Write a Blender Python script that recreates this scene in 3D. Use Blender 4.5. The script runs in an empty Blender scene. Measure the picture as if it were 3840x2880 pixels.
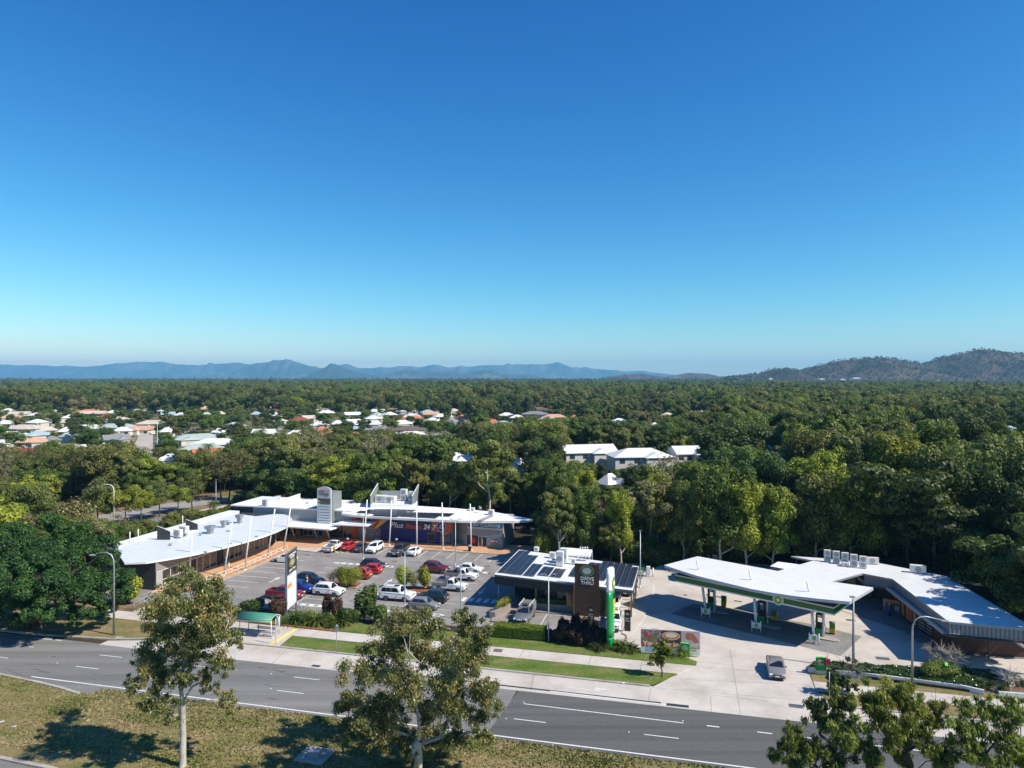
import bpy, bmesh, math, random
import numpy as np
from mathutils import Vector, Matrix, Euler, noise
R = random.Random(7)
SC = bpy.context.scene
COL = SC.collection
# ---------------------------------------------------------------- survey: the ground seen from a level camera 31.5 m up
F = 2700.0; H = 31.5
A = math.radians(-14.2)                       # bearing of the main road
UX, UY = math.cos(A), math.sin(A)
def W(u, v, z=0.0):                            # road frame -> world
    return Vector((u*UX - v*UY, u*UY + v*UX, z))
def at(px, py, z=0.0):                         # surveyed point (photo pixel, known height) -> world
    Y = F*(H - z)/(py - 1416.0); return Vector(((px-1920)*Y/F, Y, z))
def atY(px, py, Y):
    return Vector(((px-1920)*Y/F, Y, H-(py-1416.0)*Y/F))
def uv(p): return (p[0]*UX + p[1]*UY, -p[0]*UY + p[1]*UX)
def rad(d): return math.radians(d)

# ---------------------------------------------------------------- materials
MATS = {}
def _new(name):
    m = bpy.data.materials.new(name); m.use_nodes = True; nt = m.node_tree; nt.nodes.clear()
    out = nt.nodes.new('ShaderNodeOutputMaterial'); b = nt.nodes.new('ShaderNodeBsdfPrincipled')
    nt.links.new(b.outputs[0], out.inputs[0]); MATS[name] = m
    return m, nt, b
def node(nt, t, **k):
    n = nt.nodes.new(t)
    for a, v in k.items():
        if a in n.inputs: n.inputs[a].default_value = v
        else: setattr(n, a, v)
    return n
def c4(c): return (c[0], c[1], c[2], 1.0)
def mat(name, col, rough=0.6, metal=0.0, var=0.0, scale=3.0, spec=0.5, bump=0.0, bscale=40.0, coat=0.0, detail=4.0, obj=False):
    """plain surface with optional mottling and fine bump"""
    if name in MATS: return MATS[name]
    m, nt, b = _new(name); L = nt.links.new
    b.inputs['Roughness'].default_value = rough; b.inputs['Metallic'].default_value = metal
    b.inputs['Specular IOR Level'].default_value = spec; b.inputs['Coat Weight'].default_value = coat
    if var > 0:
        tc = node(nt, 'ShaderNodeTexCoord'); nz = node(nt, 'ShaderNodeTexNoise', Scale=scale, Detail=detail, Roughness=0.6)
        L(tc.outputs['Object'], nz.inputs['Vector'])
        mr = node(nt, 'ShaderNodeMapRange'); mr.inputs[1].default_value = .25; mr.inputs[2].default_value = .75
        mr.inputs[3].default_value = 1-var; mr.inputs[4].default_value = 1+var*.6
        L(nz.outputs['Fac'], mr.inputs[0])
        mx = node(nt, 'ShaderNodeMix', data_type='RGBA', blend_type='MULTIPLY'); mx.inputs[0].default_value = 1
        mx.inputs[6].default_value = c4(col); L(mr.outputs[0], mx.inputs[7]); L(mx.outputs[2], b.inputs['Base Color'])
    else: b.inputs['Base Color'].default_value = c4(col)
    if bump > 0:
        tc = node(nt, 'ShaderNodeTexCoord'); nz = node(nt, 'ShaderNodeTexNoise', Scale=bscale, Detail=3.0)
        L(tc.outputs['Object'], nz.inputs['Vector']); bp = node(nt, 'ShaderNodeBump', Strength=bump, Distance=.02)
        L(nz.outputs['Fac'], bp.inputs['Height']); L(bp.outputs[0], b.inputs['Normal'])
    return m
def ribbed(name, col, period=0.2, axis='X', rough=.35, depth=.35, metal=0.0, var=.06, rot=0.0, dark=.8):
    """sheet metal with ribs: fine dark lines and a bump along one axis of the part"""
    if name in MATS: return MATS[name]
    m, nt, b = _new(name); L = nt.links.new
    tc = node(nt, 'ShaderNodeTexCoord'); mp = node(nt, 'ShaderNodeMapping'); mp.inputs['Rotation'].default_value = (0, 0, rot)
    L(tc.outputs['Object'], mp.inputs[0]); sx = node(nt, 'ShaderNodeSeparateXYZ'); L(mp.outputs[0], sx.inputs[0])
    mt = node(nt, 'ShaderNodeMath', operation='MULTIPLY'); L(sx.outputs[axis], mt.inputs[0]); mt.inputs[1].default_value = 6.28318/period
    sn = node(nt, 'ShaderNodeMath', operation='SINE'); L(mt.outputs[0], sn.inputs[0])
    mr = node(nt, 'ShaderNodeMapRange'); mr.inputs[1].default_value = -1; mr.inputs[2].default_value = -.3
    mr.inputs[3].default_value = dark; mr.inputs[4].default_value = 1; L(sn.outputs[0], mr.inputs[0])
    nz = node(nt, 'ShaderNodeTexNoise', Scale=.7, Detail=6.0, Roughness=.65); L(tc.outputs['Object'], nz.inputs['Vector'])
    m2 = node(nt, 'ShaderNodeMapRange'); m2.inputs[1].default_value = .3; m2.inputs[2].default_value = .7
    m2.inputs[3].default_value = 1-var; m2.inputs[4].default_value = 1; L(nz.outputs['Fac'], m2.inputs[0])
    mu = node(nt, 'ShaderNodeMath', operation='MULTIPLY'); L(mr.outputs[0], mu.inputs[0]); L(m2.outputs[0], mu.inputs[1])
    mx = node(nt, 'ShaderNodeMix', data_type='RGBA', blend_type='MULTIPLY'); mx.inputs[0].default_value = 1
    mx.inputs[6].default_value = c4(col); L(mu.outputs[0], mx.inputs[7]); L(mx.outputs[2], b.inputs['Base Color'])
    bp = node(nt, 'ShaderNodeBump', Strength=depth, Distance=.03); L(sn.outputs[0], bp.inputs['Height']); L(bp.outputs[0], b.inputs['Normal'])
    b.inputs['Roughness'].default_value = rough; b.inputs['Metallic'].default_value = metal
    return m
def ground_mat(name, cols, scale, rough=.9, fine=60.0, fineamt=.25, stretch=None, rot=None, patch=None, bump=.3, dirt=None):
    """ground: large patches blending between colours, fine grain, optional stretch along the road"""
    m, nt, b = _new(name); L = nt.links.new
    tc = node(nt, 'ShaderNodeTexCoord'); mp = node(nt, 'ShaderNodeMapping')
    mp.inputs['Rotation'].default_value = (0, 0, -A if rot is None else rot)
    if stretch: mp.inputs['Scale'].default_value = stretch
    L(tc.outputs['Object'], mp.inputs[0])
    n1 = node(nt, 'ShaderNodeTexNoise', Scale=scale, Detail=8.0, Roughness=.62); L(mp.outputs[0], n1.inputs['Vector'])
    cr = node(nt, 'ShaderNodeValToRGB'); e = cr.color_ramp.elements
    n = len(cols); e[0].position = .3; e[0].color = c4(cols[0]); e[1].position = .7; e[1].color = c4(cols[-1])
    for i in range(1, n-1):
        x = e.new(.3+.4*i/(n-1)); x.color = c4(cols[i])
    L(n1.outputs['Fac'], cr.inputs[0])
    n2 = node(nt, 'ShaderNodeTexNoise', Scale=fine, Detail=5.0, Roughness=.7); L(tc.outputs['Object'], n2.inputs['Vector'])
    mr = node(nt, 'ShaderNodeMapRange'); mr.inputs[1].default_value = .25; mr.inputs[2].default_value = .75
    mr.inputs[3].default_value = 1-fineamt; mr.inputs[4].default_value = 1+fineamt; L(n2.outputs['Fac'], mr.inputs[0])
    mx = node(nt, 'ShaderNodeMix', data_type='RGBA', blend_type='MULTIPLY'); mx.inputs[0].default_value = 1
    L(cr.outputs[0], mx.inputs[6]); L(mr.outputs[0], mx.inputs[7]); last = mx.outputs[2]
    if dirt:                                   # irregular dark stains / repairs with a shape of their own
        n3 = node(nt, 'ShaderNodeTexNoise', Scale=dirt[0], Detail=5.0, Roughness=.7, Distortion=.6); L(mp.outputs[0], n3.inputs['Vector'])
        m3 = node(nt, 'ShaderNodeMapRange'); m3.inputs[1].default_value = .56; m3.inputs[2].default_value = .72
        m3.inputs[3].default_value = 1; m3.inputs[4].default_value = dirt[1]; L(n3.outputs['Fac'], m3.inputs[0])
        mx3 = node(nt, 'ShaderNodeMix', data_type='RGBA', blend_type='MULTIPLY'); mx3.inputs[0].default_value = 1
        L(last, mx3.inputs[6]); L(m3.outputs[0], mx3.inputs[7]); last = mx3.outputs[2]
    L(last, b.inputs['Base Color']); b.inputs['Roughness'].default_value = rough
    b.inputs['Specular IOR Level'].default_value = .25
    bp = node(nt, 'ShaderNodeBump', Strength=bump, Distance=.03); L(n2.outputs['Fac'], bp.inputs['Height']); L(bp.outputs[0], b.inputs['Normal'])
    return m
def leaf_mat(name, dark, mid, light, rough=.55, trans=.25, hue=.02, spec=.3):
    """foliage: each leaf carries its own tint, each plant its own slight shift"""
    m, nt, b = _new(name); L = nt.links.new
    at_ = node(nt, 'ShaderNodeAttribute', attribute_name='tint')
    cr = node(nt, 'ShaderNodeValToRGB'); e = cr.color_ramp.elements
    e[0].position = 0; e[0].color = c4(dark); e[1].position = 1; e[1].color = c4(light); x = e.new(.5); x.color = c4(mid)
    L(at_.outputs['Fac'], cr.inputs[0])
    oi = node(nt, 'ShaderNodeObjectInfo'); hs = node(nt, 'ShaderNodeHueSaturation')
    m1 = node(nt, 'ShaderNodeMapRange'); m1.inputs[3].default_value = .5-hue; m1.inputs[4].default_value = .5+hue
    m2 = node(nt, 'ShaderNodeMapRange'); m2.inputs[3].default_value = .8; m2.inputs[4].default_value = 1.25
    L(oi.outputs['Random'], m1.inputs[0]); fr = node(nt, 'ShaderNodeMath', operation='MULTIPLY'); fr.inputs[1].default_value = 7.31
    L(oi.outputs['Random'], fr.inputs[0]); f2 = node(nt, 'ShaderNodeMath', operation='FRACT'); L(fr.outputs[0], f2.inputs[0]); L(f2.outputs[0], m2.inputs[0])
    L(m1.outputs[0], hs.inputs['Hue']); L(m2.outputs[0], hs.inputs['Value']); L(cr.outputs[0], hs.inputs['Color'])
    L(hs.outputs[0], b.inputs['Base Color']); b.inputs['Roughness'].default_value = rough; b.inputs['Specular IOR Level'].default_value = spec
    if trans > 0:
        tr = node(nt, 'ShaderNodeBsdfTranslucent'); mixc = node(nt, 'ShaderNodeMix', data_type='RGBA', blend_type='MULTIPLY'); mixc.inputs[0].default_value = 1
        L(hs.outputs[0], mixc.inputs[6]); mixc.inputs[7].default_value = (1.5, 1.6, .5, 1); L(mixc.outputs[2], tr.inputs[0])
        ms = node(nt, 'ShaderNodeMixShader'); ms.inputs[0].default_value = trans
        L(b.outputs[0], ms.inputs[1]); L(tr.outputs[0], ms.inputs[2])
        out = [n for n in nt.nodes if n.type == 'OUTPUT_MATERIAL'][0]; L(ms.outputs[0], out.inputs[0])
    return m

# ---------------------------------------------------------------- meshes
class MB:
    """collects shapes, then links them as ONE mesh object"""
    def __init__(s): s.v = []; s.f = []; s.mi = []; s.sm = []; s.M = Matrix()
    def pts(s, ps): 
        n = len(s.v); s.v += [tuple(s.M @ Vector(p)) for p in ps]; return n
    def face(s, idx, m=0, sm=False): s.f.append(tuple(idx)); s.mi.append(m); s.sm.append(sm)
    def poly(s, ps, m=0): n = s.pts(ps); s.face(range(n, n+len(ps)), m)
    def box(s, c, d, m=0, rz=0.0, taper=1.0):
        x, y, z = d[0]/2, d[1]/2, d[2]/2; cs, sn = math.cos(rz), math.sin(rz); P = []
        for k, zz in ((1.0, -z), (taper, z)):
            for a, b in ((-1, -1), (1, -1), (1, 1), (-1, 1)):
                X, Y_ = a*x*k, b*y*k; P.append((c[0]+X*cs-Y_*sn, c[1]+X*sn+Y_*cs, c[2]+zz))
        n = s.pts(P)
        for q in ((3, 2, 1, 0), (4, 5, 6, 7), (0, 1, 5, 4), (1, 2, 6, 5), (2, 3, 7, 6), (3, 0, 4, 7)): s.face([n+i for i in q], m)
    def b2(s, lo, hi, m=0): s.box([(lo[i]+hi[i])/2 for i in range(3)], [abs(hi[i]-lo[i]) for i in range(3)], m)
    def prism(s, ps, z0, z1, m=0, mtop=None, top=True, bot=True):
        k = len(ps); zt = z1 if hasattr(z1, '__len__') else [z1]*k; zb = z0 if hasattr(z0, '__len__') else [z0]*k
        ar = sum(ps[i][0]*ps[(i+1) % k][1]-ps[(i+1) % k][0]*ps[i][1] for i in range(k))
        if ar < 0: ps = ps[::-1]; zt = zt[::-1]; zb = zb[::-1]
        n = s.pts([(p[0], p[1], zb[i]) for i, p in enumerate(ps)]+[(p[0], p[1], zt[i]) for i, p in enumerate(ps)])
        if bot: s.face([n+i for i in range(k)][::-1], m)
        if top: s.face([n+k+i for i in range(k)], m if mtop is None else mtop)
        for i in range(k): j = (i+1) % k; s.face((n+i, n+j, n+k+j, n+k+i), m)
    def tube(s, path, r, n=8, m=0, sm=True, cap=True):
        path = [Vector(p) for p in path]; rs = r if hasattr(r, '__len__') else [r]*len(path); up = Vector((.13, .31, .94)); base = None
        rings = []
        for i, p in enumerate(path):
            t = (path[min(i+1, len(path)-1)]-path[max(i-1, 0)]).normalized()
            a = up.cross(t); a = a.normalized() if a.length > 1e-4 else Vector((1, 0, 0)); 
            if rings and a.dot(la) < 0: a = -a
            la = a; b = t.cross(a)
            rings.append(s.pts([p+(a*math.cos(2*math.pi*k/n)+b*math.sin(2*math.pi*k/n))*rs[i] for k in range(n)]))
        for i in range(len(rings)-1):
            for k in range(n):
                k2 = (k+1) % n; s.face((rings[i]+k, rings[i]+k2, rings[i+1]+k2, rings[i+1]+k), m, sm)
        if cap:
            s.face([rings[0]+k for k in range(n)][::-1], m); s.face([rings[-1]+k for k in range(n)], m)
    def lathe(s, prof, c=(0, 0, 0), n=16, m=0, ax='Z', sm=True):
        rings = []
        for (r, h) in prof:
            ps = []
            for k in range(n):
                a = 2*math.pi*k/n; x, y = r*math.cos(a), r*math.sin(a)
                p = (x, y, h) if ax == 'Z' else ((h, x, y) if ax == 'X' else (x, h, y))
                ps.append((c[0]+p[0], c[1]+p[1], c[2]+p[2]))
            rings.append(s.pts(ps))
        fl = (ax == 'Y')
        for i in range(len(rings)-1):
            for k in range(n):
                k2 = (k+1) % n; q = (rings[i]+k, rings[i]+k2, rings[i+1]+k2, rings[i+1]+k); s.face(q[::-1] if fl else q, m, sm)
        for rg, rv in ((rings[0], not fl), (rings[-1], fl)):
            q = [rg+k for k in range(n)]; s.face(q[::-1] if rv else q, m)
    def build(s, name, mats, parent=None, bevel=0.0):
        me = bpy.data.meshes.new(name); me.from_pydata(s.v, [], s.f)
        ms = mats if isinstance(mats, (list, tuple)) else [mats]
        for m in ms: me.materials.append(m)
        me.polygons.foreach_set('material_index', s.mi); me.polygons.foreach_set('use_smooth', s.sm); me.update()
        if bevel > 0:
            bm = bmesh.new(); bm.from_mesh(me); bmesh.ops.remove_doubles(bm, verts=bm.verts, dist=1e-5)
            es = [e for e in bm.edges if len(e.link_faces) == 2 and e.calc_face_angle(0) > .5]
            bmesh.ops.bevel(bm, geom=es, offset=bevel, segments=2, affect='EDGES', clamp_overlap=True); bm.to_mesh(me); bm.free()
        return link(bpy.data.objects.new(name, me), parent)
def link(o, parent=None):
    COL.objects.link(o)
    if parent is not None: o.parent = parent
    return o
def tag(o, label=None, cat=None, group=None, kind=None):
    if label: o['label'] = label
    if cat: o['category'] = cat
    if group: o['group'] = group
    if kind: o['kind'] = kind
    return o
def thing(name, label, cat, loc=(0, 0, 0), rz=0.0, group=None):
    o = bpy.data.objects.new(name, None); o.empty_display_size = .3; COL.objects.link(o); o.location = loc; o.rotation_euler = (0, 0, rz)
    return tag(o, label, cat, group)
def copy_tree(o, parent=None, kids=None):
    if kids is None:
        kids = {}
        for x in COL.objects:
            if x.parent: kids.setdefault(x.parent.name, []).append(x)
    c = o.copy(); COL.objects.link(c); c.parent = parent
    for ch in kids.get(o.name, []): copy_tree(ch, c, kids)
    return c
def struct(name, mb, mats, **k): o = mb.build(name, mats, **k); o['kind'] = 'structure'; return o
def sheet(name, poly, z, m, kind='structure'):
    """a flat ground sheet given by its outline"""
    mb = MB(); k = len(poly); ar = sum(poly[i][0]*poly[(i+1) % k][1]-poly[(i+1) % k][0]*poly[i][1] for i in range(k))
    if ar < 0: poly = poly[::-1]
    mb.poly([(p[0], p[1], z) for p in poly]); o = mb.build(name, m); o['kind'] = kind; return o
def rectW(u0, u1, v0, v1): return [W(u0, v0), W(u1, v0), W(u1, v1), W(u0, v1)]
def text(name, s, size, m, parent, loc, rot=(math.pi/2, 0, 0), ext=.02, align='CENTER', shear=0.0, bold=0.0, sx=1.0, space=1.0):
    cu = bpy.data.curves.new(name, 'FONT'); cu.body = s; cu.size = size; cu.extrude = ext; cu.align_x = align; cu.align_y = 'CENTER'
    cu.shear = shear; cu.offset = bold; cu.resolution_u = 3; cu.space_character = space
    o = bpy.data.objects.new(name, cu); COL.objects.link(o); dg = bpy.context.evaluated_depsgraph_get()
    me = bpy.data.meshes.new_from_object(o.evaluated_get(dg)); COL.objects.unlink(o); bpy.data.objects.remove(o)
    me.materials.clear(); me.materials.append(m); o = bpy.data.objects.new(name, me); link(o, parent); o.location = loc; o.rotation_euler = rot; o.scale = (sx, 1, 1)
    return o
# ---------------------------------------------------------------- camera, sky, sun
cam = bpy.data.cameras.new('camera'); co = bpy.data.objects.new('camera', cam); COL.objects.link(co)
co.location = (0, 0, H); co.rotation_euler = (rad(90), 0, 0)
cam.sensor_width = 36.0; cam.lens = 36.0*F/3840.0; cam.shift_y = -24/3840.0; cam.clip_end = 60000; cam.clip_start = .5
SC.camera = co
SUN_EL = rad(45.0); sd = Vector((.923*math.cos(SUN_EL), -.385*math.cos(SUN_EL), math.sin(SUN_EL)))
SKYP = dict(strength=.105, air=1.0, dust=0.2, ozone=4.0)
wd = bpy.data.worlds.new('World'); SC.world = wd; wd.use_nodes = True; nt = wd.node_tree; nt.nodes.clear()
sky = nt.nodes.new('ShaderNodeTexSky'); sky.sky_type = 'NISHITA'; sky.sun_disc = False; sky.sun_elevation = SUN_EL
sky.sun_rotation = math.atan2(sd.x, sd.y); sky.air_density = SKYP['air']; sky.dust_density = SKYP['dust']; sky.ozone_density = SKYP['ozone']; sky.altitude = 40
bg = nt.nodes.new('ShaderNodeBackground'); bg.inputs[1].default_value = SKYP['strength']; ow = nt.nodes.new('ShaderNodeOutputWorld')
EXPO = 0.42; kk = SKYP['strength']*2**EXPO       # the camera's rendering of the clear sky: deeper blue overhead
sp = nt.nodes.new('ShaderNodeSeparateColor'); cb = nt.nodes.new('ShaderNodeCombineColor'); nt.links.new(sky.outputs[0], sp.inputs[0])
for ch, (am, pw_) in enumerate(((1.22, 2.1), (1.14, 1.43), (1.08, 1.0))):
    p1 = nt.nodes.new('ShaderNodeMath'); p1.operation = 'POWER'; p1.inputs[1].default_value = pw_; m1 = nt.nodes.new('ShaderNodeMath'); m1.operation = 'MULTIPLY'; m1.inputs[1].default_value = am*kk**(pw_-1)
    nt.links.new(sp.outputs[ch], p1.inputs[0]); nt.links.new(p1.outputs[0], m1.inputs[0]); nt.links.new(m1.outputs[0], cb.inputs[ch])
nt.links.new(cb.outputs[0], bg.inputs[0]); nt.links.new(bg.outputs[0], ow.inputs[0])
sl = bpy.data.lights.new('sun', 'SUN'); sl.energy = 5.0; sl.angle = rad(.53); sl.color = (1.0, .925, .80)
so = bpy.data.objects.new('sun', sl); COL.objects.link(so); so.rotation_euler = sd.to_track_quat('Z', 'Y').to_euler()
SC.view_settings.view_transform = 'Standard'; SC.view_settings.look = 'None'; SC.view_settings.exposure = EXPO; SC.view_settings.gamma = 1.0
SC.cycles.use_denoising = True; SC.cycles.max_bounces = 6; SC.cycles.diffuse_bounces = 2; SC.cycles.glossy_bounces = 2; SC.cycles.transmission_bounces = 2
SC.cycles.transparent_max_bounces = 6; SC.cycles.volume_bounces = 0; SC.cycles.caustics_reflective = False; SC.cycles.caustics_refractive = False
SC.cycles.sample_clamp_indirect = 6.0; SC.cycles.volume_max_steps = 64
SC.render.use_persistent_data = False

# ---------------------------------------------------------------- terrain to the horizon
gm = ground_mat('far_plain', [(.02, .034, .010), (.035, .05, .016), (.07, .07, .03)], .01, fine=.6, fineamt=.4, bump=.1)
mb = MB(); mb.poly([(-16000, -60, -.02), (16000, -60, -.02), (16000, 16450, -.02), (-16000, 16450, -.02)]); struct('ground', mb, gm)

def ridge(name, D, crest, depth, m, seed, rough=.30, ext=0, segs=None, foot=0.0):
    xs = [p[0] for p in crest]; n = segs or int((xs[-1]-xs[0])/6)+1; ny = 26; V = []
    for j in range(ny+1):
        t = j/ny; d = D + depth*(t-.45)*1.0
        for i in range(n+1):
            px = xs[0]+(xs[-1]-xs[0])*i/n; py = np.interp(px, xs, [p[1] for p in crest])
            x = (px-1920)*D/F; hc = H+(1416-py)*D/F
            prof = max(0, 1-abs(t-.45)/(.45 if t < .45 else .55))**.9
            nv = noise.fractal(Vector((x/depth*5+seed, d/depth*4, seed)), 1.0, 2.2, 5)
            sp = noise.fractal(Vector((x/depth*9+seed, seed*2, .3)), 1.0, 2.0, 3)
            z = hc*prof*(1+rough*nv*(1-prof**4)*2.0 + .5*sp*(1-prof**3)*prof) + (nv*.03*hc if prof > .9 else 0)
            V.append(((px-1920)*d/F*0+x, d, max(z, -3)))
    Fc = [(j*(n+1)+i, j*(n+1)+i+1, (j+1)*(n+1)+i+1, (j+1)*(n+1)+i) for j in range(ny) for i in range(n)]
    me = bpy.data.meshes.new(name); me.from_pydata(V, [], Fc); me.materials.append(m); me.polygons.foreach_set('use_smooth', [True]*len(Fc))
    o = link(bpy.data.objects.new(name, me)); o['kind'] = 'structure'; return o
farm = ground_mat('range_bush', [(.015, .03, .025), (.05, .065, .05), (.15, .14, .11)], .0022, fine=.008, fineamt=.55, bump=0)
midm = ground_mat('hill_bush', [(.03, .028, .02), (.06, .05, .036), (.12, .085, .058)], .006, fine=.08, fineamt=.7, bump=0)
ridge('mountain_range', 15500, [(-400, 1372), (0, 1366), (160, 1370), (330, 1374), (420, 1364), (520, 1358), (600, 1357), (680, 1366), (760, 1368), (840, 1361), (882, 1357), (950, 1366), (1050, 1372), (1205, 1379), (1260, 1370), (1308, 1365), (1345, 1378), (1400, 1381), (1500, 1372), (1570, 1373), (1630, 1367), (1680, 1376), (1750, 1372), (1800, 1371), (1850, 1367), (1900, 1369), (1960, 1367), (2000, 1365), (2060, 1362), (2105, 1362), (2140, 1374), (2180, 1380), (2260, 1384), (2330, 1391), (2400, 1389), (2440, 1395), (2530, 1404), (2640, 1414)], 1500, farm, 3.1)
ridge('mountain', 12500, [(700, 1414), (800, 1404), (880, 1392), (930, 1375), (960, 1364), (1010, 1357), (1035, 1350), (1066, 1346), (1085, 1349), (1110, 1358), (1140, 1366), (1190, 1377), (1240, 1384), (1330, 1398), (1440, 1410)], 1500, farm, 8.4, segs=200)
ridge('dark_mountain', 9500, [(1130, 1414), (1180, 1397), (1215, 1380), (1243, 1370), (1272, 1371), (1300, 1383), (1340, 1396), (1400, 1403), (1470, 1400), (1500, 1394), (1530, 1385), (1590, 1392), (1640, 1394), (1690, 1391), (1740, 1400), (1790, 1388), (1850, 1392), (1880, 1402), (1960, 1400), (2040, 1414)], 1100, farm, 5.5, segs=200)
ridge('low_hills', 5200, [(2260, 1414), (2320, 1406), (2345, 1403), (2365, 1406), (2410, 1398), (2450, 1407), (2500, 1412), (2545, 1405), (2585, 1398), (2620, 1400), (2650, 1402), (2690, 1411), (2730, 1413), (2790, 1410), (2850, 1414)], 700, midm, 2.2, segs=120)
HILLS = ridge('hills', 3000, [(2720, 1416), (2780, 1410), (2850, 1398), (2890, 1385), (2945, 1377), (3000, 1385), (3040, 1378), (3080, 1366), (3140, 1351), (3200, 1348), (3245, 1343), (3280, 1337), (3340, 1340), (3400, 1348), (3480, 1364), (3540, 1350), (3600, 1336), (3640, 1322), (3670, 1316), (3720, 1320), (3840, 1331), (3950, 1345), (4150, 1380), (4400, 1410)], 900, midm, 6.6, segs=220)

# the air: one closed box of even haze round everything
hz = bpy.data.materials.new('air'); hz.use_nodes = True; nt = hz.node_tree; nt.nodes.clear()
o_ = nt.nodes.new('ShaderNodeOutputMaterial'); pv = nt.nodes.new('ShaderNodeVolumePrincipled')
pv.inputs['Color'].default_value = (.26, .66, 1.0, 1); pv.inputs['Density'].default_value = 8.0e-5; pv.inputs['Anisotropy'].default_value = .0
nt.links.new(pv.outputs[0], o_.inputs['Volume'])
mb = MB(); mb.b2((-17000, -400, -6), (17000, 16500, 400)); hb = mb.build('haze', hz); hb['kind'] = 'stuff'; hb['label'] = 'pale blue haze fading the distant ranges'
HAZE = hb
# ================================================================ ground surfaces
asph = ground_mat('old_asphalt', [(.125, .12, .115), (.18, .175, .168), (.235, .228, .218)], .42, fine=5.0, fineamt=.2, stretch=(.012, 1.3, 1), bump=.15, dirt=(.25, .72))
asph2 = ground_mat('new_asphalt', [(.075, .075, .073), (.105, .104, .102), (.135, .133, .13)], .45, fine=5.0, fineamt=.2, stretch=(.012, 1.2, 1), bump=.15, dirt=(.3, .8))
park = ground_mat('parking_asphalt', [(.19, .176, .163), (.245, .228, .212), (.30, .28, .262)], .22, fine=3.0, fineamt=.16, bump=.12, dirt=(.28, .78))
conc = ground_mat('pale_concrete', [(.40, .355, .31), (.50, .45, .40), (.57, .525, .475)], .22, fine=3.5, fineamt=.08, bump=.08, dirt=(.33, .86))
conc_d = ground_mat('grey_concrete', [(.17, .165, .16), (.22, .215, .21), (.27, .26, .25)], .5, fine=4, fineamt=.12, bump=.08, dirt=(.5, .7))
kerbm = ground_mat('kerb_concrete', [(.25, .23, .20), (.36, .33, .29), (.44, .41, .37)], .6, fine=5, fineamt=.2, bump=.1)
terra = ground_mat('terracotta_paving', [(.43, .235, .125), (.53, .31, .175), (.60, .38, .23)], .25, fine=6, fineamt=.12, bump=.1)
pave = ground_mat('brown_paving', [(.22, .18, .15), (.28, .24, .205), (.33, .29, .25)], .6, fine=6, fineamt=.15, bump=.1)
dirt_m = ground_mat('bare_soil', [(.12, .075, .045), (.19, .125, .08), (.26, .19, .13)], .4, fine=4, fineamt=.3, bump=.3)
mulch = ground_mat('red_mulch', [(.16, .05, .025), (.25, .08, .04), (.33, .12, .06)], 1.5, fine=20, fineamt=.4)
litter = ground_mat('leaf_litter', [(.025, .02, .012), (.05, .036, .02), (.085, .06, .034)], .12, fine=3, fineamt=.4)
def grass_mat(name, a, b, c, d, sc=.17):
    m = ground_mat(name, [a, b, c, d], sc, fine=4.5, fineamt=.5, stretch=(.55, 1.25, 1), bump=.8); return m
grass_dry = grass_mat('dry_grass', (.075, .105, .02), (.15, .14, .045), (.215, .165, .075), (.29, .215, .125), .32)
grass_lush = grass_mat('lush_grass', (.06, .115, .014), (.095, .145, .022), (.14, .155, .04), (.21, .18, .08), .5)
paint = mat('road_paint', (.72, .72, .69), .6, var=.25, scale=4)
ypaint = mat('yellow_paint', (.72, .50, .12), .6, var=.3, scale=3)
def ground_block(name, poly, z0, z1, m, kind='structure'):
    mb = MB(); mb.prism([(p[0], p[1]) for p in poly], z0, z1, bot=False); o = mb.build(name, m); o['kind'] = kind; return o
def strip(mb, pts, w, z, m=0):
    """painted band along a polyline"""
    for a, b in zip(pts[:-1], pts[1:]):
        a, b = Vector(a).to_2d(), Vector(b).to_2d(); d = (b-a).normalized(); n = Vector((-d.y, d.x))*w/2
        mb.poly([(*(a-n), z), (*(b-n), z), (*(b+n), z), (*(a+n), z)], m)
# whole local site: leaf litter below the bush, then the paved and planted areas
sheet('forest_floor', [(-330, 100), (330, 60), (420, 420), (-430, 420)], -.012, litter)
sheet('median_grass', rectW(-150, 110, 40, 60.45), .03, grass_dry)
sheet('road', rectW(-160, -17.3, 59.0, 70.6), .04, asph)
sheet('road_resurfaced', [W(-17.9, 59.0), W(120, 59.0), W(120, 70.6), W(-17.1, 70.6)], .044, asph2)
# irregular grass edge along the near side
rr = random.Random(3); pl = [W(-150, 44)]; 
for i in range(0, 521):
    u = -150+i*.5; base = 60.22 + .10*math.sin(u*.7)+.07*math.sin(u*2.3+1)+rr.uniform(-.05, .05)
    if u < -58: base = min(60.9, 59.0+(-58-u)*.17)
    pl.append(W(u, base))
pl.append(W(110, 44)); ground_block('median_verge', pl, -.02, .07, grass_dry)
mb = MB()                                   # kerb round the left nose of the median and the far-corner lane
kp = [(-150, 61.7), (-100, 61.6), (-80, 61.3), (-71.4, 60.75), (-66, 60.2), (-62, 59.6), (-59.2, 58.95)]
for (u0, v0), (u1, v1) in zip(kp[:-1], kp[1:]): mb.prism([W(u0, v0), W(u1, v1), W(u1, v1-.35), W(u0, v0-.35)], 0, .17)
struct('kerb', mb, kerbm)
ground_block('median_verge', [W(-150, 50), W(-59.2, 50), W(-59.2, 58.7), W(-62, 59.3), W(-66, 59.9), W(-71.4, 60.45), W(-80, 61), W(-150, 61.4)], 0, .10, grass_dry)
mb = MB(); kp = [(-90, 49.5), (-70, 48.2), (-60, 47.65), (-55.6, 47.45), (-50.4, 47.2), (-46, 46.6), (-40, 45.2)]
for (u0, v0), (u1, v1) in zip(kp[:-1], kp[1:]): mb.prism([W(u0, v0), W(u1, v1), W(u1, v1-.4), W(u0, v0-.4)], 0, .2)
struct('kerb', mb, kerbm)
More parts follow.
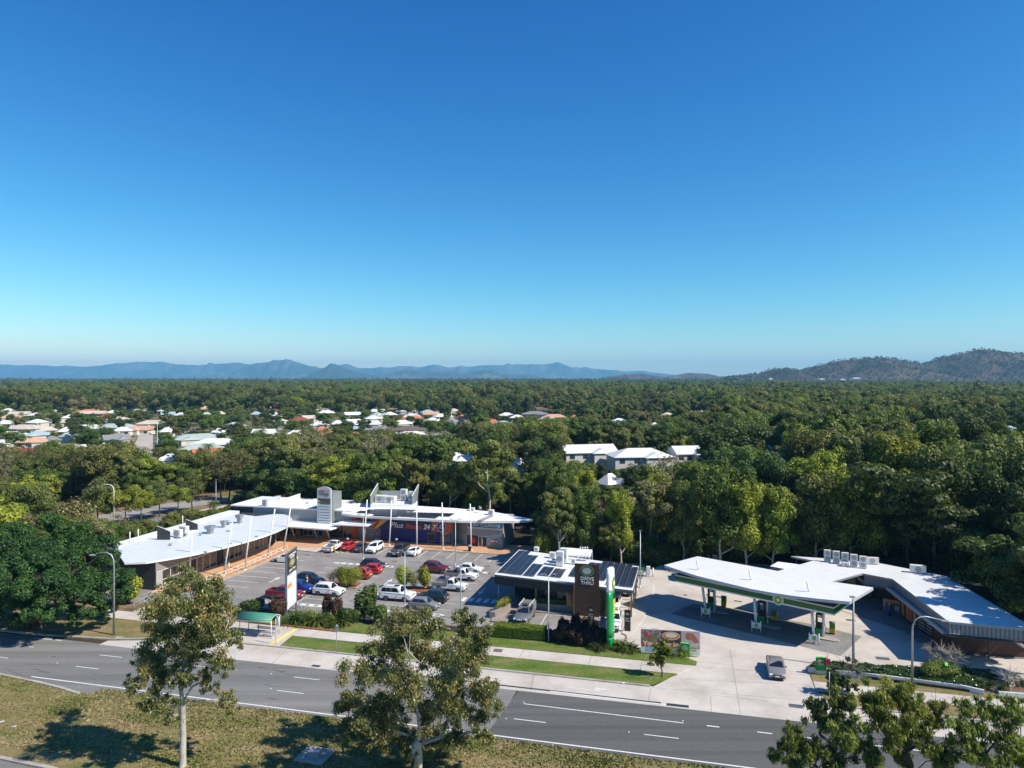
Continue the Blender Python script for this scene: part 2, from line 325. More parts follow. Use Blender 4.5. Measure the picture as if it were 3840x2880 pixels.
sheet('road', [W(-90, 49.1), W(-70, 47.8), W(-55.6, 47.05), W(-46, 46.2), W(-40, 44.8), W(-40, 38), W(-90, 38)], .085, asph)
# bus bay / turning lane of pale concrete
sheet('bus_bay', [W(-68, 70.3), W(120, 70.3), W(120, 74.6), W(-57, 74.6), W(-62, 73.4), W(-68, 71.6)], .048, conc)
# verges, footpath
def kerbline(pts, w=.32, z1=.16, name='kerb'):
    mb = MB()
    for (a, b) in zip(pts[:-1], pts[1:]):
        a, b = Vector(a).to_2d(), Vector(b).to_2d(); d = (b-a).normalized(); n = Vector((-d.y, d.x))*w
        mb.prism([a, b, b+n, a+n], 0, z1)
    return struct(name, mb, kerbm)
kerbline([W(-160, 70.9), W(-78, 71.0), W(-68, 71.9), W(-62, 73.6), W(-57, 74.5), W(-46, 74.6), W(-4.4, 74.4)])
ground_block('verge', [W(-160, 71.2), W(-78, 71.3), W(-68, 72.2), W(-62, 73.9), W(-57, 74.8), W(-53.9, 74.9), W(-53.9, 78.4), W(-160, 78.4)], 0, .12, grass_dry)
ground_block('verge', [W(-47.0, 74.9), W(-4.4, 74.7), W(-1.7, 78.2), W(-47.4, 78.3)], 0, .12, grass_lush)
ground_block('bus_stop_pad', [W(-53.9, 74.9), W(-47.0, 74.9), W(-47.4, 78.35), W(-53.9, 78.4)], 0, .115, conc)
ground_block('footpath', [W(-83, 78.4), W(-47.4, 78.35), W(-1.7, 78.25), W(0.2, 80.9), W(-83, 81.0)], 0, .125, conc)
ground_block('verge', [W(-160, 78.4), W(-83, 78.4), W(-83, 81), W(-72.8, 81), W(-72.8, 84.6), W(-160, 84.6)], 0, .12, dirt_m)
ground_block('verge', [W(-71.2, 81), W(-55.5, 81), W(-55.5, 84.4), W(-71.2, 84.6)], 0, .12, dirt_m)
ground_block('verge', [W(-55.5, 81.35), W(-42.6, 81.1), W(0.2, 81.0), W(0.3, 82.2), W(-1.2, 83.3), W(-17, 84.2), W(-42, 84.6), W(-55.5, 84.6)], 0, .13, grass_lush)
ground_block('planting_bed', [W(-62, 84.6), W(-42, 84.6), W(-27, 84.5), W(-27, 86.3), W(-62, 86.7)], 0, .15, litter)
ground_block('planting_bed', [W(-27, 84.3), W(-9.3, 83.7), W(-9.3, 86.4), W(-27, 86.9)], 0, .15, litter)
ground_block('planting_bed', [W(-9.3, 83.7), W(-1.5, 83.2), W(-1.5, 84.1), W(-9.3, 85)], 0, .15, dirt_m)
# car park and forecourts
sheet('car_park', rectW(-80, -8.0, 85.0, 123.6), .03, park)
sheet('side_lane', [W(-84, 78), W(-60, 84.6), W(-60, 90.0), W(-84, 90.0)], .034, conc_d)
sheet('forecourt', [W(-9, 70.4), W(13, 70.4), W(12.2, 79.8), W(11.9, 82.6), W(30, 80.3), W(50, 80.3), W(50, 93), W(30, 128), W(-3, 128), W(-7.9, 118), W(-7.9, 84.2), W(-1.0, 83.3), W(-.2, 80.9), W(-4.2, 74.3)], .052, conc)
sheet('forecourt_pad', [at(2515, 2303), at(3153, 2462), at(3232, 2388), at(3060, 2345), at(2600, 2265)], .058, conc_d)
ground_block('footpath', [W(11.9, 77.3), W(60, 77.2), W(60, 79.8), W(11.9, 79.8)], 0, .12, conc)
ground_block('verge', [W(13.2, 74.6), W(60, 74.6), W(60, 77.2), W(11.9, 77.3)], 0, .115, grass_dry)
ground_block('verge', [W(11.9, 79.8), W(60, 79.8), W(60, 81.2), W(11.9, 81.7)], 0, .118, grass_dry)
kerbline([W(13.2, 74.3), W(60, 74.3)])
# terracotta walkways with kerb
ground_block('walkway', [W(-77.2, 88.6), W(-74.4, 89.2), W(-71.5, 92), W(-70.9, 97), W(-70.6, 108.5), W(-71.0, 118.2), W(-68.5, 117.8), W(-65.5, 118.4), W(-61.5, 123.4), W(-28.5, 123.6), W(-28.5, 131), W(-90, 131), W(-77.2, 124)], 0, .15, terra)
ground_block('kerb_ramp', [W(-71.2, 117.4), W(-64.6, 116.7), W(-62.6, 123.2), W(-65.2, 120.6), W(-67.5, 119.6), W(-71.2, 118.8)], 0, .165, conc)
kerbline([W(-62.4, 123.2), W(-28.5, 123.35)], w=.3, z1=.17); kerbline([W(-71.6, 91.6), W(-70.95, 97), W(-70.65, 108.5), W(-71.05, 117.4)][::-1], w=.25, z1=.17)
# coffee shop apron, drive-through lane, island
ground_block('apron', [W(-25.4, 89.2), W(-23.6, 89.0), W(-22.3, 91), W(-22.4, 94.2), W(-14.6, 94.2), W(-14.6, 89.6), W(-13.6, 88.6), W(-11.4, 88.6), W(-11.4, 97.5), W(-26.5, 97.5)], 0, .2, pave)
ground_block('drive_lane', [W(-11.4, 86.6), W(-8.2, 86.6), W(-7.9, 112), W(-11.4, 112)], 0, .06, conc)
ground_block('island', [W(-8.6, 88.9), W(-8.0, 88.3), W(-7.4, 88.9), W(-6.4, 95), W(-5.9, 104), W(-6.0, 113.5), W(-8.4, 113.5), W(-8.2, 95)], 0, .2, conc)
# shop apron
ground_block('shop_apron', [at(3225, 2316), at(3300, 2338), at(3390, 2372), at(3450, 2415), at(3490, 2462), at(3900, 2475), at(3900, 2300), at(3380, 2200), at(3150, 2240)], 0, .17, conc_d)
ground_block('kerb_ramp', [at(3140, 2285), at(3185, 2262), at(3225, 2270), at(3262, 2300), at(3225, 2318)], .0, .10, conc)
# garden bed behind the white wall
ground_block('garden_bed', [W(11.9, 82.55), W(12.6, 83.3), W(24.5, 84.4), W(30.8, 85.4), W(27.8, 80.7)], 0, .35, litter)
ground_block('garden_bed', [W(29, 80.3), W(60, 80.4), W(60, 84.5), W(31.5, 84.8)], 0, .2, dirt_m)
# tree bush beds
for (u0, u1) in ((-57.2, -48.9), (-41.8, -37.2)):
    kerbline([W(u0, 98.2), W(u1, 98.2), W(u1, 101.2), W(u0, 101.2), W(u0, 98.2)], w=.2, z1=.16); ground_block('mulch_bed', rectW(u0+.2, u1-.2, 98.4, 101.0), 0, .12, mulch)

# -------- painted markings
mb = MB(); Z = .05
strip(mb, [W(-67.6, 61.02), W(110, 60.9)], .17, Z)
for u in (-102.4, -90.1, -77.67, -65.37, -53.1, -40.8): strip(mb, [W(u, 67.7), W(u+3, 67.72)], .12, Z)
for u in (-102.1, -89.8, -77.6, -65.35, -53.0, -40.7, -28.4, -16.1, -4.3, 8, 20, 32, 44): strip(mb, [W(u, 64.4), W(u+3, 64.4)], .12, Z)
strip(mb, [W(-77.2, 70.2), W(-73.3, 70.25)], .14, Z); strip(mb, [W(-90, 70.2), W(-86, 70.2)], .14, Z)
strip(mb, [W(-15.95, 67.6), W(-.95, 67.4)], .13, Z); strip(mb, [W(1.1, 67.4), W(2.2, 67.4)], .17, Z)
for u in (5.4, 8.6, 11.6, 14.6, 17.8, 21, 24.2, 27.5, 31, 34.5): strip(mb, [W(u, 67.3), W(u+1.3, 67.3)], .15, Z)
for p in ((-16, 67.85), (-1, 67.75), (-43.5, 67.8), (-41.5, 64.6), (-16.8, 64.2), (-5.6, 64.4), (-80.5, 67.6), (-68, 64.6)): mb.box((*W(*p).to_2d(), .07), (.12, .12, .05))
strip(mb, [W(-14, 70.95), W(-2.6, 70.75)], .16, .0565)
struct('lane_marking', mb, paint)
mb = MB()                                    # drain slot beside the concrete, its grates
strip(mb, [W(-30, 71.15), W(-3.1, 71.0)], .30, .054); strip(mb, [W(-2.6, 70.85), W(-.5, 70.85)], .55, .0545)
strip(mb, [W(-40.5, 70.9), W(-39.5, 70.9)], .5, .054)
struct('drain', mb, mat('drain_dark', (.035, .045, .055), .5, var=.3, scale=20))
mb = MB(); 
for k in range(10):                          # yellow dashes tapering over the bus bay
    u = -49+k*1.55; v = 73.9-k*.26; strip(mb, [W(u, v), W(u+.75, v-.04)], .14, .053)
for u in (-62.4, -58.6, -54.8, -51, -47.2, -43.4): strip(mb, [W(u, 70.55), W(u+1, 70.55)], .12, .053)
struct('lane_marking', mb, ypaint)
mb = MB(); strip(mb, [W(-48.2, 74.9), W(-48.2, 80.5)], .6, .131); struct('tactile_strip', mb, mat('tactile_yellow', (.80, .62, .20), .7, var=.1, scale=20))
pt_ = mat('road_repair', (.075, .074, .072), .85, var=.3, scale=2); mb = MB(); rq = random.Random(8)
for k in range(26):
    u, v = rq.uniform(-88, 30), rq.choice([62.6, 64.0, 66.0, 69.0])+rq.uniform(-.5, .5); L = rq.uniform(.5, 2.6); mb.poly([(*W(u+a, v+b).to_2d(), .0475) for a, b in ((0, 0), (L*.4, -.06), (L, .02), (L*.7, .10), (L*.2, .08))])
for k in range(9):                           # cracks across the lanes, sealed with tar
    u, v = rq.uniform(-85, 25), rq.uniform(61.5, 69); p = [W(u, v)]
    for j in range(7): u += rq.uniform(.3, 1.0); v += rq.uniform(-.35, .35); p.append(W(u, v))
    strip(mb, p, .05, .0478)
struct('road_stain', mb, pt_)
# turn arrow on the concrete lane (faded)
mb = MB(); strip(mb, [W(-12.6, 72.3), W(-9.9, 72.2), W(-9.2, 72.5)], .2, .053); mb.poly([(*W(-9.6, 72.05).to_2d(), .0535), (*W(-8.1, 72.9).to_2d(), .0535), (*W(-9.7, 72.95).to_2d(), .0535)]); struct('lane_marking', mb, mat('worn_paint', (.62, .60, .55), .7, var=.3, scale=9))
# joints in the concrete
mb = MB()
for u in (-58, -45.7, -32, -16.5, -4.0): strip(mb, [W(u+.6, 70.4), W(u, 74.5)], .05, .0515)
for p in ([W(-4.2, 74.3), W(12.5, 75.1)], [W(-.5, 80.9), W(12, 81.5)], [W(4.2, 70.4), W(4.0, 87)], [W(-2, 77), W(12, 79)], [at(2595, 2480), at(3050, 2528)], [at(2440, 2583), at(2430, 2635)], [at(2665, 2612), at(2668, 2680)], [at(2600, 2600), at(2880, 2632)]): strip(mb, p, .035, .0565)
for u in (-62, -53.5, -45, -36, -27.5, -19, -11.2, -5.6): strip(mb, [W(u, 78.4), W(u, 80.9)], .045, .129)
struct('concrete_joint', mb, mat('joint', (.16, .14, .12), .9))
# car park paint
mb = MB(); z = .036
for v in (94.9, 97.6, 100.35, 103.05, 105.8, 108.5, 111.2, 113.9): strip(mb, [W(-70.2, v), W(-65.0, v)], .11, z)
LU = [-59.25, -53.95, -48.6]; 
for v in (92.35, 95.05, 102.5, 105.2, 108.0): strip(mb, [W(-59.2, v), W(-48.6, v)], .10, z); strip(mb, [W(-41.9, v), W(-32.0, v)], .10, z)
for (v0, v1) in ((89.9, 95.1), (102.5, 110.4)): strip(mb, [W(-53.9, v0), W(-53.9, v1)], .1, z); strip(mb, [W(-37, v0), W(-37, v1)], .1, z)
TOPU = [-62.6+2.6*k for k in range(0, 14)]
for u in TOPU: strip(mb, [W(u, 118.2), W(u, 123.1)], .10, z)
for k in range(6): mb.poly([(*W(-48.0+k*1.05+dx, v).to_2d(), z) for dx, v in ((0, 96.2), (.55, 96.2), (.55, 98.0), (0, 98.0))])
for k in range(5): mb.poly([(*W(-32.0+k*1.1+dx, v).to_2d(), z) for dx, v in ((0, 96.6), (.6, 96.6), (.6, 98.3), (0, 98.3))])
for (u, v) in ((-18.97, 88.6), (-16.5, 88.6)): strip(mb, [W(u, v), W(u, 94.1)], .1, z)
def arrow(mb, u, v, L, z, d=1):
    strip(mb, [W(u, v-d*L/2), W(u, v+d*L*.1)], .18, z); mb.poly([(*W(u+a, v+d*b).to_2d(), z) for a, b in ((-.42, L*.1), (.42, L*.1), (0, L*.5))])
for (u, v, d) in ((-63.3, 99.6, 1), (-45.7, 102.9, 1), (-30.3, 101.8, -1), (-30.8, 118, 1)): arrow(mb, u, v, 3.2, z, d)
struct('parking_marking', mb, paint)
mb = MB()                                    # striped white islands painted on low kerbs
for (u0, u1, v) in ((-59.6, -48.2, 89.55), (-42.0, -32.0, 89.9), (-59.4, -48.4, 111.1), (-37.2, -31.9, 111.4)):
    pts = [W(u0, v-.1), W(u0+.5, v-.45), W(u1-.4, v-.45), W(u1, v-.1), W(u1, v+.15), W(u1-.4, v+.45), W(u0+.9, v+.45)]
    mb.prism([p.to_2d() for p in pts], 0, .09, 0)
    n = int((u1-u0)/1.3)
    for k in range(n): u = u0+1.0+k*1.3; mb.poly([(*W(u+a, v+b).to_2d(), .094) for a, b in ((0, -.3), (.55, -.3), (.55, .3), (0, .3))], 1)
struct('island', mb, [paint, park])
mb = MB()                                    # yellow hatch by the ramp and on the forecourt
for k in range(9): a = W(-62.9+k*.62, 118.4+k*.5); strip(mb, [a, a+Vector((1.5, -2.0, 0))*(.55+.08*k)], .22, .04)
for k in range(7): a = at(3050+k*22, 2262+k*5); strip(mb, [a, at(3120+k*22, 2290+k*5)], .22, .057)
struct('parking_marking', mb, ypaint)
mb = MB()
for u in TOPU[1:]: strip(mb, [W(u-2.1, 122.7), W(u-.5, 122.7)], .16, .08)
for u in (-21, -18, -15.5): strip(mb, [W(u-.1, 93.6), W(u+1.6, 93.6)], .16, .08)
struct('wheel_stop', mb, kerbm)
mb = MB()
for p in ((1152, 2082), (1300, 2185), (1480, 2106), (1828, 2124)): c = at(*p); mb.box((c.x, c.y, .035), (.9, .7, .01), rz=A)
struct('drain', mb, mat('iron_cover', (.17, .11, .08), .7, var=.3))
mb = MB()
for p, w in (((3310, 2471), 1.4), ((3190, 2327), 1.1), ((2457, 2362), .9), ((2985, 2650), 1.3)): c = at(*p); mb.box((c.x, c.y, .056), (w, w*.6, .012), rz=A)
for p in ((2570, 2233), (2690, 2239), (2702, 2242), (2760, 2255), (2775, 2257), (2655, 2232)): c = at(*p); mb.lathe([(.3, .055), (.3, .066)], (c.x, c.y, 0), 12)
struct('drain', mb, mat('iron_cover2', (.10, .11, .12), .6, var=.3))
# side street behind the left wing, its verge and path
far_st = [at(200, 1966), at(434, 1920), at(642, 1885), at(760, 1871), at(1010, 1838)]
near_st = [at(200, 2000), at(434, 1960), at(600, 1921), at(772, 1893), at(1010, 1858)]
sheet('verge', [at(150, 1950), at(434, 1905), at(700, 1860), at(1050, 1822), at(1050, 1880), at(860, 1925), at(600, 2000), at(380, 2065), at(150, 2060)], .0, dirt_m)
sheet('side_street', far_st+near_st[::-1], .02, ground_mat('street_asphalt', [(.24, .22, .20), (.29, .265, .24), (.33, .31, .28)], .2, fine=5, fineamt=.15, bump=.1))
sheet('footpath', [at(560, 1948), at(700, 1922), at(860, 1892), at(870, 1902), at(700, 1934), at(565, 1962)], .03, conc)
sheet('grass_patch', [at(820, 1858), at(1010, 1830), at(1060, 1832), at(1060, 1846), at(880, 1872)], .025, grass_lush)
mb = MB()
for a, b in (((320, 1964), (345, 1960)), ((500, 1928), (522, 1924)), ((640, 1898), (655, 1896)), ((450, 1925), (520, 1914))): strip(mb, [at(*a), at(*b)], .18, .027)
struct('lane_marking', mb, paint)
# suburban street seen between the houses
sub_c = ground_mat('suburb_street', [(.36, .31, .26), (.43, .38, .33), (.48, .43, .38)], .05, fine=2, fineamt=.12, bump=0)
sheet('suburb_ground', [at(-60, 1720), at(700, 1720), at(1750, 1670), at(1900, 1545), at(-200, 1530)], .05, ground_mat('suburb_yards', [(.06, .08, .025), (.13, .12, .05), (.25, .19, .12)], .06, fine=1, fineamt=.3, bump=0))
sheet('suburb_street', [at(519, 1628), at(574, 1628), at(573, 1690), at(566, 1760), at(488, 1760), at(512, 1712), at(509, 1685), at(432, 1690), at(432, 1683), at(500, 1672), at(514, 1650)], .12, sub_c)
sheet('driveway', [at(505, 1618), at(580, 1618), at(580, 1627), at(500, 1627)], .13, mat('red_drive', (.28, .12, .08), .8))
for q in ([at(455, 1700), at(495, 1700), at(470, 1756), at(445, 1756)], [at(576, 1680), at(640, 1672), at(640, 1735), at(576, 1745)], [at(480, 1640), at(510, 1640), at(500, 1668), at(430, 1680)]): sheet('yard', q, .1, ground_mat('yard_soil'+str(q[0].x), [(.2, .13, .07), (.27, .19, .11), (.2, .19, .08)], .3, fine=1.5, fineamt=.2, bump=0))
# ================================================================ vehicles
glass = mat('car_glass', (.012, .016, .02), .06, spec=.8); tyre_m = mat('tyre', (.018, .018, .018), .85); rim_m = mat('alloy', (.42, .43, .44), .3, metal=.8)
dark_rim = mat('dark_alloy', (.08, .08, .085), .35, metal=.7); trim_m = mat('black_trim', (.02, .02, .022), .5); chrome = mat('chrome', (.6, .6, .62), .18, metal=1)
lamp_m = mat('headlamp', (.75, .78, .8), .1, spec=.9); tail_m = mat('tail_lamp', (.35, .01, .01), .15); plate_m = mat('number_plate', (.75, .75, .72), .5); galv = mat('galvanised', (.36, .38, .40), .45, metal=.5, var=.2, scale=3)
alu_tray = mat('tray_alloy', (.38, .38, .37), .45, metal=.6, var=.25, scale=3)
def paint_m(name, c, r=.28): return mat('paint_'+name, c, r, coat=.8, spec=.6)
PAINT = dict(white=paint_m('white', (.80, .80, .79)), red=paint_m('red', (.50, .012, .014)), maroon=paint_m('maroon', (.13, .008, .012)), black=paint_m('black', (.008, .009, .014)), navy=paint_m('navy', (.012, .016, .035)),
    blue=paint_m('blue', (.012, .035, .22)), orange=paint_m('orange_red', (.38, .05, .018)), silver=paint_m('silver', (.20, .195, .19), .3), grey=paint_m('grey', (.14, .15, .165), .3), dgrey=paint_m('dark_grey', (.045, .045, .045)), slate=paint_m('slate', (.02, .032, .045)))
# L, W, H, belt, nose height, cowl x, windscreen top x, roof end x, rear glass base x, deck height, tail height, wheel r, ground clearance, wheelbase
KIND = dict(
 hatch=(4.15, 1.76, 1.50, .98, .78, .95, .25, -1.45, -1.88, .98, .95, .31, .20, 2.55),
 sedan=(4.65, 1.80, 1.46, .96, .76, 1.0, .35, -.95, -1.62, 1.0, .96, .32, .19, 2.70),
 coupe=(4.30, 1.80, 1.40, .95, .74, .95, .15, -.85, -1.80, 1.0, .97, .32, .18, 2.62),
 suv=(4.60, 1.86, 1.70, 1.10, .92, 1.0, .38, -1.60, -2.02, 1.10, 1.02, .36, .26, 2.68),
 fourwd=(4.98, 1.98, 1.95, 1.24, 1.12, 1.0, .50, -2.05, -2.32, 1.24, 1.12, .40, .32, 2.85),
 pickup=(5.40, 1.90, 1.82, 1.18, 1.04, 1.05, .55, -.75, -.98, .80, .80, .39, .32, 3.15),
 tray=(5.25, 1.82, 1.75, 1.10, .98, 1.10, .62, -.10, -.22, .72, .72, .37, .30, 3.05))
def car(kind, paint, label, p, head, group=None, name=None, rim=None, opts=()):
    L, Wd, Ht, zb, zn, xa, xb, xc, xd, zd, zt, rw, gc, wb = KIND[kind]; hl = L/2; pm = PAINT[paint]; dk = rim or rim_m
    nm = name or {'hatch': 'parked_car', 'sedan': 'parked_car', 'coupe': 'parked_car', 'suv': 'parked_car', 'fourwd': 'parked_car', 'pickup': 'pickup_truck', 'tray': 'tray_truck'}[kind]
    t = thing(nm, label, {'pickup': 'pickup truck', 'tray': 'pickup truck'}.get(kind, 'car'), (p[0], p[1], .055 if len(p) < 3 else p[2]), head, group)
    xf, xr = wb/2+.05, -wb/2+.05; ar = rw+.07
    def arc(cx): return [(cx+ar*math.cos(a), max(gc, rw+ar*math.sin(a))) for a in [math.pi*k/8 for k in range(9)]][::-1]
    if kind in ('pickup', 'tray'): top = [(xa+.05, zb), (xd-.02, zb), (xd-.04, zd), (-hl+.03, zd)]
    else: top = [(xa+.05, zb), (xd*.5, zb+.02), (xd-.02, zd), (-hl+.1, zt)]
    prof = [(-hl+.04, gc+.12)]+[(-hl+.16, gc)]+arc(xr)+arc(xf)+[(hl-.18, gc), (hl-.03, gc+.12), (hl, gc+.32), (hl-.05, zn-.16), (hl-.22, zn-.02), (hl-.75, zn+.05)]+top+[(-hl+.01, zt-.18), (-hl, gc+.34)]
    mb = MB(); n = len(prof); rings = []
    for y, ins in ((-Wd/2, .10), (-Wd/2+.03, .045), (-Wd/2+.14, 0), (Wd/2-.14, 0), (Wd/2-.03, .045), (Wd/2, .10)):
        ps = []
        for (x, z) in prof:
            k = max(0, (abs(x)-hl*.55)/(hl*.45)); zz = z - (ins*.8 if z > gc+.45 else 0); xx = x - math.copysign(ins*(.6+1.6*k*k), x)*(1 if k > 0 else 0)
            ps.append((xx, y*(1-.05*k*k), zz))
        rings.append(mb.pts(ps))
    for a, b in zip(rings[:-1], rings[1:]):
        for i in range(n): j = (i+1) % n; mb.face((a+i, b+i, b+j, a+j), 0, abs(prof[i][0]) > 0 and prof[i][1] > gc+.4)
    mb.face([rings[0]+i for i in range(n)]); mb.face([rings[-1]+i for i in range(n)][::-1])
    mb.build('body', pm, t)
    # cabin shell
    wb2, wt = Wd/2-.07, Wd/2-.07-(.17 if kind not in ('fourwd', 'tray') else .12); z0 = zb-.05
    B = [(xa+.02, z0), (xd, z0)]; T = [(xb, Ht-.02), (xc, Ht-.03)]
    mb = MB(); nx = 5; g = []
    for i in range(nx+1):
        s = i/nx; xt = T[0][0]+(T[1][0]-T[0][0])*s; xbm = B[0][0]+(B[1][0]-B[0][0])*s; zt_ = T[0][1]+(T[1][1]-T[0][1])*s+.035*math.sin(math.pi*s)
        g.append(mb.pts([(xbm, -wb2, z0), (xt, -wt, zt_-.04), (xt, -wt+.12, zt_), (xt, wt-.12, zt_), (xt, wt, zt_-.04), (xbm, wb2, z0)]))
    for a, b in zip(g[:-1], g[1:]):
        for k in range(5): mb.face((a+k, a+k+1, b+k+1, b+k), 0, k in (1, 2, 3))
    mb.face([g[0]+k for k in range(6)][::-1]); mb.face([g[-1]+k for k in range(6)]); mb.build('roof', pm, t)
    def quad(name, P, a0, a1, b0, b1, off, m=glass):
        """panel proud of a face given by its four corners (bottom-left, bottom-right, top-right, top-left)"""
        P = [Vector(q) for q in P]; nn = (P[1]-P[0]).cross(P[3]-P[0]).normalized()*off
        def bl(s, r): return (P[0]*(1-s)+P[1]*s)*(1-r)+(P[3]*(1-s)+P[2]*s)*r+nn
        mb = MB(); o = [bl(a0, b0), bl(a1, b0), bl(a1-.003, b1), bl(a0+.003, b1)]; i = [q-nn*2 for q in o]; k = mb.pts(o+i)
        mb.face((k, k+1, k+2, k+3)); [mb.face((k+a, k+4+a, k+4+(a+1) % 4, k+(a+1) % 4)) for a in range(4)]; return mb.build(name, m, t)
    zz = zb-.0; f = lambda x0, y0, x1, y1, r: (x0+(x1-x0)*r, y0+(y1-y0)*r)
    def sl(i, r, s):  # point on the shell edge
        return Vector((B[i][0]+(T[i][0]-B[i][0])*r, s*(wb2+(wt-wb2)*r), z0+(T[i][1]-.04-z0)*r))
    quad('windscreen', [sl(0, 0, -1), sl(0, 0, 1), sl(0, 1, 1), sl(0, 1, -1)], .06, .94, .12, .97, .012)
    quad('rear_window', [sl(1, 0, 1), sl(1, 0, -1), sl(1, 1, -1), sl(1, 1, 1)], .08, .92, (.3 if kind not in ('sedan', 'coupe') else .15), .95, .012)
    cuts = {'tray': [(.1, .92)], 'pickup': [(.12, .535), (.545, .93)], 'fourwd': [(.12, .43), (.44, .71), (.72, .96)], 'suv': [(.13, .46), (.47, .765), (.775, .95)], 'hatch': [(.14, .515), (.525, .91)], 'sedan': [(.14, .515), (.525, .89)], 'coupe': [(.14, .56), (.57, .89)]}[kind]
    for s in (1, -1):
        P = [sl(0, 0, 1), sl(1, 0, 1), sl(1, 1, 1), sl(0, 1, 1)] if s == 1 else [sl(1, 0, -1), sl(0, 0, -1), sl(0, 1, -1), sl(1, 1, -1)]
        for (a, b) in cuts: quad('side_window', P, (a if s == 1 else 1-b), (b if s == 1 else 1-a), .14, .93, .012)
    for sx in (xf, xr):
        for s in (1, -1):
            mb = MB(); y0 = s*(Wd/2-.21); y1 = s*(Wd/2-.005)
            mb.lathe([(rw*.6, 0), (rw*.96, 0), (rw, .04), (rw, .17), (rw*.96, .21), (rw*.62, .21)] if s == 1 else [(rw*.6, 0), (rw*.96, 0), (rw, -.04), (rw, -.17), (rw*.96, -.21), (rw*.62, -.21)][::-1], (0, 0, 0), 18, ax='Y')
            w = mb.build('wheel', tyre_m, t); w.location = (sx, y0, rw)
            mb = MB(); e = s*.2; 
            mb.lathe([(rw*.64, e-s*.04), (rw*.64, e+s*.012), (rw*.54, e+s*.012), (rw*.50, e-s*.02), (rw*.16, e-s*.01), (rw*.13, e+s*.015)] if s == 1 else [(rw*.64, e-s*.04), (rw*.64, e+s*.012), (rw*.54, e+s*.012), (rw*.50, e-s*.02), (rw*.16, e-s*.01), (rw*.13, e+s*.015)], (0, 0, 0), 16, ax='Y')
            mb.build('rim', dk, w)
            mb = MB(); mb.lathe([(rw*.50, e-s*.012), (rw*.30, e-s*.012)], (0, 0, 0), 5, ax='Y'); mb.build('spoke_gap', trim_m, w)
            # dark wheel arch lip
            mb = MB(); 
            for k in range(8):
                a0, a1 = math.pi*k/8, math.pi*(k+1)/8; yy = s*(Wd/2-.05)
                q = [(sx+r*math.cos(a), yy, rw+r*math.sin(a)) for r, a in ((ar-.16, a0), (ar+.01, a0), (ar+.01, a1), (ar-.16, a1))]; mb.poly(q if s == -1 else q[::-1])
            mb.build('wheel_arch', trim_m, t)
    zl = (zn+gc)/2+.16
    for s in (1, -1):
        mb = MB(); mb.box((hl-.17, s*(Wd/2-.28), zn-.15), (.26, .36, .15), rz=-s*.32); mb.build('headlight', lamp_m, t, bevel=.03)
        mb = MB(); mb.box((-hl+.10, s*(Wd/2-.20), zt-.20), (.18, .30, .20 if kind in ('sedan', 'coupe', 'hatch') else .34), rz=s*.22); mb.build('tail_light', tail_m, t, bevel=.02)
        mb = MB(); mb.box((xa-.25, s*(Wd/2+.07), zb+.05), (.13, .2, .15)); mb.build('mirror', chrome if 'chrome' in opts else pm, t, bevel=.03)
        mb = MB(); mb.b2((xr+ar+.02, s*(Wd/2-.06), gc-.02), (xf-ar-.02, s*(Wd/2+.005), gc+.12)); mb.build('sill', trim_m if kind in ('suv', 'fourwd', 'pickup', 'tray') else pm, t)
    mb = MB(); mb.box((hl-.045, 0, zn-.20), (.08, Wd*.46, .17)); mb.build('grille', chrome if 'chrome' in opts else trim_m, t)
    mb = MB(); mb.box((hl-.045, 0, gc+.15), (.09, Wd*.68, .16)); mb.build('front_bumper', trim_m, t)
    mb = MB(); mb.box((-hl+.045, 0, gc+.14), (.09, Wd*.7, .16)); mb.build('rear_bumper', trim_m if kind not in ('pickup', 'tray') else chrome, t)
    for x, z in ((hl+.01, gc+.30), (-hl-.012, gc+.46)): mb = MB(); mb.box((x, 0, z), (.03, .42, .13)); mb.build('number_plate', plate_m, t)
    if kind == 'pickup' and 'canopy' not in opts:
        mb = MB(); x0, x1 = -hl+.04, xd-.08; w2 = Wd/2-.04; zt2 = 1.17
        for lo, hi in (((x0, -w2, .78), (x1, -w2+.07, zt2)), ((x0, w2-.07, .78), (x1, w2, zt2)), ((x0, -w2+.07, .78), (x0+.06, w2-.07, zt2)), ((x1-.05, -w2+.07, .78), (x1, w2-.07, zt2))): mb.b2(lo, hi)
        mb.build('tub', pm, t, bevel=.015); mb = MB(); mb.b2((x0+.07, -w2+.08, .8), (x1-.06, w2-.08, 1.13 if 'cover' in opts else .86)); mb.build('tub_liner', trim_m, t)
    if 'canopy' in opts:
        mb = MB(); mb.b2((-hl+.05, -Wd/2+.03, .78), (xd-.06, Wd/2-.03, 1.82)); mb.build('service_body', alu_tray, t, bevel=.04)
        for s in (1, -1): mb = MB(); mb.b2((-hl+.2, s*(Wd/2-.03), 1.0), (xd-.2, s*(Wd/2-.01), 1.66)); mb.build('side_hatch', galv, t)
        for s in (1, -1): mb = MB(); mb.tube([(-hl+.1, s*.72, 1.98), (xb-.05, s*.66, 1.98)], .05); [mb.b2((x-.03, s*.69-.03, 1.8), (x+.03, s*.69+.03, 1.97)) for x in (-2.3, -1.3, -.3)]; mb.build('roof_rack', mat('rack_white', (.7, .7, .68), .5), t)
        mb = MB(); mb.b2((-.35, -.35, 1.83), (.3, .35, 1.87)); mb.build('sunroof', glass, t)
        for y in (-.25, 0, .25): mb = MB(); mb.lathe([(.1, hl+.04), (.1, hl+.11), (.07, hl+.12)], (0, y, .86), 12, ax='X'); mb.build('spotlight', lamp_m, t)
        mb = MB(); mb.box((hl+.02, 0, .55), (.16, 1.7, .38)); mb.build('bull_bar', trim_m, t, bevel=.05)
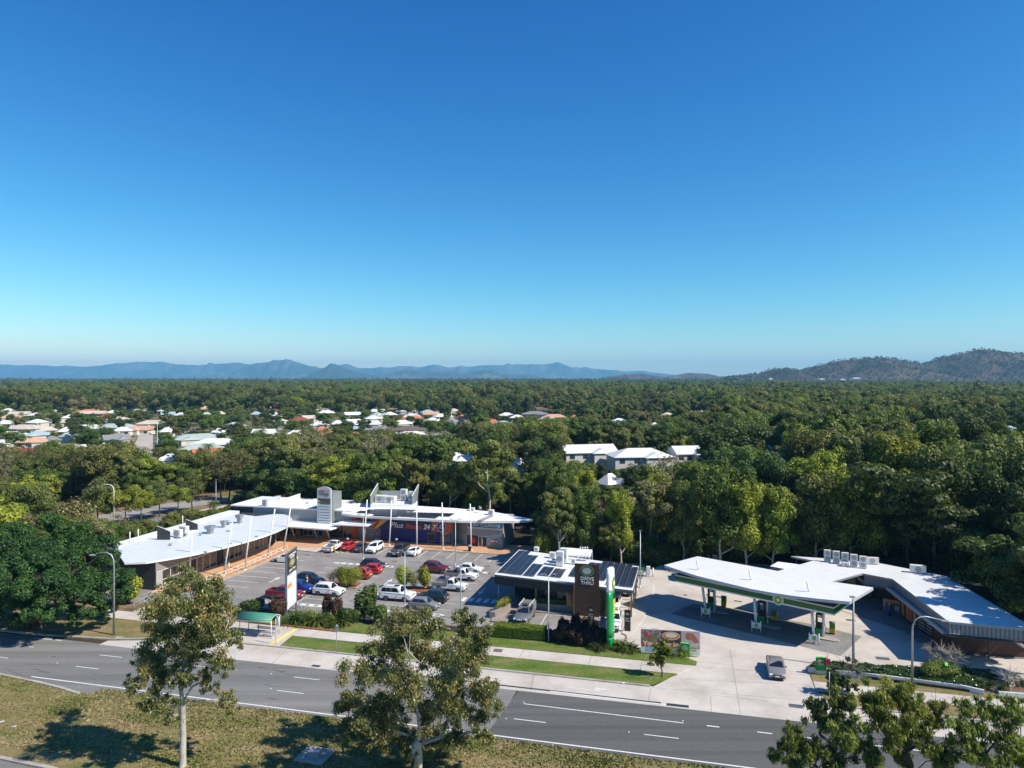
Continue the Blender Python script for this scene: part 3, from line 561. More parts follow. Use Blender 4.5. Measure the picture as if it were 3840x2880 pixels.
    if kind == 'tray':
        x0, x1 = -hl+.02, xd-.1; w2 = Wd/2+.03; side = .32 if 'sides' in opts else .06
        mb = MB(); mb.b2((x0, -w2, .80), (x1, w2, .88)); mb.build('tray', alu_tray if 'wood' not in opts else mat('weathered_tray', (.20, .18, .155), .8, var=.4, scale=2), t)
        mb = MB(); sm = PAINT['white'] if 'whitetray' in opts else (alu_tray if 'wood' not in opts else galv)
        for lo, hi in (((x0, -w2, .885), (x1, -w2+.04, .9+side)), ((x0, w2-.04, .885), (x1, w2, .9+side)), ((x0, -w2+.04, .885), (x0+.04, w2-.04, .9+side))): mb.b2(lo, hi)
        mb.build('tray_side', sm, t)
        mb = MB(); [mb.b2((x1-.05, s*w2-.03, .885), (x1, s*w2+.03, 1.72)) for s in (1, -1)]; mb.b2((x1-.05, -w2, 1.72), (x1, w2, 1.78)); mb.b2((x1-.05, -w2, .885), (x1, w2, 1.0)); [mb.b2((x1-.04, y-.02, 1.0), (x1-.01, y+.02, 1.72)) for y in (-.5, 0, .5)]; mb.build('headboard', sm, t)
    if 'toolbox' in opts: mb = MB(); mb.b2((-1.25, -.55, .9), (-.5, .55, 1.36)); mb.build('toolbox', galv, t, bevel=.02)
    if 'load' in opts:
        for (x, y, d) in ((-1.9, .4, (.8, .6, .35)), (-1.8, -.45, (.9, .7, .42)), (-.8, .1, (.7, 1.3, .62))): mb = MB(); mb.box((x, y, .89+d[2]/2), d); mb.build('cargo', galv if d[2] < .4 else trim_m, t, bevel=.04)
    if 'rails' in opts:
        for s in (1, -1): mb = MB(); mb.tube([(xb-.2, s*(wt-.08), Ht+.05), (xc+.2, s*(wt-.08), Ht+.05)], .025); mb.build('roof_rail', trim_m, t)
    if 'sunroof' in opts: mb = MB(); mb.b2((-.45, -.38, Ht-.0), (.3, .38, Ht+.025)); mb.build('sunroof', glass, t)
    if 'bullbar' in opts: mb = MB(); mb.tube([(hl-.1, -.85, .5), (hl+.12, -.7, .62), (hl+.14, -.6, .98), (hl+.14, .6, .98), (hl+.12, .7, .62), (hl-.1, .85, .5)], .045); mb.box((hl+.08, 0, .62), (.12, 1.5, .2)); mb.build('bull_bar', pm, t)
    return t
def near(px, py, kind, d, ang=0.0, off=0.0):
    """centre of a car whose near-side tyres touch the ground around that point; d=+1 nose to the right"""
    c = at(px, py, .05); a = A+ang; n = Vector((-math.sin(a), math.cos(a), 0)); c = c+n*(KIND[kind][1]/2); c.z = .045
    return (c, a+(0 if d > 0 else math.pi))
G1 = 'cars parked in the shopping centre car park'
for (kind, paint, px, py, d, lab, op) in [
    ('fourwd', 'white', 1480, 2256, 1, 'large white four wheel drive wagon with sunroof and bull bar', ('sunroof', 'bullbar', 'rails')),
    ('hatch', 'silver', 1583, 2289, 1, 'silver bronze hatchback nearest the road in the car park, nose to the right', ()),
    ('suv', 'slate', 1612, 2262, -1, 'slate SUV, tail to the right, between the silver hatchback and the tray truck', ()),
    ('tray', 'white', 1680, 2218, 1, 'older white tray truck with a weathered timber tray beside the right bush bed', ('wood', 'sides')),
    ('tray', 'white', 1724, 2178, 1, 'white single cab truck with boxes loaded on its alloy tray', ('load', 'sides')),
    ('sedan', 'white', 1752, 2150, 1, 'white sedan mostly hidden behind the loaded tray truck', ()),
    ('suv', 'maroon', 1624, 2151, 1, 'dark maroon SUV parked behind the right bush bed', ('rails',)),
    ('hatch', 'navy', 1391, 2134, 1, 'dark navy hatchback against the striped island, nose to the right', ()),
    ('hatch', 'red', 1376, 2153, -1, 'bright red hatchback with its tail to the right beside the navy hatchback', ()),
    ('suv', 'orange', 1330, 2173, -1, 'orange red SUV half hidden behind the left bush bed', ('rails',)),
    ('suv', 'white', 1221, 2236, 1, 'small white SUV beside the zebra crossing, nose to the right', ()),
    ('suv', 'black', 1148, 2197, 1, 'black SUV parked behind the blue SUV near the sign pylon', ('rails',)),
    ('suv', 'blue', 1110, 2225, 1, 'bright blue SUV between the black SUV and the red pickup', ()),
    ('pickup', 'maroon', 1056, 2250, 1, 'dark red dual cab pickup with black sports bar beside the pylon sign', ()),
    ('hatch', 'white', 1058, 2111, -1, 'white hatchback nosed in to the walkway railing', ())]:
    c, h = near(px, py, kind, d)
    if lab.startswith('dark red'): PAINT['dred'] = paint_m('dark_red', (.24, .012, .022))
    car(kind, 'dred' if lab.startswith('dark red') else paint, lab, c, h, G1, opts=op, rim=dark_rim if paint in ('black', 'slate') else None)
def nose(u, v, d, kind, paint, lab, op=(), ang=0.0, g=G1, z=.045):   # d=+1 nose away from the camera
    c = W(u, v, z); car(kind, paint, lab, c, A+math.pi/2*d+ang, g, opts=op)
nose(-63.8, 119.4, 1, 'tray', 'white', 'white tray truck with a metal toolbox, leftmost in the row below the gym', ('whitetray', 'sides', 'toolbox'))
nose(-61.3, 120.7, 1, 'hatch', 'red', 'red hatchback in the row below the gym, tail to the road')
nose(-58.7, 120.5, 1, 'sedan', 'dgrey', 'dark grey sedan between the red hatchback and the white crossover')
nose(-56.1, 120.4, -1, 'suv', 'white', 'white crossover with black lower grille facing the road below the gym')
nose(-50.9, 119.6, -1, 'pickup', 'dgrey', 'big dark pickup with chrome grille facing the road below the gym', ('chrome', 'cover'))
nose(-48.3, 120.2, 1, 'coupe', 'white', 'white fastback, rightmost car in the row below the gym')
G2 = 'vehicles at the coffee shop'
c = W(-21.35, 91.1, .05); car('pickup', 'grey', 'grey pickup with silver service body, roof rack and spotlights outside the coffee shop', c, A-math.pi/2-.02, G2, opts=('canopy',))
c = at(2311, 2282, .05)+Vector((-.2, .5, 0)); c.z = .06; car('hatch', 'white', 'white hatchback under the drive through roof', c, A-math.pi/2, G2)
c = at(2302, 2350, .05)+Vector((.1, .3, 0)); c.z = .06; car('pickup', 'white', 'white dual cab pickup leaving the drive through behind the green price pylon', c, A-math.pi/2+.06, G2)
c = W(-9.6, 106.2, .06); car('suv', 'black', 'black car at the order window under the rear of the drive through roof', c, A-math.pi/2, G2)
c = at(2909, 2522, .06); car('sedan', 'silver', 'silver sedan driving out across the concrete driveway', c, rad(-106), name='moving_car')
c = at(2545, 2172, .06)+Vector((1.2, .6, 0)); car('fourwd', 'white', 'white four wheel drive partly hidden behind the fuel canopy edge', c, A+rad(95), G2)
c = at(905, 1885); car('suv', 'black', 'black SUV parked under the street tree beyond the rear shops', Vector((c.x, c.y, .04)), rad(28))
# ================================================================ shopping centre
white_roof = ribbed('white_roof', (.86, .86, .85), .38, 'X', rough=.5, depth=.1, var=.12, dark=.97)
blue_roof = ribbed('pale_roof', (.70, .73, .75), .38, 'Y', rough=.4, depth=.15, var=.12, dark=.95)
white_p = mat('white_paint', (.78, .78, .77), .45, var=.08, scale=2); charcoal = mat('charcoal_wall', (.035, .036, .042), .7, var=.25, scale=.8)
taupe = mat('taupe_wall', (.26, .225, .20), .8, var=.08, scale=1); lgrey = mat('light_grey_wall', (.36, .37, .37), .75, var=.12, scale=.9)
ggrey = mat('grey_green_panel', (.19, .215, .215), .7, var=.08, scale=1); dgrey_m = mat('dark_grey_panel', (.10, .105, .115), .6, var=.1)
shop_glass = mat('shop_glass', (.03, .035, .04), .08, spec=.9, var=.5, scale=.6); blind = mat('tan_blind', (.35, .26, .17), .6, var=.3, scale=1.5)
tan_w = mat('tan_wall', (.48, .26, .11), .8, var=.1); navy_w = mat('navy_wall', (.012, .018, .14), .55, var=.12, scale=.7); orange_w = mat('orange_wall', (.55, .10, .025), .6, var=.1, scale=1)
solar_m = ribbed('solar_cells', (.014, .017, .028), .42, 'X', rough=.35, depth=.05, var=.3, dark=4.0); steel = mat('grey_steel', (.30, .33, .36), .45, metal=.3, var=.1)
def wmb(t):
    mb = MB(); mb.M = (Matrix.Translation(t.location) @ Matrix.Rotation(t.rotation_euler.z, 4, 'Z')).inverted(); return mb
def wall_panel(t, name, m, a, b, z0, z1, th=.06, out=0.0):
    """panel standing on the line a-b (world xy), shifted out to its right by `out`"""
    a, b = Vector(a).to_2d(), Vector(b).to_2d(); d = (b-a).normalized(); n = Vector((d.y, -d.x)); mb = wmb(t)
    q = [a+n*out, b+n*out, b+n*(out-th), a+n*(out-th)]; mb.prism(q, z0, z1); return mb.build(name, m, t)
def shopfront(t, a, b, z0, z1, n, frame=white_p, gm=shop_glass, out=.03, name='window', mid=None):
    """one glazed bay: framed panes between a and b"""
    a, b = Vector(a).to_2d(), Vector(b).to_2d(); d = (b-a).normalized(); nn = Vector((d.y, -d.x)); L = (b-a).length
    w = wall_panel(t, name, gm, a, b, z0+.05, z1-.05, .05, out)
    mb = wmb(t)
    def bar(s0, s1, h0, h1):
        p0, p1 = a+d*s0, a+d*s1; mb.prism([p0+nn*(out+.05), p1+nn*(out+.05), p1+nn*(out-.03), p0+nn*(out-.03)], h0, h1)
    for k in range(n+1): s = L*k/n; bar(max(0, s-.04), min(L, s+.04), z0, z1)
    bar(0.04, L-.04, z0-.001, z0+.09); bar(0.04, L-.04, z1-.09, z1+.001)
    if mid: bar(.04, L-.04, mid, mid+.06)
    fr = mb.build('frame', frame, None); fr.parent = w; fr.matrix_parent_inverse = Matrix(); return w
def mast(t, base, top, r=.13):
    mb = wmb(t); mb.tube([base, top], [r, r*.8], 10); mb.tube([Vector(base)+Vector((0, 0, -.02)), Vector(base)+Vector((0, 0, .25))], r*1.5, 10); return mb.build('mast', white_p, t)
# ---------------- left wing
lw = thing('shop_building', 'curved left wing of the shopping centre with a pale blue grey roof and leaning masts', 'shop building', W(-80, 100), A)
ZR = 4.42
fr = [at(x, y, ZR) for x, y in ((467, 2111), (548, 2108), (600, 2100), (660, 2090), (720, 2079), (780, 2066), (840, 2052), (900, 2036), (950, 2022), (1000, 2006), (1040, 1991), (1070, 1977), (1088, 1965), (1096, 1954), (1095, 1944), (1084, 1935), (1066, 1929), (1035, 1927))]
rf = fr+[at(960, 1936, ZR), W(-88.9, 125.5), W(-88.9, 98), at(432, 2062, ZR)]
mb = wmb(lw); mb.prism([p.to_2d() for p in rf], ZR-.26, ZR, 1, mtop=0); mb.build('roof', [blue_roof, white_p], lw)
wl = [W(-77.3, 90.3), W(-77.3, 121.6), W(-80.5, 128.2), W(-88.7, 128.2), W(-88.7, 90.3)]
mb = wmb(lw); mb.prism([p.to_2d() for p in wl], 0, ZR-.27); mb.build('wall', charcoal, lw)
for (v0, v1) in ((90.32, 97.5), (97.5, 104.5), (104.5, 112), (112, 121.5)): wall_panel(lw, 'fascia', taupe, W(-77.3, v0+.01), W(-77.3, v1), 2.72, ZR-.3, .12, .10)
for v0, v1, n, g, z1 in ((90.5, 91.6, 1, lgrey, 2.7), (91.7, 95.2, 2, shop_glass, 2.7), (95.5, 97.6, 2, shop_glass, 2.7), (98.0, 99.4, 1, charcoal, 2.7), (99.5, 100.8, 1, shop_glass, 2.7), (101.0, 104.3, 2, shop_glass, 2.7), (106.3, 109.2, 2, shop_glass, 2.7), (109.3, 111.3, 2, shop_glass, 2.7), (111.5, 113.3, 2, blind, 2.7), (113.5, 115.0, 1, blind, 2.7), (115.1, 116.4, 1, shop_glass, 2.7), (116.5, 119.2, 2, blind, 2.7)):
    shopfront(lw, W(-77.3, v0), W(-77.3, v1), .16, z1, n, gm=g, mid=1.2 if n == 2 and g is shop_glass and v0 < 100 else None)
shopfront(lw, W(-77.25, 121.7), W(-80.4, 128.0), .2, 2.9, 3, mid=1.3)
wall_panel(lw, 'sign_board', mat('red_sign', (.35, .03, .02), .5), W(-77.3, 112.3), W(-77.3, 116.2), 2.95, 3.65, .05, .17)
wall_panel(lw, 'poster', mat('poster_orange', (.6, .25, .12), .6), W(-77.3, 106.5), W(-77.3, 107.2), 1.3, 2.1, .02, .10)
wall_panel(lw, 'poster', white_p, W(-77.3, 106.5), W(-77.3, 107.1), .85, 1.2, .02, .10)
mb = wmb(lw); mb.prism([W(-91.4, 96), W(-89.05, 96), W(-89.05, 127.5), W(-91.4, 127.5)], 0, 4.6); mb.build('parapet', white_p, lw)
for b_, tp in ((W(-76.0, 95.9), (722, 1988)), (at(838, 2164), (871, 1958)), (at(917, 2140), (943, 1936)), (at(1003, 2092), (1031, 1908)), (at(1061, 2068), (1095, 1874))):
    mast(lw, b_, atY(tp[0], tp[1], b_.y+.3))
for px, py in ((770, 2072), (862, 2040), (962, 2013)): c = at(px, py, ZR); mb = wmb(lw); mb.box((c.x, c.y, ZR+.08), (.5, .3, .16), rz=A); mb.build('gutter_cap', steel, lw)
def fin(t, a, b, z0, za, zb_, m, th=.18, name='screen'):
    a, b = Vector(a).to_2d(), Vector(b).to_2d(); d = (b-a).normalized(); n = Vector((-d.y, d.x))*th/2; mb = wmb(t)
    mb.prism([a-n, b-n, b+n, a+n], z0, [za, zb_, zb_, za], 0, mtop=1); return mb.build(name, [m, white_p], t)
def on(px, py, z=ZR): return at(px, py, z)
fin(lw, on(590, 2024), on(638, 2024), ZR+.005, 6.75, 5.85, charcoal); fin(lw, on(697, 1990), on(741, 1990), ZR+.005, 6.45, 5.65, charcoal)
mb = wmb(lw); p0, p1 = on(641, 2021), on(742, 1990); mb.prism([p0.to_2d(), p1.to_2d(), (p1+Vector((-1.3, -.4, 0))).to_2d(), (p0+Vector((-1.3, -.4, 0))).to_2d()], ZR, ZR+.16); mb.build('plant_deck', white_p, lw)
def ac(p, rz, d, label, fans=1, group='air conditioning units on the roofs', m=None, grille='side'):
    t = thing('air_conditioner', label, 'air conditioner', p, rz, group); mb = MB(); mb.box((0, 0, d[2]/2+.1), d); mb.build('casing', m or mat('ac_white', (.70, .68, .64), .5), t, bevel=.02)
    mb = MB(); [mb.box((s*d[0]*.35, 0, .05), (.08, d[1], .1)) for s in (1, -1)]; mb.build('foot', steel, t)
    for k in range(fans):
        z = .1+d[2]*((k+.5)/fans) if grille == 'side' else d[2]+.1
        mb = MB()
        if grille == 'side': r = min(d[0], d[2]/fans)*.40; mb.lathe([(r, -d[1]/2-.02), (r, -d[1]/2+.02)][::-1], (0, 0, z), 18, ax='Y')
        else: mb.lathe([(d[1]*.3, z), (d[1]*.3, z+.03)], ((k-(fans-1)/2)*d[0]/fans, 0, 0), 16)
        mb.build('fan_grille', trim_m if grille != 'side' else mat('fan_grey', (.33, .34, .35), .5), t)
    return t
ac(on(668, 2014, ZR+.16), A, (1.3, .8, 1.2), 'box air conditioner beside the nearer dark screen on the left wing roof'); ac(on(690, 2003, ZR+.16), A, (1.4, .9, 1.3), 'box air conditioner between the two dark screens, nearer the farther screen')
def vent(px, py, z, label, h=.9, r=.35, cap=True, sq=False):
    t = thing('roof_vent', label, 'roof vent', at(px, py, z), A, 'vents on the roofs'); mb = MB()
    if sq: mb.box((0, 0, h*.3), (r*1.5, r*1.5, h*.6)); mb.box((0, 0, h*.8), (r*2.2, r*2.2, h*.4), taper=1.25)
    else: mb.lathe([(r*.6, 0), (r*.6, h*.6), (r, h*.65), (r*1.05, h*.85), (r*.5, h)], n=14)
    mb.build('cowl', galv, t); return t
vent(788, 2001, ZR, 'large square galvanised exhaust cowl in the middle of the left wing roof', 1.35, .55, sq=True); vent(838, 1978, ZR, 'galvanised vent behind the large exhaust cowl on the left wing roof', 1.2, .33, sq=True)
vent(898, 1962, ZR, 'tall galvanised exhaust stack toward the far end of the left wing roof', 1.6, .42, sq=True); vent(855, 1968, ZR, 'pale cylinder vent on the far half of the left wing roof', .8, .38)
vent(640, 2046, ZR, 'small low white vent near the front of the left wing roof', .35, .28); vent(752, 2008, ZR, 'small white vent left of the large exhaust cowl', .4, .25)
vent(1152, 1888, 5.55, 'tiny roof vent on the white roof left of the village sign', .3, .25)
def dish(px, py, z, label, r=.42, rz=0):
    t = thing('satellite_dish', label, 'satellite dish', at(px, py, z), rz, 'satellite dishes on the roofs'); mb = MB()
    mb.tube([(0, 0, 0), (0, 0, .6), (0, -.15, .75)], .03, 6); mb.build('bracket', steel, t); mb = MB(); mb.M = Matrix.Translation((0, -.2, .85)) @ Matrix.Rotation(rad(60), 4, 'X')
    mb.lathe([(.02, -.02), (r*.5, .03), (r, .14), (r*1.02, .16), (r*.5, .06), (.02, .02)], n=16); mb.build('reflector', mat('dish_grey', (.42, .45, .5), .4), t)
dish(700, 2011, ZR, 'satellite dish on the plant deck edge of the left wing roof', rz=.6); dish(868, 1992, ZR, 'satellite dish behind the second leaning mast', rz=.8); dish(1796, 1922, 5.5, 'satellite dish at the back right of the gym roof', .4, rz=2.4)
for px, py, hh in ((487, 2043, 2.1), (518, 2037, 2.3), (685, 1972, 1.9)): mb = wmb(lw); c = at(px, py, 4.6); mb.tube([c, c+Vector((0, 0, hh))], .07, 8); mb.build('flue_pipe', white_p, lw)
# ramp railing along the walkway and steps by the corner
t = thing('handrail', 'long white handrail along the edge of the left wing walkway', 'railing', W(-71.4, 95), A); mb = wmb(t)
rp = [W(-71.9, 93.8, .15), W(-71.35, 97, .15), W(-71.1, 103, .15), W(-71.1, 109, .15), W(-71.4, 116.4, .15)]
def lerp(pts, s):
    n = len(pts)-1; i = min(int(s*n), n-1); f_ = s*n-i; return pts[i]*(1-f_)+pts[i+1]*f_
for h in (1.05, .55): mb.tube([lerp(rp, k/16)+Vector((0, 0, h)) for k in range(17)], .035, 6)
for k in range(0, 17): p = lerp(rp, k/16); mb.tube([p, p+Vector((0, 0, 1.05))], .035, 6)
mb.build('rails', white_p, t)
for i, (px, py) in enumerate(((617, 2208), (645, 2192), (858, 2137))):
    t = thing('bollard', ['white bollard nearest the corner of the left wing', 'second white bollard from the left wing corner', 'white bollard with a crossbar on the walkway by the glazed shops'][i], 'bollard', at(px, py, .15), 0, 'white bollards on the walkway'); mb = MB(); mb.lathe([(.1, 0), (.1, 1.1), (.08, 1.14)], n=12); mb.build('post', white_p, t)
for i, (a, b, hx) in enumerate(((( -73.0, 81.4), (-72.9, 84.8), (-72.9, 88.2)), ((-71.0, 81.2), (-71.0, 84.6), (-71.0, 88.0)))):
    t = thing('handrail', ['left galvanised handrail of the ramp from the footpath', 'right galvanised handrail of the ramp from the footpath'][i], 'railing', W(*a), A, 'ramp handrails'); mb = wmb(t)
    for h in (1.0, .55): mb.tube([W(*a, .15+h), W(*b, .3+h+.25), W(*hx, .2+h)], .03, 6)
    for q in (a, b, hx, ((a[0]+b[0])/2, (a[1]+b[1])/2), ((hx[0]+b[0])/2, (hx[1]+b[1])/2)): mb.tube([W(*q, .02), W(*q, 1.2)], .03, 6)
    mb.build('rails', galv, t)
ground_block('ramp', [W(-72.9, 81), W(-71.1, 81), W(-71.1, 88.2), W(-72.9, 88.2)], 0, .18, conc)
# ---------------- rear wing, gym, dry cleaner
rw_ = thing('shop_building', 'rear block of the shopping centre with the blue and orange gym and the dry cleaner', 'shop building', W(-60, 130), A)
ZG = 5.2
fe = [at(x, y, ZG) for x, y in ((1280, 1924), (1325, 1931), (1375, 1935), (1425, 1938), (1475, 1941), (1530, 1943.5), (1590, 1946.5), (1650, 1949), (1720, 1952), (1800, 1953.5), (1870, 1953.5), (1930, 1953), (1975, 1951), (1998, 1948), (1990, 1944))]
bk = [at(1930, 1934, ZG+.1), at(1850, 1919, ZG+.25), at(1700, 1905, ZG+.4), at(1600, 1899, ZG+.45), at(1500, 1893, ZG+.5), at(1330, 1884, ZG+.5)]
mb = wmb(rw_); pts = fe+bk; zt = [ZG]*len(fe)+[ZG+.1, ZG+.25, ZG+.4, ZG+.45, ZG+.5, ZG+.5]
k = mb.pts([(p.x, p.y, z) for p, z in zip(pts, zt)]); mb.face(list(range(k, k+len(pts))), 0); k2 = mb.pts([(p.x, p.y, z-.4) for p, z in zip(pts, zt)]); mb.face(list(range(k2, k2+len(pts)))[::-1], 1)
for i in range(len(pts)): j = (i+1) % len(pts); mb.face((k2+i, k2+j, k+j, k+i), 1)
mb.build('roof', [white_roof, white_p], rw_)
mb = wmb(rw_); mb.prism([W(-91.4, 128.45).to_2d(), W(-64.4, 128.45).to_2d(), W(-64.4, 139).to_2d(), W(-91.4, 139).to_2d()], 0, 5.32); mb.build('wall', lgrey, rw_)
mb = wmb(rw_); mb.prism([W(-91.7, 128.2).to_2d(), W(-66.4, 128.2).to_2d(), W(-66.4, 130).to_2d(), W(-58, 132), W(-58, 139.3), W(-91.7, 139.3)], 5.33, 5.56, 1, mtop=0); mb.build('roof', [white_roof, white_p], rw_)
mb = wmb(rw_); mb.prism([W(-64.4, 128.5), W(-44.3, 128.5), W(-44.3, 131.2), W(-41.1, 128.2), W(-34.0, 127.8), W(-34.0, 136), W(-64.4, 137)], 0, ZG-.3); mb.build('wall', lgrey, rw_)
wall_panel(rw_, 'cladding', charcoal, W(-91.4, 128.45), W(-86.6, 128.45), 0, 5.32, .1, .1)
wall_panel(rw_, 'cladding', ribbed('weatherboard', (.40, .40, .39), .35, 'Z', rough=.7, depth=.2), W(-86.55, 128.45), W(-71.2, 128.45), 2.9, 5.32, .08, .08)
fin(rw_, W(-90.8, 131.0), W(-83.3, 133.2), 5.57, 5.65, 7.0, white_p, name='parapet'); fin(rw_, W(-83.0, 132.0), W(-79.2, 134), 5.57, 6.2, 7.5, white_p, name='parapet')
ac(at(995, 1897, 5.56), A, (1.0, .8, 1.15), 'grey air conditioner alone on the white roof behind the left wing tip', m=mat('ac_grey', (.4, .4, .42), .5))
mb = wmb(rw_); c = at(1115, 1873, 5.56); mb.tube([c, c+Vector((0, 0, .95))], .12, 8); mb.build('flue_pipe', white_p, rw_)
# shops under the mid awning
wall_panel(rw_, 'wall', charcoal, W(-79.5, 128.45), W(-64.45, 128.45), .14, 2.9, .05, .05)
shopfront(rw_, W(-79.3, 128.45), W(-76.8, 128.45), .2, 2.6, 2, out=.09, mid=1.4); wall_panel(rw_, 'wall', tan_w, W(-76.7, 128.45), W(-75.9, 128.45), .15, 2.8, .05, .09)
shopfront(rw_, W(-75.2, 128.45), W(-70.9, 128.45), .2, 2.7, 4, out=.09, mid=1.3); wall_panel(rw_, 'wall', tan_w, W(-70.8, 128.45), W(-69.6, 128.45), .15, 2.8, .05, .09)
shopfront(rw_, W(-67.4, 128.45), W(-64.6, 128.45), .2, 2.7, 3, out=.09, frame=steel)
aw = [at(1078, 1974, 3.15), at(1237, 1985, 3.15), at(1262, 1978, 3.15), W(-66.2, 128.3), W(-80.5, 128.3)]
mb = wmb(rw_); mb.prism([p.to_2d() for p in aw], 2.9, 3.15); mb.build('awning', white_p, rw_, bevel=.03)
aw = [W(-66.6, 123.9), W(-59.4, 124.1), W(-59.4, 128.3), W(-66.0, 128.3)]
mb = wmb(rw_); mb.prism([p.to_2d() for p in aw], 3.5, 3.72); mb.build('awning', white_p, rw_, bevel=.03)
for px in ((1103, 1107), (1185, 1190), (1233, 1238)):
    b_ = at(px[1], 2021 if px[1] < 1200 else 2025, .15); mb = wmb(rw_); mb.tube([b_, Vector((b_.x-.55, b_.y-1.0, 2.95))], .11, 8); mb.build('column', white_p, rw_)
# sign tower
tw = thing('sign_tower', 'tall white tenant sign reading Village with a stack of blank boards above the rear shops', 'sign', W(-69.7, 127), A)
mb = MB(); mb.b2((-1.35, .35, 3.16), (1.35, 4.2, 8.9)); mb.build('tower_block', ggrey, tw)
for x in (-1.42, 1.42): mb = MB(); mb.box((x, -.25, 6.6), (.16, .16, 6.6)); mb.build('post', white_p, tw)
mb = MB(); ar = [(-1.3, 8.2), (1.3, 8.2), (1.3, 9.85)]+[(1.3*math.cos(math.pi*k/12), 9.85+.45*math.sin(math.pi*k/12)) for k in range(1, 12)]+[(-1.3, 9.85)]
n0 = mb.pts([(x, -.45, z) for x, z in ar]); n1 = mb.pts([(x, -.1, z) for x, z in ar]); mb.face(range(n0, n0+len(ar))); mb.face(list(range(n1, n1+len(ar)))[::-1])
for i in range(len(ar)): j = (i+1) % len(ar); mb.face((n0+i, n1+i, n1+j, n0+j))
sb = mb.build('sign_box', mat('sign_grey', (.42, .45, .50), .5), tw)
mb = MB(); mb.b2((-1.1, -.475, 9.35), (1.1, -.452, 9.62)); mb.build('pink_strip', mat('pink_strip', (.50, .03, .08), .5), tw)
mb = MB(); mb.prism([(.1, 9.36), (1.1, 9.36), (1.1, 9.45), (.6, 9.62)], -.49, -.478); mb.M = Matrix()
mb2 = MB(); mb2.poly([(.15, -.482, 9.37), (1.05, -.482, 9.37), (.62, -.482, 9.6)]); mb2.build('sun_motif', mat('gold', (.8, .4, .05), .5), tw)
text('lettering', 'Village', .98, mat('dark_letter', (.05, .05, .06), .5), tw, (0, -.47, 8.92), sx=.86)
for k in range(9):
    z = 7.72-k*.535; mb = MB(); mb.b2((-1.22, -.42, z-.2), (1.22, -.18, z+.2)); mb.build('sign_board', [mat('board_brown', (.12, .06, .04), .5, var=.5, scale=3), mat('board_green', (.03, .14, .08), .5, var=.5, scale=3)][k] if k < 2 else mat('board_blank', (.50, .53, .57), .5), tw)
mb = MB(); mb.b2((-1.5, -.3, 3.35), (1.5, -.2, 3.55)); mb.b2((-1.5, -.3, 8.02), (1.5, -.2, 8.16)); mb.build('cross_bar', white_p, tw)
# gym front (line v=128.45, u -64.3 .. -44.3)
gv = 128.5
wall_panel(rw_, 'pillar', orange_w, W(-64.5, gv-.3), W(-63.5, gv-.3), 0.1, ZG-.32, .5, .1); wall_panel(rw_, 'fascia', orange_w, W(-63.5, gv), W(-44.35, gv), 4.2, ZG-.41, .08, .12)
wall_panel(rw_, 'fascia', orange_w, W(-63.45, gv), W(-59.0, gv), 2.35, 4.2, .08, .10); wall_panel(rw_, 'fascia', orange_w, W(-48.0, gv), W(-44.35, gv), 2.35, 4.2, .08, .10)
wall_panel(rw_, 'wall', navy_w, W(-58.6, gv), W(-44.35, gv), .14, 2.35, .08, .08)
mb = wmb(rw_); o = gv-.14
def gp(u, z): return W(u, o, z)
mb.poly([gp(-59.5, 2.35), gp(-48.2, 2.35), gp(-48.2, 4.2), gp(-57.2, 4.2)]); mb.build('sign_panel', mat('sign_blue', (.02, .045, .15), .45, var=.6, scale=.5), rw_)
mb = wmb(rw_); o -= .01; mb.poly([gp(-59.9, 2.35), gp(-59.4, 2.35), gp(-57.0, 4.2), gp(-58.4, 4.2)]); mb.poly([gp(-63.3, 2.8), gp(-63.3, 3.3), gp(-60.9, 4.1), gp(-60.9, 3.7)]); mb.build('sign_stripe', mat('stripe_yellow', (.75, .45, .08), .5), rw_)
def mount(t, u, v, z): return (Matrix.Translation(t.location) @ Matrix.Rotation(A, 4, 'Z')).inverted() @ W(u, v, z)
wh = mat('letter_white', (.8, .8, .8), .5); og = mat('letter_orange', (.60, .08, .03), .5)
text('lettering', 'Plus', 1.42, wh, rw_, mount(rw_, -55.3, gv-.18, 3.2), shear=.28, bold=.015, sx=1.15); text('lettering', 'fitness', 1.30, og, rw_, mount(rw_, -51.9, gv-.18, 3.12), shear=.3, bold=.035, sx=.98)
text('lettering', '24', 1.28, wh, rw_, mount(rw_, -48.75-.45, gv-.18, 3.15), shear=.25, bold=.045, sx=.95); text('lettering', '/', 1.2, og, rw_, mount(rw_, -48.35, gv-.18, 3.15), shear=.25, bold=.02); text('lettering', '7', 1.28, wh, rw_, mount(rw_, -47.75, gv-.18, 3.15), shear=.25, bold=.045)
for u, z in ((-61.0, 3.3), (-46.2, 3.4)):
    c = mount(rw_, u, gv-.16, z); mb = MB(); mb.lathe([(1.0, c.y-.05), (1.0, c.y)][::-1], (c.x, 0, c.z), 28, ax='Y', sm=False); mb.build('round_badge', navy_w, rw_)
    mb = MB(); R1, R0 = .93, .85; y = c.y-.06
    for k in range(32): a0, a1 = 2*math.pi*k/32, 2*math.pi*(k+1)/32; mb.poly([(c.x+r*math.cos(a), y, c.z+r*math.sin(a)) for r, a in ((R0, a0), (R1, a0), (R1, a1), (R0, a1))])
    mb.build('badge_ring', wh, rw_); text('lettering', '24/7', .42, wh, rw_, (c.x, y-.005, c.z+.22), bold=.01); text('lettering', 'fitness', .42, wh, rw_, (c.x, y-.005, c.z-.22), shear=.2, bold=.01)
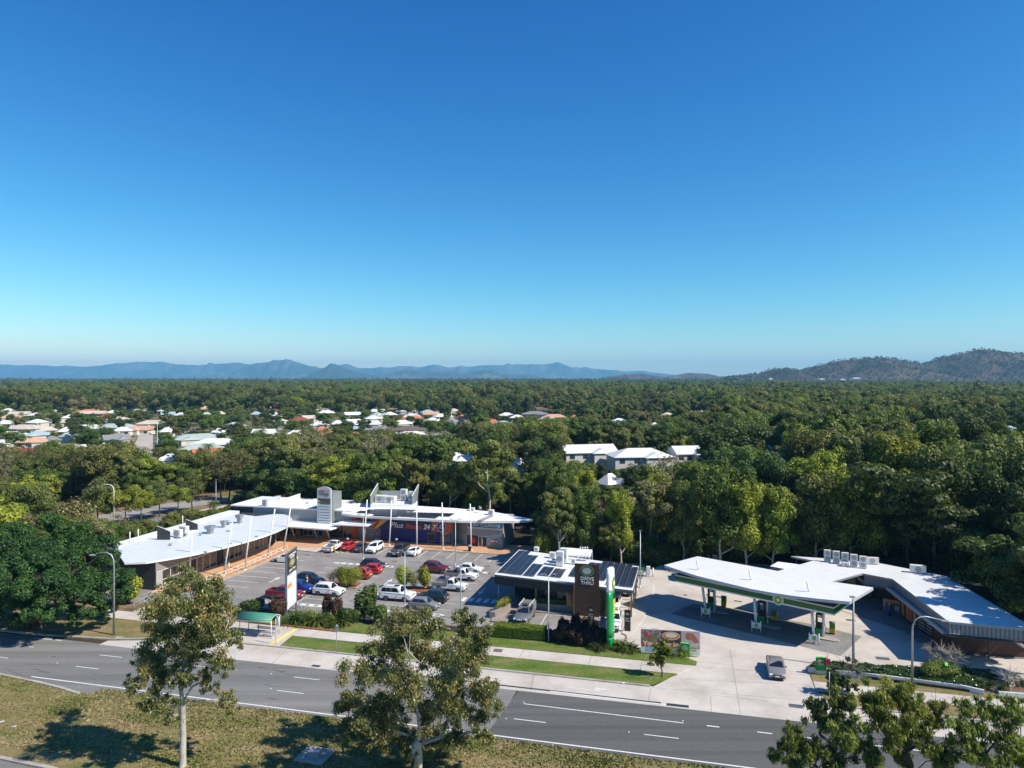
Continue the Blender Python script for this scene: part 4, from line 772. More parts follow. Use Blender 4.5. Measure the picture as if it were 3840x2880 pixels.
shopfront(rw_, W(-63.3, gv), W(-60.0, gv), .2, 2.3, 2, gm=mat('frosted_glass', (.16, .22, .25), .3, var=.1), out=.06, frame=steel, mid=1.15); shopfront(rw_, W(-59.9, gv), W(-58.65, gv), .2, 2.3, 1, gm=mat('poster_mix', (.25, .16, .22), .5, var=.9, scale=1.6), out=.06, frame=steel)
shopfront(rw_, W(-49.0, gv), W(-47.4, gv), .5, 2.05, 1, gm=mat('poster_dark', (.02, .025, .03), .5, var=.8, scale=3), out=.13, frame=steel, name='poster_case')
shopfront(rw_, W(-46.4, gv), W(-44.6, gv), .16, 2.3, 2, out=.13, frame=mat('door_grey', (.42, .42, .43), .5), name='door')
for px, y0 in ((1377, 1874), (1469, 1876), (1562, 1880), (1657.5, 1884.5), (1763, 1889)):
    u = {1377: -60.3, 1469: -55.1, 1562: -49.6, 1657.5: -44.5, 1763: -39.1}[px]; b_ = W(u, 124.5, .15); mast(rw_, b_, atY(px, y0, b_.y+.2))
# dry cleaner
wall_panel(rw_, 'wall', taupe, W(-44.25, 131.15), W(-41.15, 128.25), 2.2, ZG-.32, .06, .06); wall_panel(rw_, 'poster_case', mat('poster_pale', (.35, .33, .36), .5, var=.7, scale=1.2), W(-43.9, 130.8), W(-41.9, 128.95), .5, 2.2, .05, .08)
dg = mat('shop_wall_grey', (.30, .285, .28), .8, var=.08); wall_panel(rw_, 'wall', dg, W(-41.1, 128.2), W(-34.0, 127.8), 2.15, 3.55, .06, .06)
wall_panel(rw_, 'wall', charcoal, W(-41.1, 128.2), W(-38.9, 128.08), .15, 2.15, .06, .05)
wall_panel(rw_, 'sign_board', mat('cleaner_blue', (.03, .19, .30), .5, var=.12), W(-40.9, 128.2), W(-34.1, 127.8), 3.75, 4.72, .06, .12); wall_panel(rw_, 'sign_board', mat('cream_board', (.55, .54, .50), .6, var=.2, scale=4), W(-40.9, 128.2), W(-34.1, 127.8), 3.42, 3.74, .06, .12)
an = math.atan2(-.4, 7.1); text('lettering', 'DRY CLEANERS', .84, mat('letter_cream', (.85, .85, .8), .5), rw_, mount(rw_, -37.4, 127.79, 4.2), rot=(math.pi/2, 0, an), sx=.96)
wall_panel(rw_, 'notice_box', mat('red_box', (.50, .02, .02), .5), W(-40.3, 128.16), W(-39.4, 128.1), .75, 1.75, .12, .15)
shopfront(rw_, W(-38.8, 128.07), W(-38.1, 128.03), .16, 2.12, 1, out=.08); shopfront(rw_, W(-38.05, 128.02), W(-37.2, 127.97), .16, 2.12, 1, gm=trim_m, out=.06, name='door')
shopfront(rw_, W(-37.1, 127.97), W(-34.1, 127.81), .16, 2.15, 2, gm=mat('mural', (.36, .30, .22), .6, var=.5, scale=1.4), out=.08, frame=steel)
mb = MB(); y = mount(rw_, -37.1, 127.97-.15, 0); x0 = y.x; yy = y.y-.06
def blob(pts, m, nm, d): mb = MB(); mb.poly([(x0+x, yy-d-.045*x*0+(-.055*x), z) for x, z in pts]); mb.build(nm, m, rw_)
blob([(.1, 1.3), (.5, 1.2), (1.2, 1.45), (1.9, 1.25), (2.4, 1.3), (2.9, 1.15), (2.9, 2.0), (2.1, 2.05), (1.0, 2.0), (.1, 2.05)], mat('mural_sky', (.12, .36, .55), .6), 'mural_sky', .02)
blob([(.5, 1.35), (1.1, 1.2), (1.9, 1.25), (2.3, 1.45), (2.2, 1.75), (1.5, 1.85), (.8, 1.75)], mat('mural_red', (.45, .04, .05), .6), 'mural_badge', .03)
for x in (.75, 1.2, 1.7): blob([(x, 1.25), (x+.32, 1.25), (x+.32, 1.52), (x, 1.52)], wh, 'mural_tooth', .04)
# solar arrays as panel grids inside roof outlines
def solar(label, poly, z, tilt=0, pw=1.02, ph=1.68, ang=A, group='solar arrays on the roofs'):
    c = sum((Vector((p[0], p[1], 0)) for p in poly), Vector())/len(poly); t = thing('solar_array', label, 'solar panels', (c.x, c.y, z if not hasattr(z, '__call__') else z(c)), ang, group)
    Mi = Matrix.Rotation(-ang, 4, 'Z'); q = [Mi @ (Vector((p[0], p[1], 0))-c) for p in poly]; xs = [p.x for p in q]; ys = [p.y for p in q]
    def inside(x, y):
        s = False
        for i in range(len(q)):
            a, b = q[i], q[i-1]
            if (a.y > y) != (b.y > y) and x < (b.x-a.x)*(y-a.y)/(b.y-a.y)+a.x: s = not s
        return s
    mb = MB(); fm = MB(); nx = max(1, round((max(xs)-min(xs))/pw)); ny = max(1, round((max(ys)-min(ys))/ph)); pw = (max(xs)-min(xs))/nx; ph = (max(ys)-min(ys))/ny
    for i in range(nx):
        for j in range(ny):
            x, y = min(xs)+pw*(i+.5), min(ys)+ph*(j+.5)
            if inside(x, y):
                h = .1+tilt*x; mb.box((x, y, h), (pw-.05, ph-.05, .03)); fm.box((x, y, h-.035), (pw-.03, ph-.03, .03))
    mb.build('cells', solar_m, t); fm.build('frame', galv, t); return t
solar('large dark solar array across the left half of the gym roof', [at(x, y, ZG+.15) for x, y in ((1335, 1924), (1462, 1901), (1600, 1906), (1552, 1916), (1480, 1937), (1425, 1932))], ZG+.2)
solar('front solar array of the gym roof reaching to the dry cleaner side', [at(x, y, ZG+.1) for x, y in ((1541, 1916), (1706, 1927), (1668, 1941), (1482, 1936))], ZG+.1)
# plant deck behind the gym roof
pd_ = thing('plant_enclosure', 'open rooftop plant deck with two slanted grey screens behind the gym', 'plant enclosure', W(-56, 140), A); YB = 146.0
def rb(px, py, Y): return atY(px, py, Y)
a0, a1, b0, b1 = rb(1389, 1888, 143.5), rb(1417, 1880, 149.5), rb(1545, 1893, 143.5), rb(1570, 1885, 149.5)
mb = wmb(pd_); mb.prism([a0.to_2d(), b0.to_2d(), b1.to_2d(), a1.to_2d()], 4.9, 6.2); mb.build('deck', white_p, pd_)
fin(pd_, a0, a1, 6.2, 8.0, 9.6, ggrey); fin(pd_, b0, b1, 6.2, 7.9, 9.4, ggrey)
wall_panel(pd_, 'back_screen', ribbed('rib_screen', (.34, .37, .40), .3, 'X', depth=.5), a1, b1, 6.2, 8.0, .1)
def onp(s, r): return (a0*(1-s)+b0*s)*(1-r)+(a1*(1-s)+b1*s)*r
for s, r, d, l in ((.17, .45, (2.0, 1.5, 1.3), 'cream plant box nearest the left slanted screen'), (.42, .35, (2.2, 1.5, 1.25), 'second cream plant box on the rooftop deck'), (.68, .75, (1.3, .9, 2.3), 'tall double air conditioner at the back of the rooftop deck'), (.9, .6, (1.2, .9, 1.9), 'cream air conditioner beside the right slanted screen')):
    p = onp(s, r); p.z = 6.2; ac(p, A, d, l, 1 if d[2] < 2 else 2)
ac(at(1842, 1931, ZG+.15), A, (1.0, .9, .9), 'white roof fan box above the dry cleaner'); ac(at(1770, 1915, ZG+.3), A, (1.0, .7, .5), 'low white roof unit near the rightmost mast')
mb = wmb(rw_); q = [at(x, y, ZG+.2) for x, y in ((1790, 1952), (1806, 1952), (1852, 1935), (1836, 1934))]; mb.prism([p.to_2d() for p in q], ZG+.12, ZG+.24); mb.build('roof_walkway', mat('roof_grey', (.3, .28, .29), .7), rw_)
def bin_(px, py, label, m=trim_m):
    t = thing('litter_bin', label, 'litter bin', at(px, py, .15), A, 'litter bins on the walkway'); mb = MB(); mb.lathe([(.26, 0), (.29, .85), (.31, .9)], n=14); mb.build('body', m, t); mb = MB(); mb.lathe([(.32, .92), (.32, 1.0), (.2, 1.15)], n=14); mb.build('lid', galv, t)
bin_(1303, 2040, 'dark litter bin left of the white tray truck by the gym'); bin_(1486, 2042, 'dark litter bin between two masts behind the dark sedan'); bin_(1761, 2067, 'dark litter bin at the foot of the rightmost mast')
t = thing('bollard', 'yellow post beside the yellow striped ramp', 'bollard', at(1255, 2071, .1), 0); mb = MB(); mb.lathe([(.09, 0), (.09, 1.3), (.07, 1.33)], n=10); mb.build('post', ypaint, t)
# ================================================================ coffee shop
cs = thing('coffee_shop', 'black drive through coffee shop with solar panels and a tall brown sign wall', 'coffee shop', W(-17, 100), A)
black_c = ribbed('black_cladding', (.018, .02, .026), .18, 'X', rough=.6, depth=.4, dark=.6, var=.1); brown_c = mat('brown_cladding', (.055, .028, .018), .5, var=.25, scale=.6)
def rz_(u): return 4.72-(u+26.3)*.036            # roof falls gently to the right
RF = [(-26.3, 94.1), (-26.3, 108.6), (-7.4, 106.9), (-7.4, 93.3)]
RF = [uv(at(1853, 2154, 4.72)), uv(at(1946, 2061, 4.72)), uv(at(2396, 2124, 4.05)), uv(at(2373, 2214, 4.05))]
RZ = [4.72, 4.72, 4.05, 4.05]
mb = wmb(cs); k = mb.pts([(*W(u, v).to_2d(), z) for (u, v), z in zip(RF, RZ)]); k2 = mb.pts([(*W(u, v).to_2d(), z-.22) for (u, v), z in zip(RF, RZ)])
mb.face((k+3, k+2, k+1, k), 0); mb.face((k2, k2+1, k2+2, k2+3), 1)
for i in range(4): j = (i+1) % 4; mb.face((k+i, k+j, k2+j, k2+i), 1)
mb.build('roof', [ribbed('coffee_roof', (.76, .77, .78), .5, 'X', rough=.35, depth=.15, dark=.93), dgrey_m], cs)
def rp_(s, r, dz=0):                              # point on the roof: s left->right, r front->back
    f0 = Vector((*W(*RF[0]).to_2d(), RZ[0])); f1 = Vector((*W(*RF[3]).to_2d(), RZ[3])); b0 = Vector((*W(*RF[1]).to_2d(), RZ[1])); b1 = Vector((*W(*RF[2]).to_2d(), RZ[2]))
    p = (f0*(1-s)+f1*s)*(1-r)+(b0*(1-s)+b1*s)*r; p.z += dz; return p
def rpx(px, py):                                  # roof point under a photo pixel
    z = 4.5
    for _ in range(6): p = at(px, py, z); z = rz_(uv(p)[0])
    return p
FA, FB = rp_(.004, .012), rp_(.996, .012); UL, VF = uv(FA); UR, _ = uv(FB)
mb = wmb(cs)                                      # deep black fascia: front-left part, left side
def fas(a, b, d0, d1, m):
    mb = wmb(cs); n = (b-a).to_2d().normalized(); n = Vector((n.y, -n.x))*.1
    q = [a.to_2d(), b.to_2d(), b.to_2d()-n, a.to_2d()-n]; mb.prism(q, [a.z-d0, b.z-d1, b.z-d1, a.z-d0], [a.z-.225, b.z-.225, b.z-.225, a.z-.225]); return mb.build('fascia', m, cs)
fas(rp_(.004, .012), rp_(.575, .012), 1.35, 1.35, black_c); fas(rp_(.0, .99), rp_(.0, .02), 1.2, 1.2, black_c); fas(rp_(.76, .012), rp_(.996, .012), .5, .5, dgrey_m); fas(rp_(1.0, .02), rp_(1.0, .99), .45, .45, dgrey_m)
VW = 96.6                                         # shopfront wall line
mb = wmb(cs); mb.prism([W(-25.0, 100.2), W(-21.2, 100.2), W(-21.2, VW), W(-12.0, VW), W(-12.0, 106), W(-25, 106.5)], .2, 3.8); mb.build('wall', mat('tan_render', (.34, .24, .13), .8, var=.1), cs)
shopfront(cs, W(-24.9, 100.2), W(-21.4, 100.2), .22, 3.2, 3, out=.05, frame=trim_m); shopfront(cs, W(-20.9, VW), W(-19.4, VW), .3, 3.1, 1, out=.05, frame=trim_m); shopfront(cs, W(-19.3, VW), W(-18.1, VW), .22, 3.1, 1, gm=trim_m, out=.05, frame=trim_m, name='door')
shopfront(cs, W(-17.3, VW), W(-14.6, VW), .9, 3.1, 2, out=.05, frame=trim_m)
for u in (-25.9,): mb = wmb(cs); p = W(u, VF+.3, .1); mb.tube([p, p+Vector((0, 0, 3.8))], .07, 8); mb.build('post', steel, cs)
# raking fin screens beside the sign wall
for (u0, u1, sgn) in ((-16.6, -15.4, 1), (-11.5, -10.6, -1)):
    mb = wmb(cs)
    for k in range(7):
        u = u0+(u1-u0)*k/6*1.0; zb_ = 3.5-3.1*(k/6 if sgn > 0 else 1-k/6); p = W(u, VF+.45-.05*k); mb.box((p.x, p.y, (zb_+4.0)/2), (.07, .22, max(.2, 4.0-zb_)), rz=A)
    mb.build('slat_screen', mat('slat_blue', (.035, .045, .06), .5), cs)
    wall_panel(cs, 'fin_wall', mat('tan_render2', (.40, .26, .10), .8), W(u0, VF+.75), W(u1+.25, VF+.75), .2, 3.9, .15)
# sign wall
SV = VF-.62; sw = wall_panel(cs, 'sign_wall', [brown_c][0], W(-15.25, SV), W(-12.05, SV), .2, 7.0, .3)
wall_panel(cs, 'downpipe', mat('copper_pipe', (.28, .12, .06), .5), W(-15.42, SV), W(-15.29, SV), .2, 4.3, .12)
def ellipse(t, c, a, b, m, nm, d=0.0, a0=0, b0=0, seg=32):
    mb = MB()
    for k in range(seg):
        t0, t1 = 2*math.pi*k/seg, 2*math.pi*(k+1)/seg
        mb.poly([(c.x+a0*math.cos(t0), c.y-d, c.z+b0*math.sin(t0)), (c.x+a*math.cos(t0), c.y-d, c.z+b*math.sin(t0)), (c.x+a*math.cos(t1), c.y-d, c.z+b*math.sin(t1)), (c.x+a0*math.cos(t1), c.y-d, c.z+b0*math.sin(t1))] if a0 else [(c.x, c.y-d, c.z), (c.x+a*math.cos(t0), c.y-d, c.z+b*math.sin(t0)), (c.x+a*math.cos(t1), c.y-d, c.z+b*math.sin(t1))])
    return mb.build(nm, m, t)
lg = mat('logo_green', (.01, .10, .055), .5); ls = mat('logo_silver', (.42, .46, .44), .4, var=.3, scale=3); gold_r = mat('logo_gold', (.42, .36, .20), .5)
def ring_text(t, c, a, b, s, size, m, top=True, d=.05, spread=2.0):
    n = len(s)
    for i, ch in enumerate(s):
        th = (math.pi/2+spread/2-spread*i/(n-1)) if top else (-math.pi/2-spread/2+spread*i/(n-1))
        rot = th-math.pi/2 if top else th+math.pi/2
        if ch != ' ': text('lettering', ch, size, m, t, (c.x+a*math.cos(th), c.y-d, c.z+b*math.sin(th)), rot=(math.pi/2, -rot, 0), ext=.004)
c = mount(cs, -13.65, SV-.02, 6.15); ellipse(cs, c, .93, .70, gold_r, 'logo_rim', .01); ellipse(cs, c, .88, .65, lg, 'logo_ring', .018); ellipse(cs, c, .60, .42, ls, 'logo_centre', .026)
ring_text(cs, c, .74, .535, "ZARRAFFA'S", .19, gold_r, True, spread=2.3); ring_text(cs, c, .74, .535, "COFFEE", .19, gold_r, False, spread=1.4)
text('lettering', 'DRIVE', .66, wh, cs, mount(cs, -13.6, SV-.04, 5.12), bold=0); text('lettering', 'THRU', .66, wh, cs, mount(cs, -13.6, SV-.04, 4.55), bold=0)
# drive-through posts, right side
for s_, r in ((.985, .1), (.985, .42), (.985, .72), (.985, .97), (.79, .97)): mb = wmb(cs); p = rp_(s_, r); p.z = .1; mb.box((p.x, p.y, 2.0), (.16, .16, 3.75), rz=A); mb.build('post', dgrey_m, cs)
wall_panel(cs, 'wall', charcoal, W(-12.0, 106), W(-12.0, VW+.02), .2, 3.7, .1, -.1+.12)
# solar arrays on the coffee roof
def solar_c(label, pts): 
    P = [rpx(*p) for p in pts]; c = sum(P, Vector())/4; t = solar(label, [(p.x, p.y) for p in P], c.z+.06, tilt=-.036, pw=1.0, ph=1.0, group='solar arrays on the coffee shop roof'); return t
nms = ['leftmost long', 'second long', 'third', 'fourth, short', 'fifth, shortest', 'partly hidden sixth', 'left of the three large right hand', 'middle of the three large right hand', 'rightmost large', 'small black', 'low narrow']
arr = [[(1872, 2149), (1916, 2152), (1986, 2071), (1947, 2067)], [(1921, 2153), (1958, 2159), (2017, 2090), (1979, 2084)], [(1963, 2159), (2000, 2164), (2037, 2121), (1998, 2117)], [(2016, 2157), (2055, 2163), (2079, 2134), (2040, 2128)], [(2062, 2164), (2104, 2169), (2122, 2141), (2084, 2135)], [(2132, 2161), (2165, 2166), (2190, 2130), (2160, 2127)],
 [(2240, 2163), (2268, 2170), (2304, 2114), (2262, 2107)], [(2276, 2190), (2318, 2199), (2350, 2119), (2306, 2113)], [(2323, 2200), (2368, 2205), (2395, 2130), (2351, 2120)], [(2204, 2125), (2240, 2130), (2256, 2117), (2212, 2112)], [(2241, 2177), (2268, 2180), (2273, 2171), (2242, 2168)]]
for n, a in zip(nms, arr): solar_c(n+' solar array on the coffee shop roof', a)
ac(rpx(2100, 2122), A, (1.0, .9, 2.0), 'tall white air conditioner at the front of the coffee shop roof', 1); ac(rpx(2114, 2112), A, (1.0, .9, 2.1), 'tall white air conditioner behind the front one on the coffee shop roof', 1)
ac(rpx(2072, 2093), A+.1, (.9, .7, .8), 'box air conditioner on legs at the back left of the coffee shop roof'); ac(rpx(2012, 2068), A, (.7, .7, .6), 'small white unit at the back edge near the leftmost solar array'); ac(rpx(2151, 2116), A, (.6, .6, .75), 'short white fan unit right of the tall air conditioners')
for i, (px, py) in enumerate(((2090, 2109), (2082, 2119))): mb = wmb(cs); c = rpx(px, py); mb.box((c.x, c.y, c.z+.35), (1.6, .7, .08), rz=A); mb.box((c.x, c.y, c.z+.17), (.1, .1, .34), rz=A); mb.build('duct_cover', galv, cs)
t = thing('platform_ladder', 'white access platform with tall rails at the back of the coffee shop roof', 'platform', rpx(2190, 2104), A+.2); mb = MB()
for x in (-.9, -.3, .3, .9):
    mb.tube([(x, -.3, 0), (x*.6, 0, 2.0)], .035, 6); mb.tube([(x*.8, .35, 0), (x*.6, .3, 2.1)], .035, 6)
mb.box((0, .1, .75), (1.8, .7, .06)); mb.tube([(-.6, 0, 2), (.6, 0, 2)], .035, 6); mb.tube([(-1.4, -.6, .1), (-.5, 0, 1.2)], .03, 6); mb.build('frame', white_p, t)
sh = thing('carport', 'small white flat roofed shelter behind the coffee shop', 'shelter', at(2210, 2100), A); mb = wmb(sh)
q = [at(x, y, 3.3) for x, y in ((2119, 2082), (2213, 2088), (2221, 2061), (2124, 2053))]; mb.prism([p.to_2d() for p in q], 3.1, 3.3); mb.build('roof', white_roof, sh)
for p in q: mb = wmb(sh); mb.box((p.x*.997, p.y+(.3 if p.y < 112 else -.3), 1.6), (.12, .12, 3.0), rz=A); mb.build('post', white_p, sh)
# planters, cones, low walls
pb_ = mat('planter_block', (.26, .22, .195), .85, var=.15, scale=2)
def planter(label, pts, z): mb = MB(); mb.prism([W(*p).to_2d() for p in pts], .1, z); o = mb.build('planter', pb_); tag(o, label, 'planter', 'block planters at the coffee shop'); return o
planter('long low block planter under the coffee shop windows', [(-20.9, 95.3), (-15.9, 95.3), (-15.9, 96.4), (-20.9, 96.4)], .95); planter('block planter running toward the road left of the ramp', [(-26.0, 90.6), (-25.2, 90.6), (-24.0, 95.5), (-24.9, 95.8)], .85)
for i in range(4):
    p = W(-23.3+i*.62, 96.0, .2); t = thing('traffic_cone', ['first orange cone by the left planter', 'second orange cone from the left planter', 'third orange cone from the left planter', 'orange cone nearest the grey pickup'][i], 'traffic cone', p, 0, 'orange cones at the coffee shop')
    mb = MB(); mb.box((0, 0, .02), (.36, .36, .04)); mb.lathe([(.15, .04), (.03, .68)], n=12); mb.build('cone', mat('cone_orange', (.65, .05, .02), .5), t)
def totem(label, p, lines):
    t = thing('totem_sign', label, 'sign', p, A-.05, 'black drive through totems'); mb = MB(); mb.b2((-.38, -.08, 0), (.38, .08, 2.6)); mb.build('panel', trim_m, t, bevel=.02)
    c = Vector((0, -.09, 2.12)); ellipse(t, c, .29, .21, lg, 'logo_ring', .003); ellipse(t, c, .22, .15, gold_r, 'logo_centre', .008)
    for s, z in lines: text('lettering', s, .27, wh, t, (0, -.09, z), ext=.004)
    if len(lines) > 2-1 and lines[0][0] == 'Drive': mb = MB(); mb.b2((-.18, -.095, 1.02), (.2, -.085, 1.1)); mb.build('arrow_bar', wh, t)
totem('black totem reading Drive Thru in front of the brown sign wall', at(2217, 2350, .15), [('Drive', 1.58), ('Thru', 1.3)]); totem('black totem reading Exit Only at the end of the drive through island', at(2353, 2366, .2), [('Exit', 1.55), ('Only', 1.27)])
for i, (px, py, m) in enumerate(((2359, 2308, 0), (2365, 2288, 0), (2371, 2272, 0), (2377, 2262, 1), (2389, 2235, 1))):
    t = thing('bollard', ['yellow bollard nearest the Exit Only totem', 'second yellow bollard on the island', 'third yellow bollard on the island', 'white bollard by the front corner post of the drive through', 'white bollard at the rear of the island'][i], 'bollard', at(px, py, .2), 0, 'bollards along the drive through island')
    mb = MB(); mb.lathe([(.1, 0), (.1, 1.05), (.07, 1.1)], n=12); mb.build('post', white_p if m else mat('bollard_yellow', (.65, .38, .10), .5), t)
# ---------------- price pylon
py_ = thing('price_pylon', 'tall slim white and green fuel price pylon at the edge of the coffee shop garden', 'sign', at(2289, 2436), rad(67)); bg_ = mat('fuel_green', (.004, .27, .065), .35, var=.06); 
yp = at(2289, 2436).y; zt_ = H-(2131-1416)*yp/F
def blade(z0, z1, w0, w1, m, nm, r=.34):
    mb = MB(); n = 6; rings = []
    for k in range(n+1):
        s = k/n; z = z0+(z1-z0)*s; w = w0+(w1-w0)*s; ps = []
        for i in range(16): a = 2*math.pi*i/16; cx, sy = math.cos(a), math.sin(a); ps.append((math.copysign(abs(cx)**.6, cx)*w, math.copysign(abs(sy)**.9, sy)*r, z))
        rings.append(mb.pts(ps))
    for a, b in zip(rings[:-1], rings[1:]):
        for i in range(16): j = (i+1) % 16; mb.face((a+i, a+j, b+j, b+i), 0, True)
    mb.face([rings[0]+i for i in range(16)][::-1]); mb.face([rings[-1]+i for i in range(16)]); mb.build(nm, m, py_)
HG = H-(2213-1416)*yp/F
blade(0, 1.6, .35, .93, bg_, 'base'); blade(1.6, HG, .93, 1.02, bg_, 'shaft'); blade(HG+.002, zt_-.2, 1.03, 1.0, white_p, 'head', .35); blade(zt_-.2, zt_, 1.0, .8, white_p, 'cap', .3)
for k, (m, h) in enumerate(((trim_m, .62), (mat('panel_yellow', (.75, .42, .03), .5), .8), (mat('panel_lime', (.40, .55, .03), .5), .8))):
    mb = MB(); z = HG-.95-k*.95; mb.b2((-.1, -.37, z), (.8, -.335, z+h)); mb.build('sign_board', m, py_)
for k, s in enumerate(('wild', 'bean')): pass
mb = MB(); [mb.b2((0, -.36, 2.1+k*.42), (.7, -.335, 2.2+k*.42)) for k in range(5)]; mb.build('price_strip', mat('price_pale', (.35, .6, .42), .5), py_)
def helios(t, c, r, d=.0, ax='Y', name='flower_emblem'):
    """eighteen pointed flower of green petals round a pale centre, facing -Y"""
    for ring, (ro, ri, m, off) in enumerate(((1.0, .62, mat('petal_green', (.0, .20, .05), .4), 0), (.80, .45, mat('petal_lime', (.25, .5, .03), .4), .5), (.60, .25, mat('petal_yellow', (.8, .62, .03), .4), 0))):
        mb = MB(); n = 18
        for k in range(n):
            a = 2*math.pi*(k+off)/n; w = math.pi/n*1.05; y = c[1]-d-.01*ring
            P = [(0, 0), (ri*math.cos(a-w), ri*math.sin(a-w)), (ro*math.cos(a), ro*math.sin(a)), (ri*math.cos(a+w), ri*math.sin(a+w))]
            mb.poly([(c[0]+r*x, y, c[2]+r*z) for x, z in P])
        mb.build(name, m, t)
    mb = MB(); mb.poly([(c[0]+.27*r*math.cos(2*math.pi*k/16), c[1]-d-.035, c[2]+.27*r*math.sin(2*math.pi*k/16)) for k in range(16)]); mb.build(name, mat('petal_white', (.8, .8, .7), .4), t)
helios(py_, (.1, -.37, zt_-1.7), .8)
# ---------------- fuel canopy
fc = thing('fuel_canopy', 'curved white fuel station canopy with green fascia over three pump islands', 'canopy', at(2836, 2359), rad(-42)); ZC = 6.05; UC = rad(-42)
arcp = [(2491, 2119), (2520, 2129), (2560, 2142), (2610, 2158), (2670, 2173), (2740, 2190), (2820, 2209), (2900, 2223), (2980, 2235), (3060, 2244), (3130, 2251), (3186, 2256)]
pts = [at(x, y, ZC) for x, y in arcp]+[at(3275, 2203, ZC), at(3120, 2181, ZC), at(2915, 2141, ZC), at(2616, 2086, ZC)]
cr_ = ribbed('canopy_roof', (.80, .80, .80), .42, 'Y', rough=.35, depth=.12, dark=.96, var=.12)
mb = wmb(fc); mb.prism([p.to_2d() for p in pts], ZC-.34, ZC, 1, mtop=0); mb.build('roof', [cr_, mat('roof_edge', (.40, .43, .48), .45)], fc)
bl_ = atY(2536, 2185, 96.9); br_ = atY(3125, 2309, 83.2); bl_.z = br_.z = 0; dR = (br_-bl_).normalized(); nB = Vector((-dR.y, dR.x, 0)); b2_ = br_+nB*7.5; b3_ = bl_+nB*7.5
mb = wmb(fc); mb.prism([(bl_+nB*.15+dR*.15).to_2d(), (br_+nB*.15-dR*.15).to_2d(), (b2_-dR*.15).to_2d(), (b3_+dR*.15).to_2d()], 4.2, ZC-.35); mb.build('soffit_box', mat('canopy_dark', (.03, .03, .045), .6), fc)
for a, b in ((bl_, br_), (br_, b2_), (b3_, bl_)):
    d = (b-a).normalized(); n = Vector((d.y, -d.x, 0)); e = Vector((d.x, d.y, 0))*.0
    for z0, z1, m, o, nm in ((4.05, 4.22, white_p, .14, 'trim'), (4.221, 4.84, bg_, .12, 'fascia'), (4.841, 5.0, mat('fascia_pale', (.52, .55, .50), .5), .13, 'trim')):
        mb = wmb(fc); mb.prism([(a+n*o-d*o*.99).to_2d(), (b+n*o+d*o*.99).to_2d(), (b+d*.0).to_2d(), (a-d*.0).to_2d()], z0, z1); mb.build(nm, mat('fascia_green', (.004, .115, .02), .3, var=.25, scale=.8) if nm == 'fascia' else m, fc)
mi = (Matrix.Translation(fc.location) @ Matrix.Rotation(UC, 4, 'Z')).inverted(); ec = mi @ (bl_+(br_-bl_)*.685+Vector((0, 0, 4.52)))
mb = MB(); mb.lathe([(.66, ec.y-.16), (.66, ec.y-.05)][::-1], (ec.x, 0, ec.z), 28, ax='Y', sm=False); mb.build('badge_disc', mat('badge_white', (.62, .66, .6), .5), fc); helios(fc, (ec.x, ec.y-.18, ec.z), .56)
def on_c(px, py, z): return at(px, py, z)
for (bx, by, tx, ty) in ((2648, 2305, 2632, 2208), (2836, 2359, 2828, 2250), (3054, 2412, 3043, 2296)):
    b_ = at(bx, by, .1); tp = atY(tx, ty, b_.y+.4); tp.z = 4.3; mb = wmb(fc); mb.tube([b_, tp], .17, 12); mb.build('column', white_p, fc)
for (bx, by) in ((2680, 2292), (2876, 2338), (3088, 2390)):
    b_ = at(bx, by, .1); mb = wmb(fc); mb.tube([b_, b_+Vector((0, 0, 4.2))], .15, 12); mb.build('column', white_p, fc)
    mb = wmb(fc); mb.tube([b_+Vector((0, 0, 3.8)), b_+Vector((0, 0, 4.0))], .3, 12); mb.build('column_collar', mat('lime', (.2, .4, .04), .5), fc)
for (px, py) in ((2620, 2137), (2817, 2175), (3034, 2220)): c = on_c(px, py, ZC); mb = wmb(fc); mb.tube([c, c+Vector((-.25, 0, 1.25))], .11, 8); mb.build('roof_stub', white_p, fc)
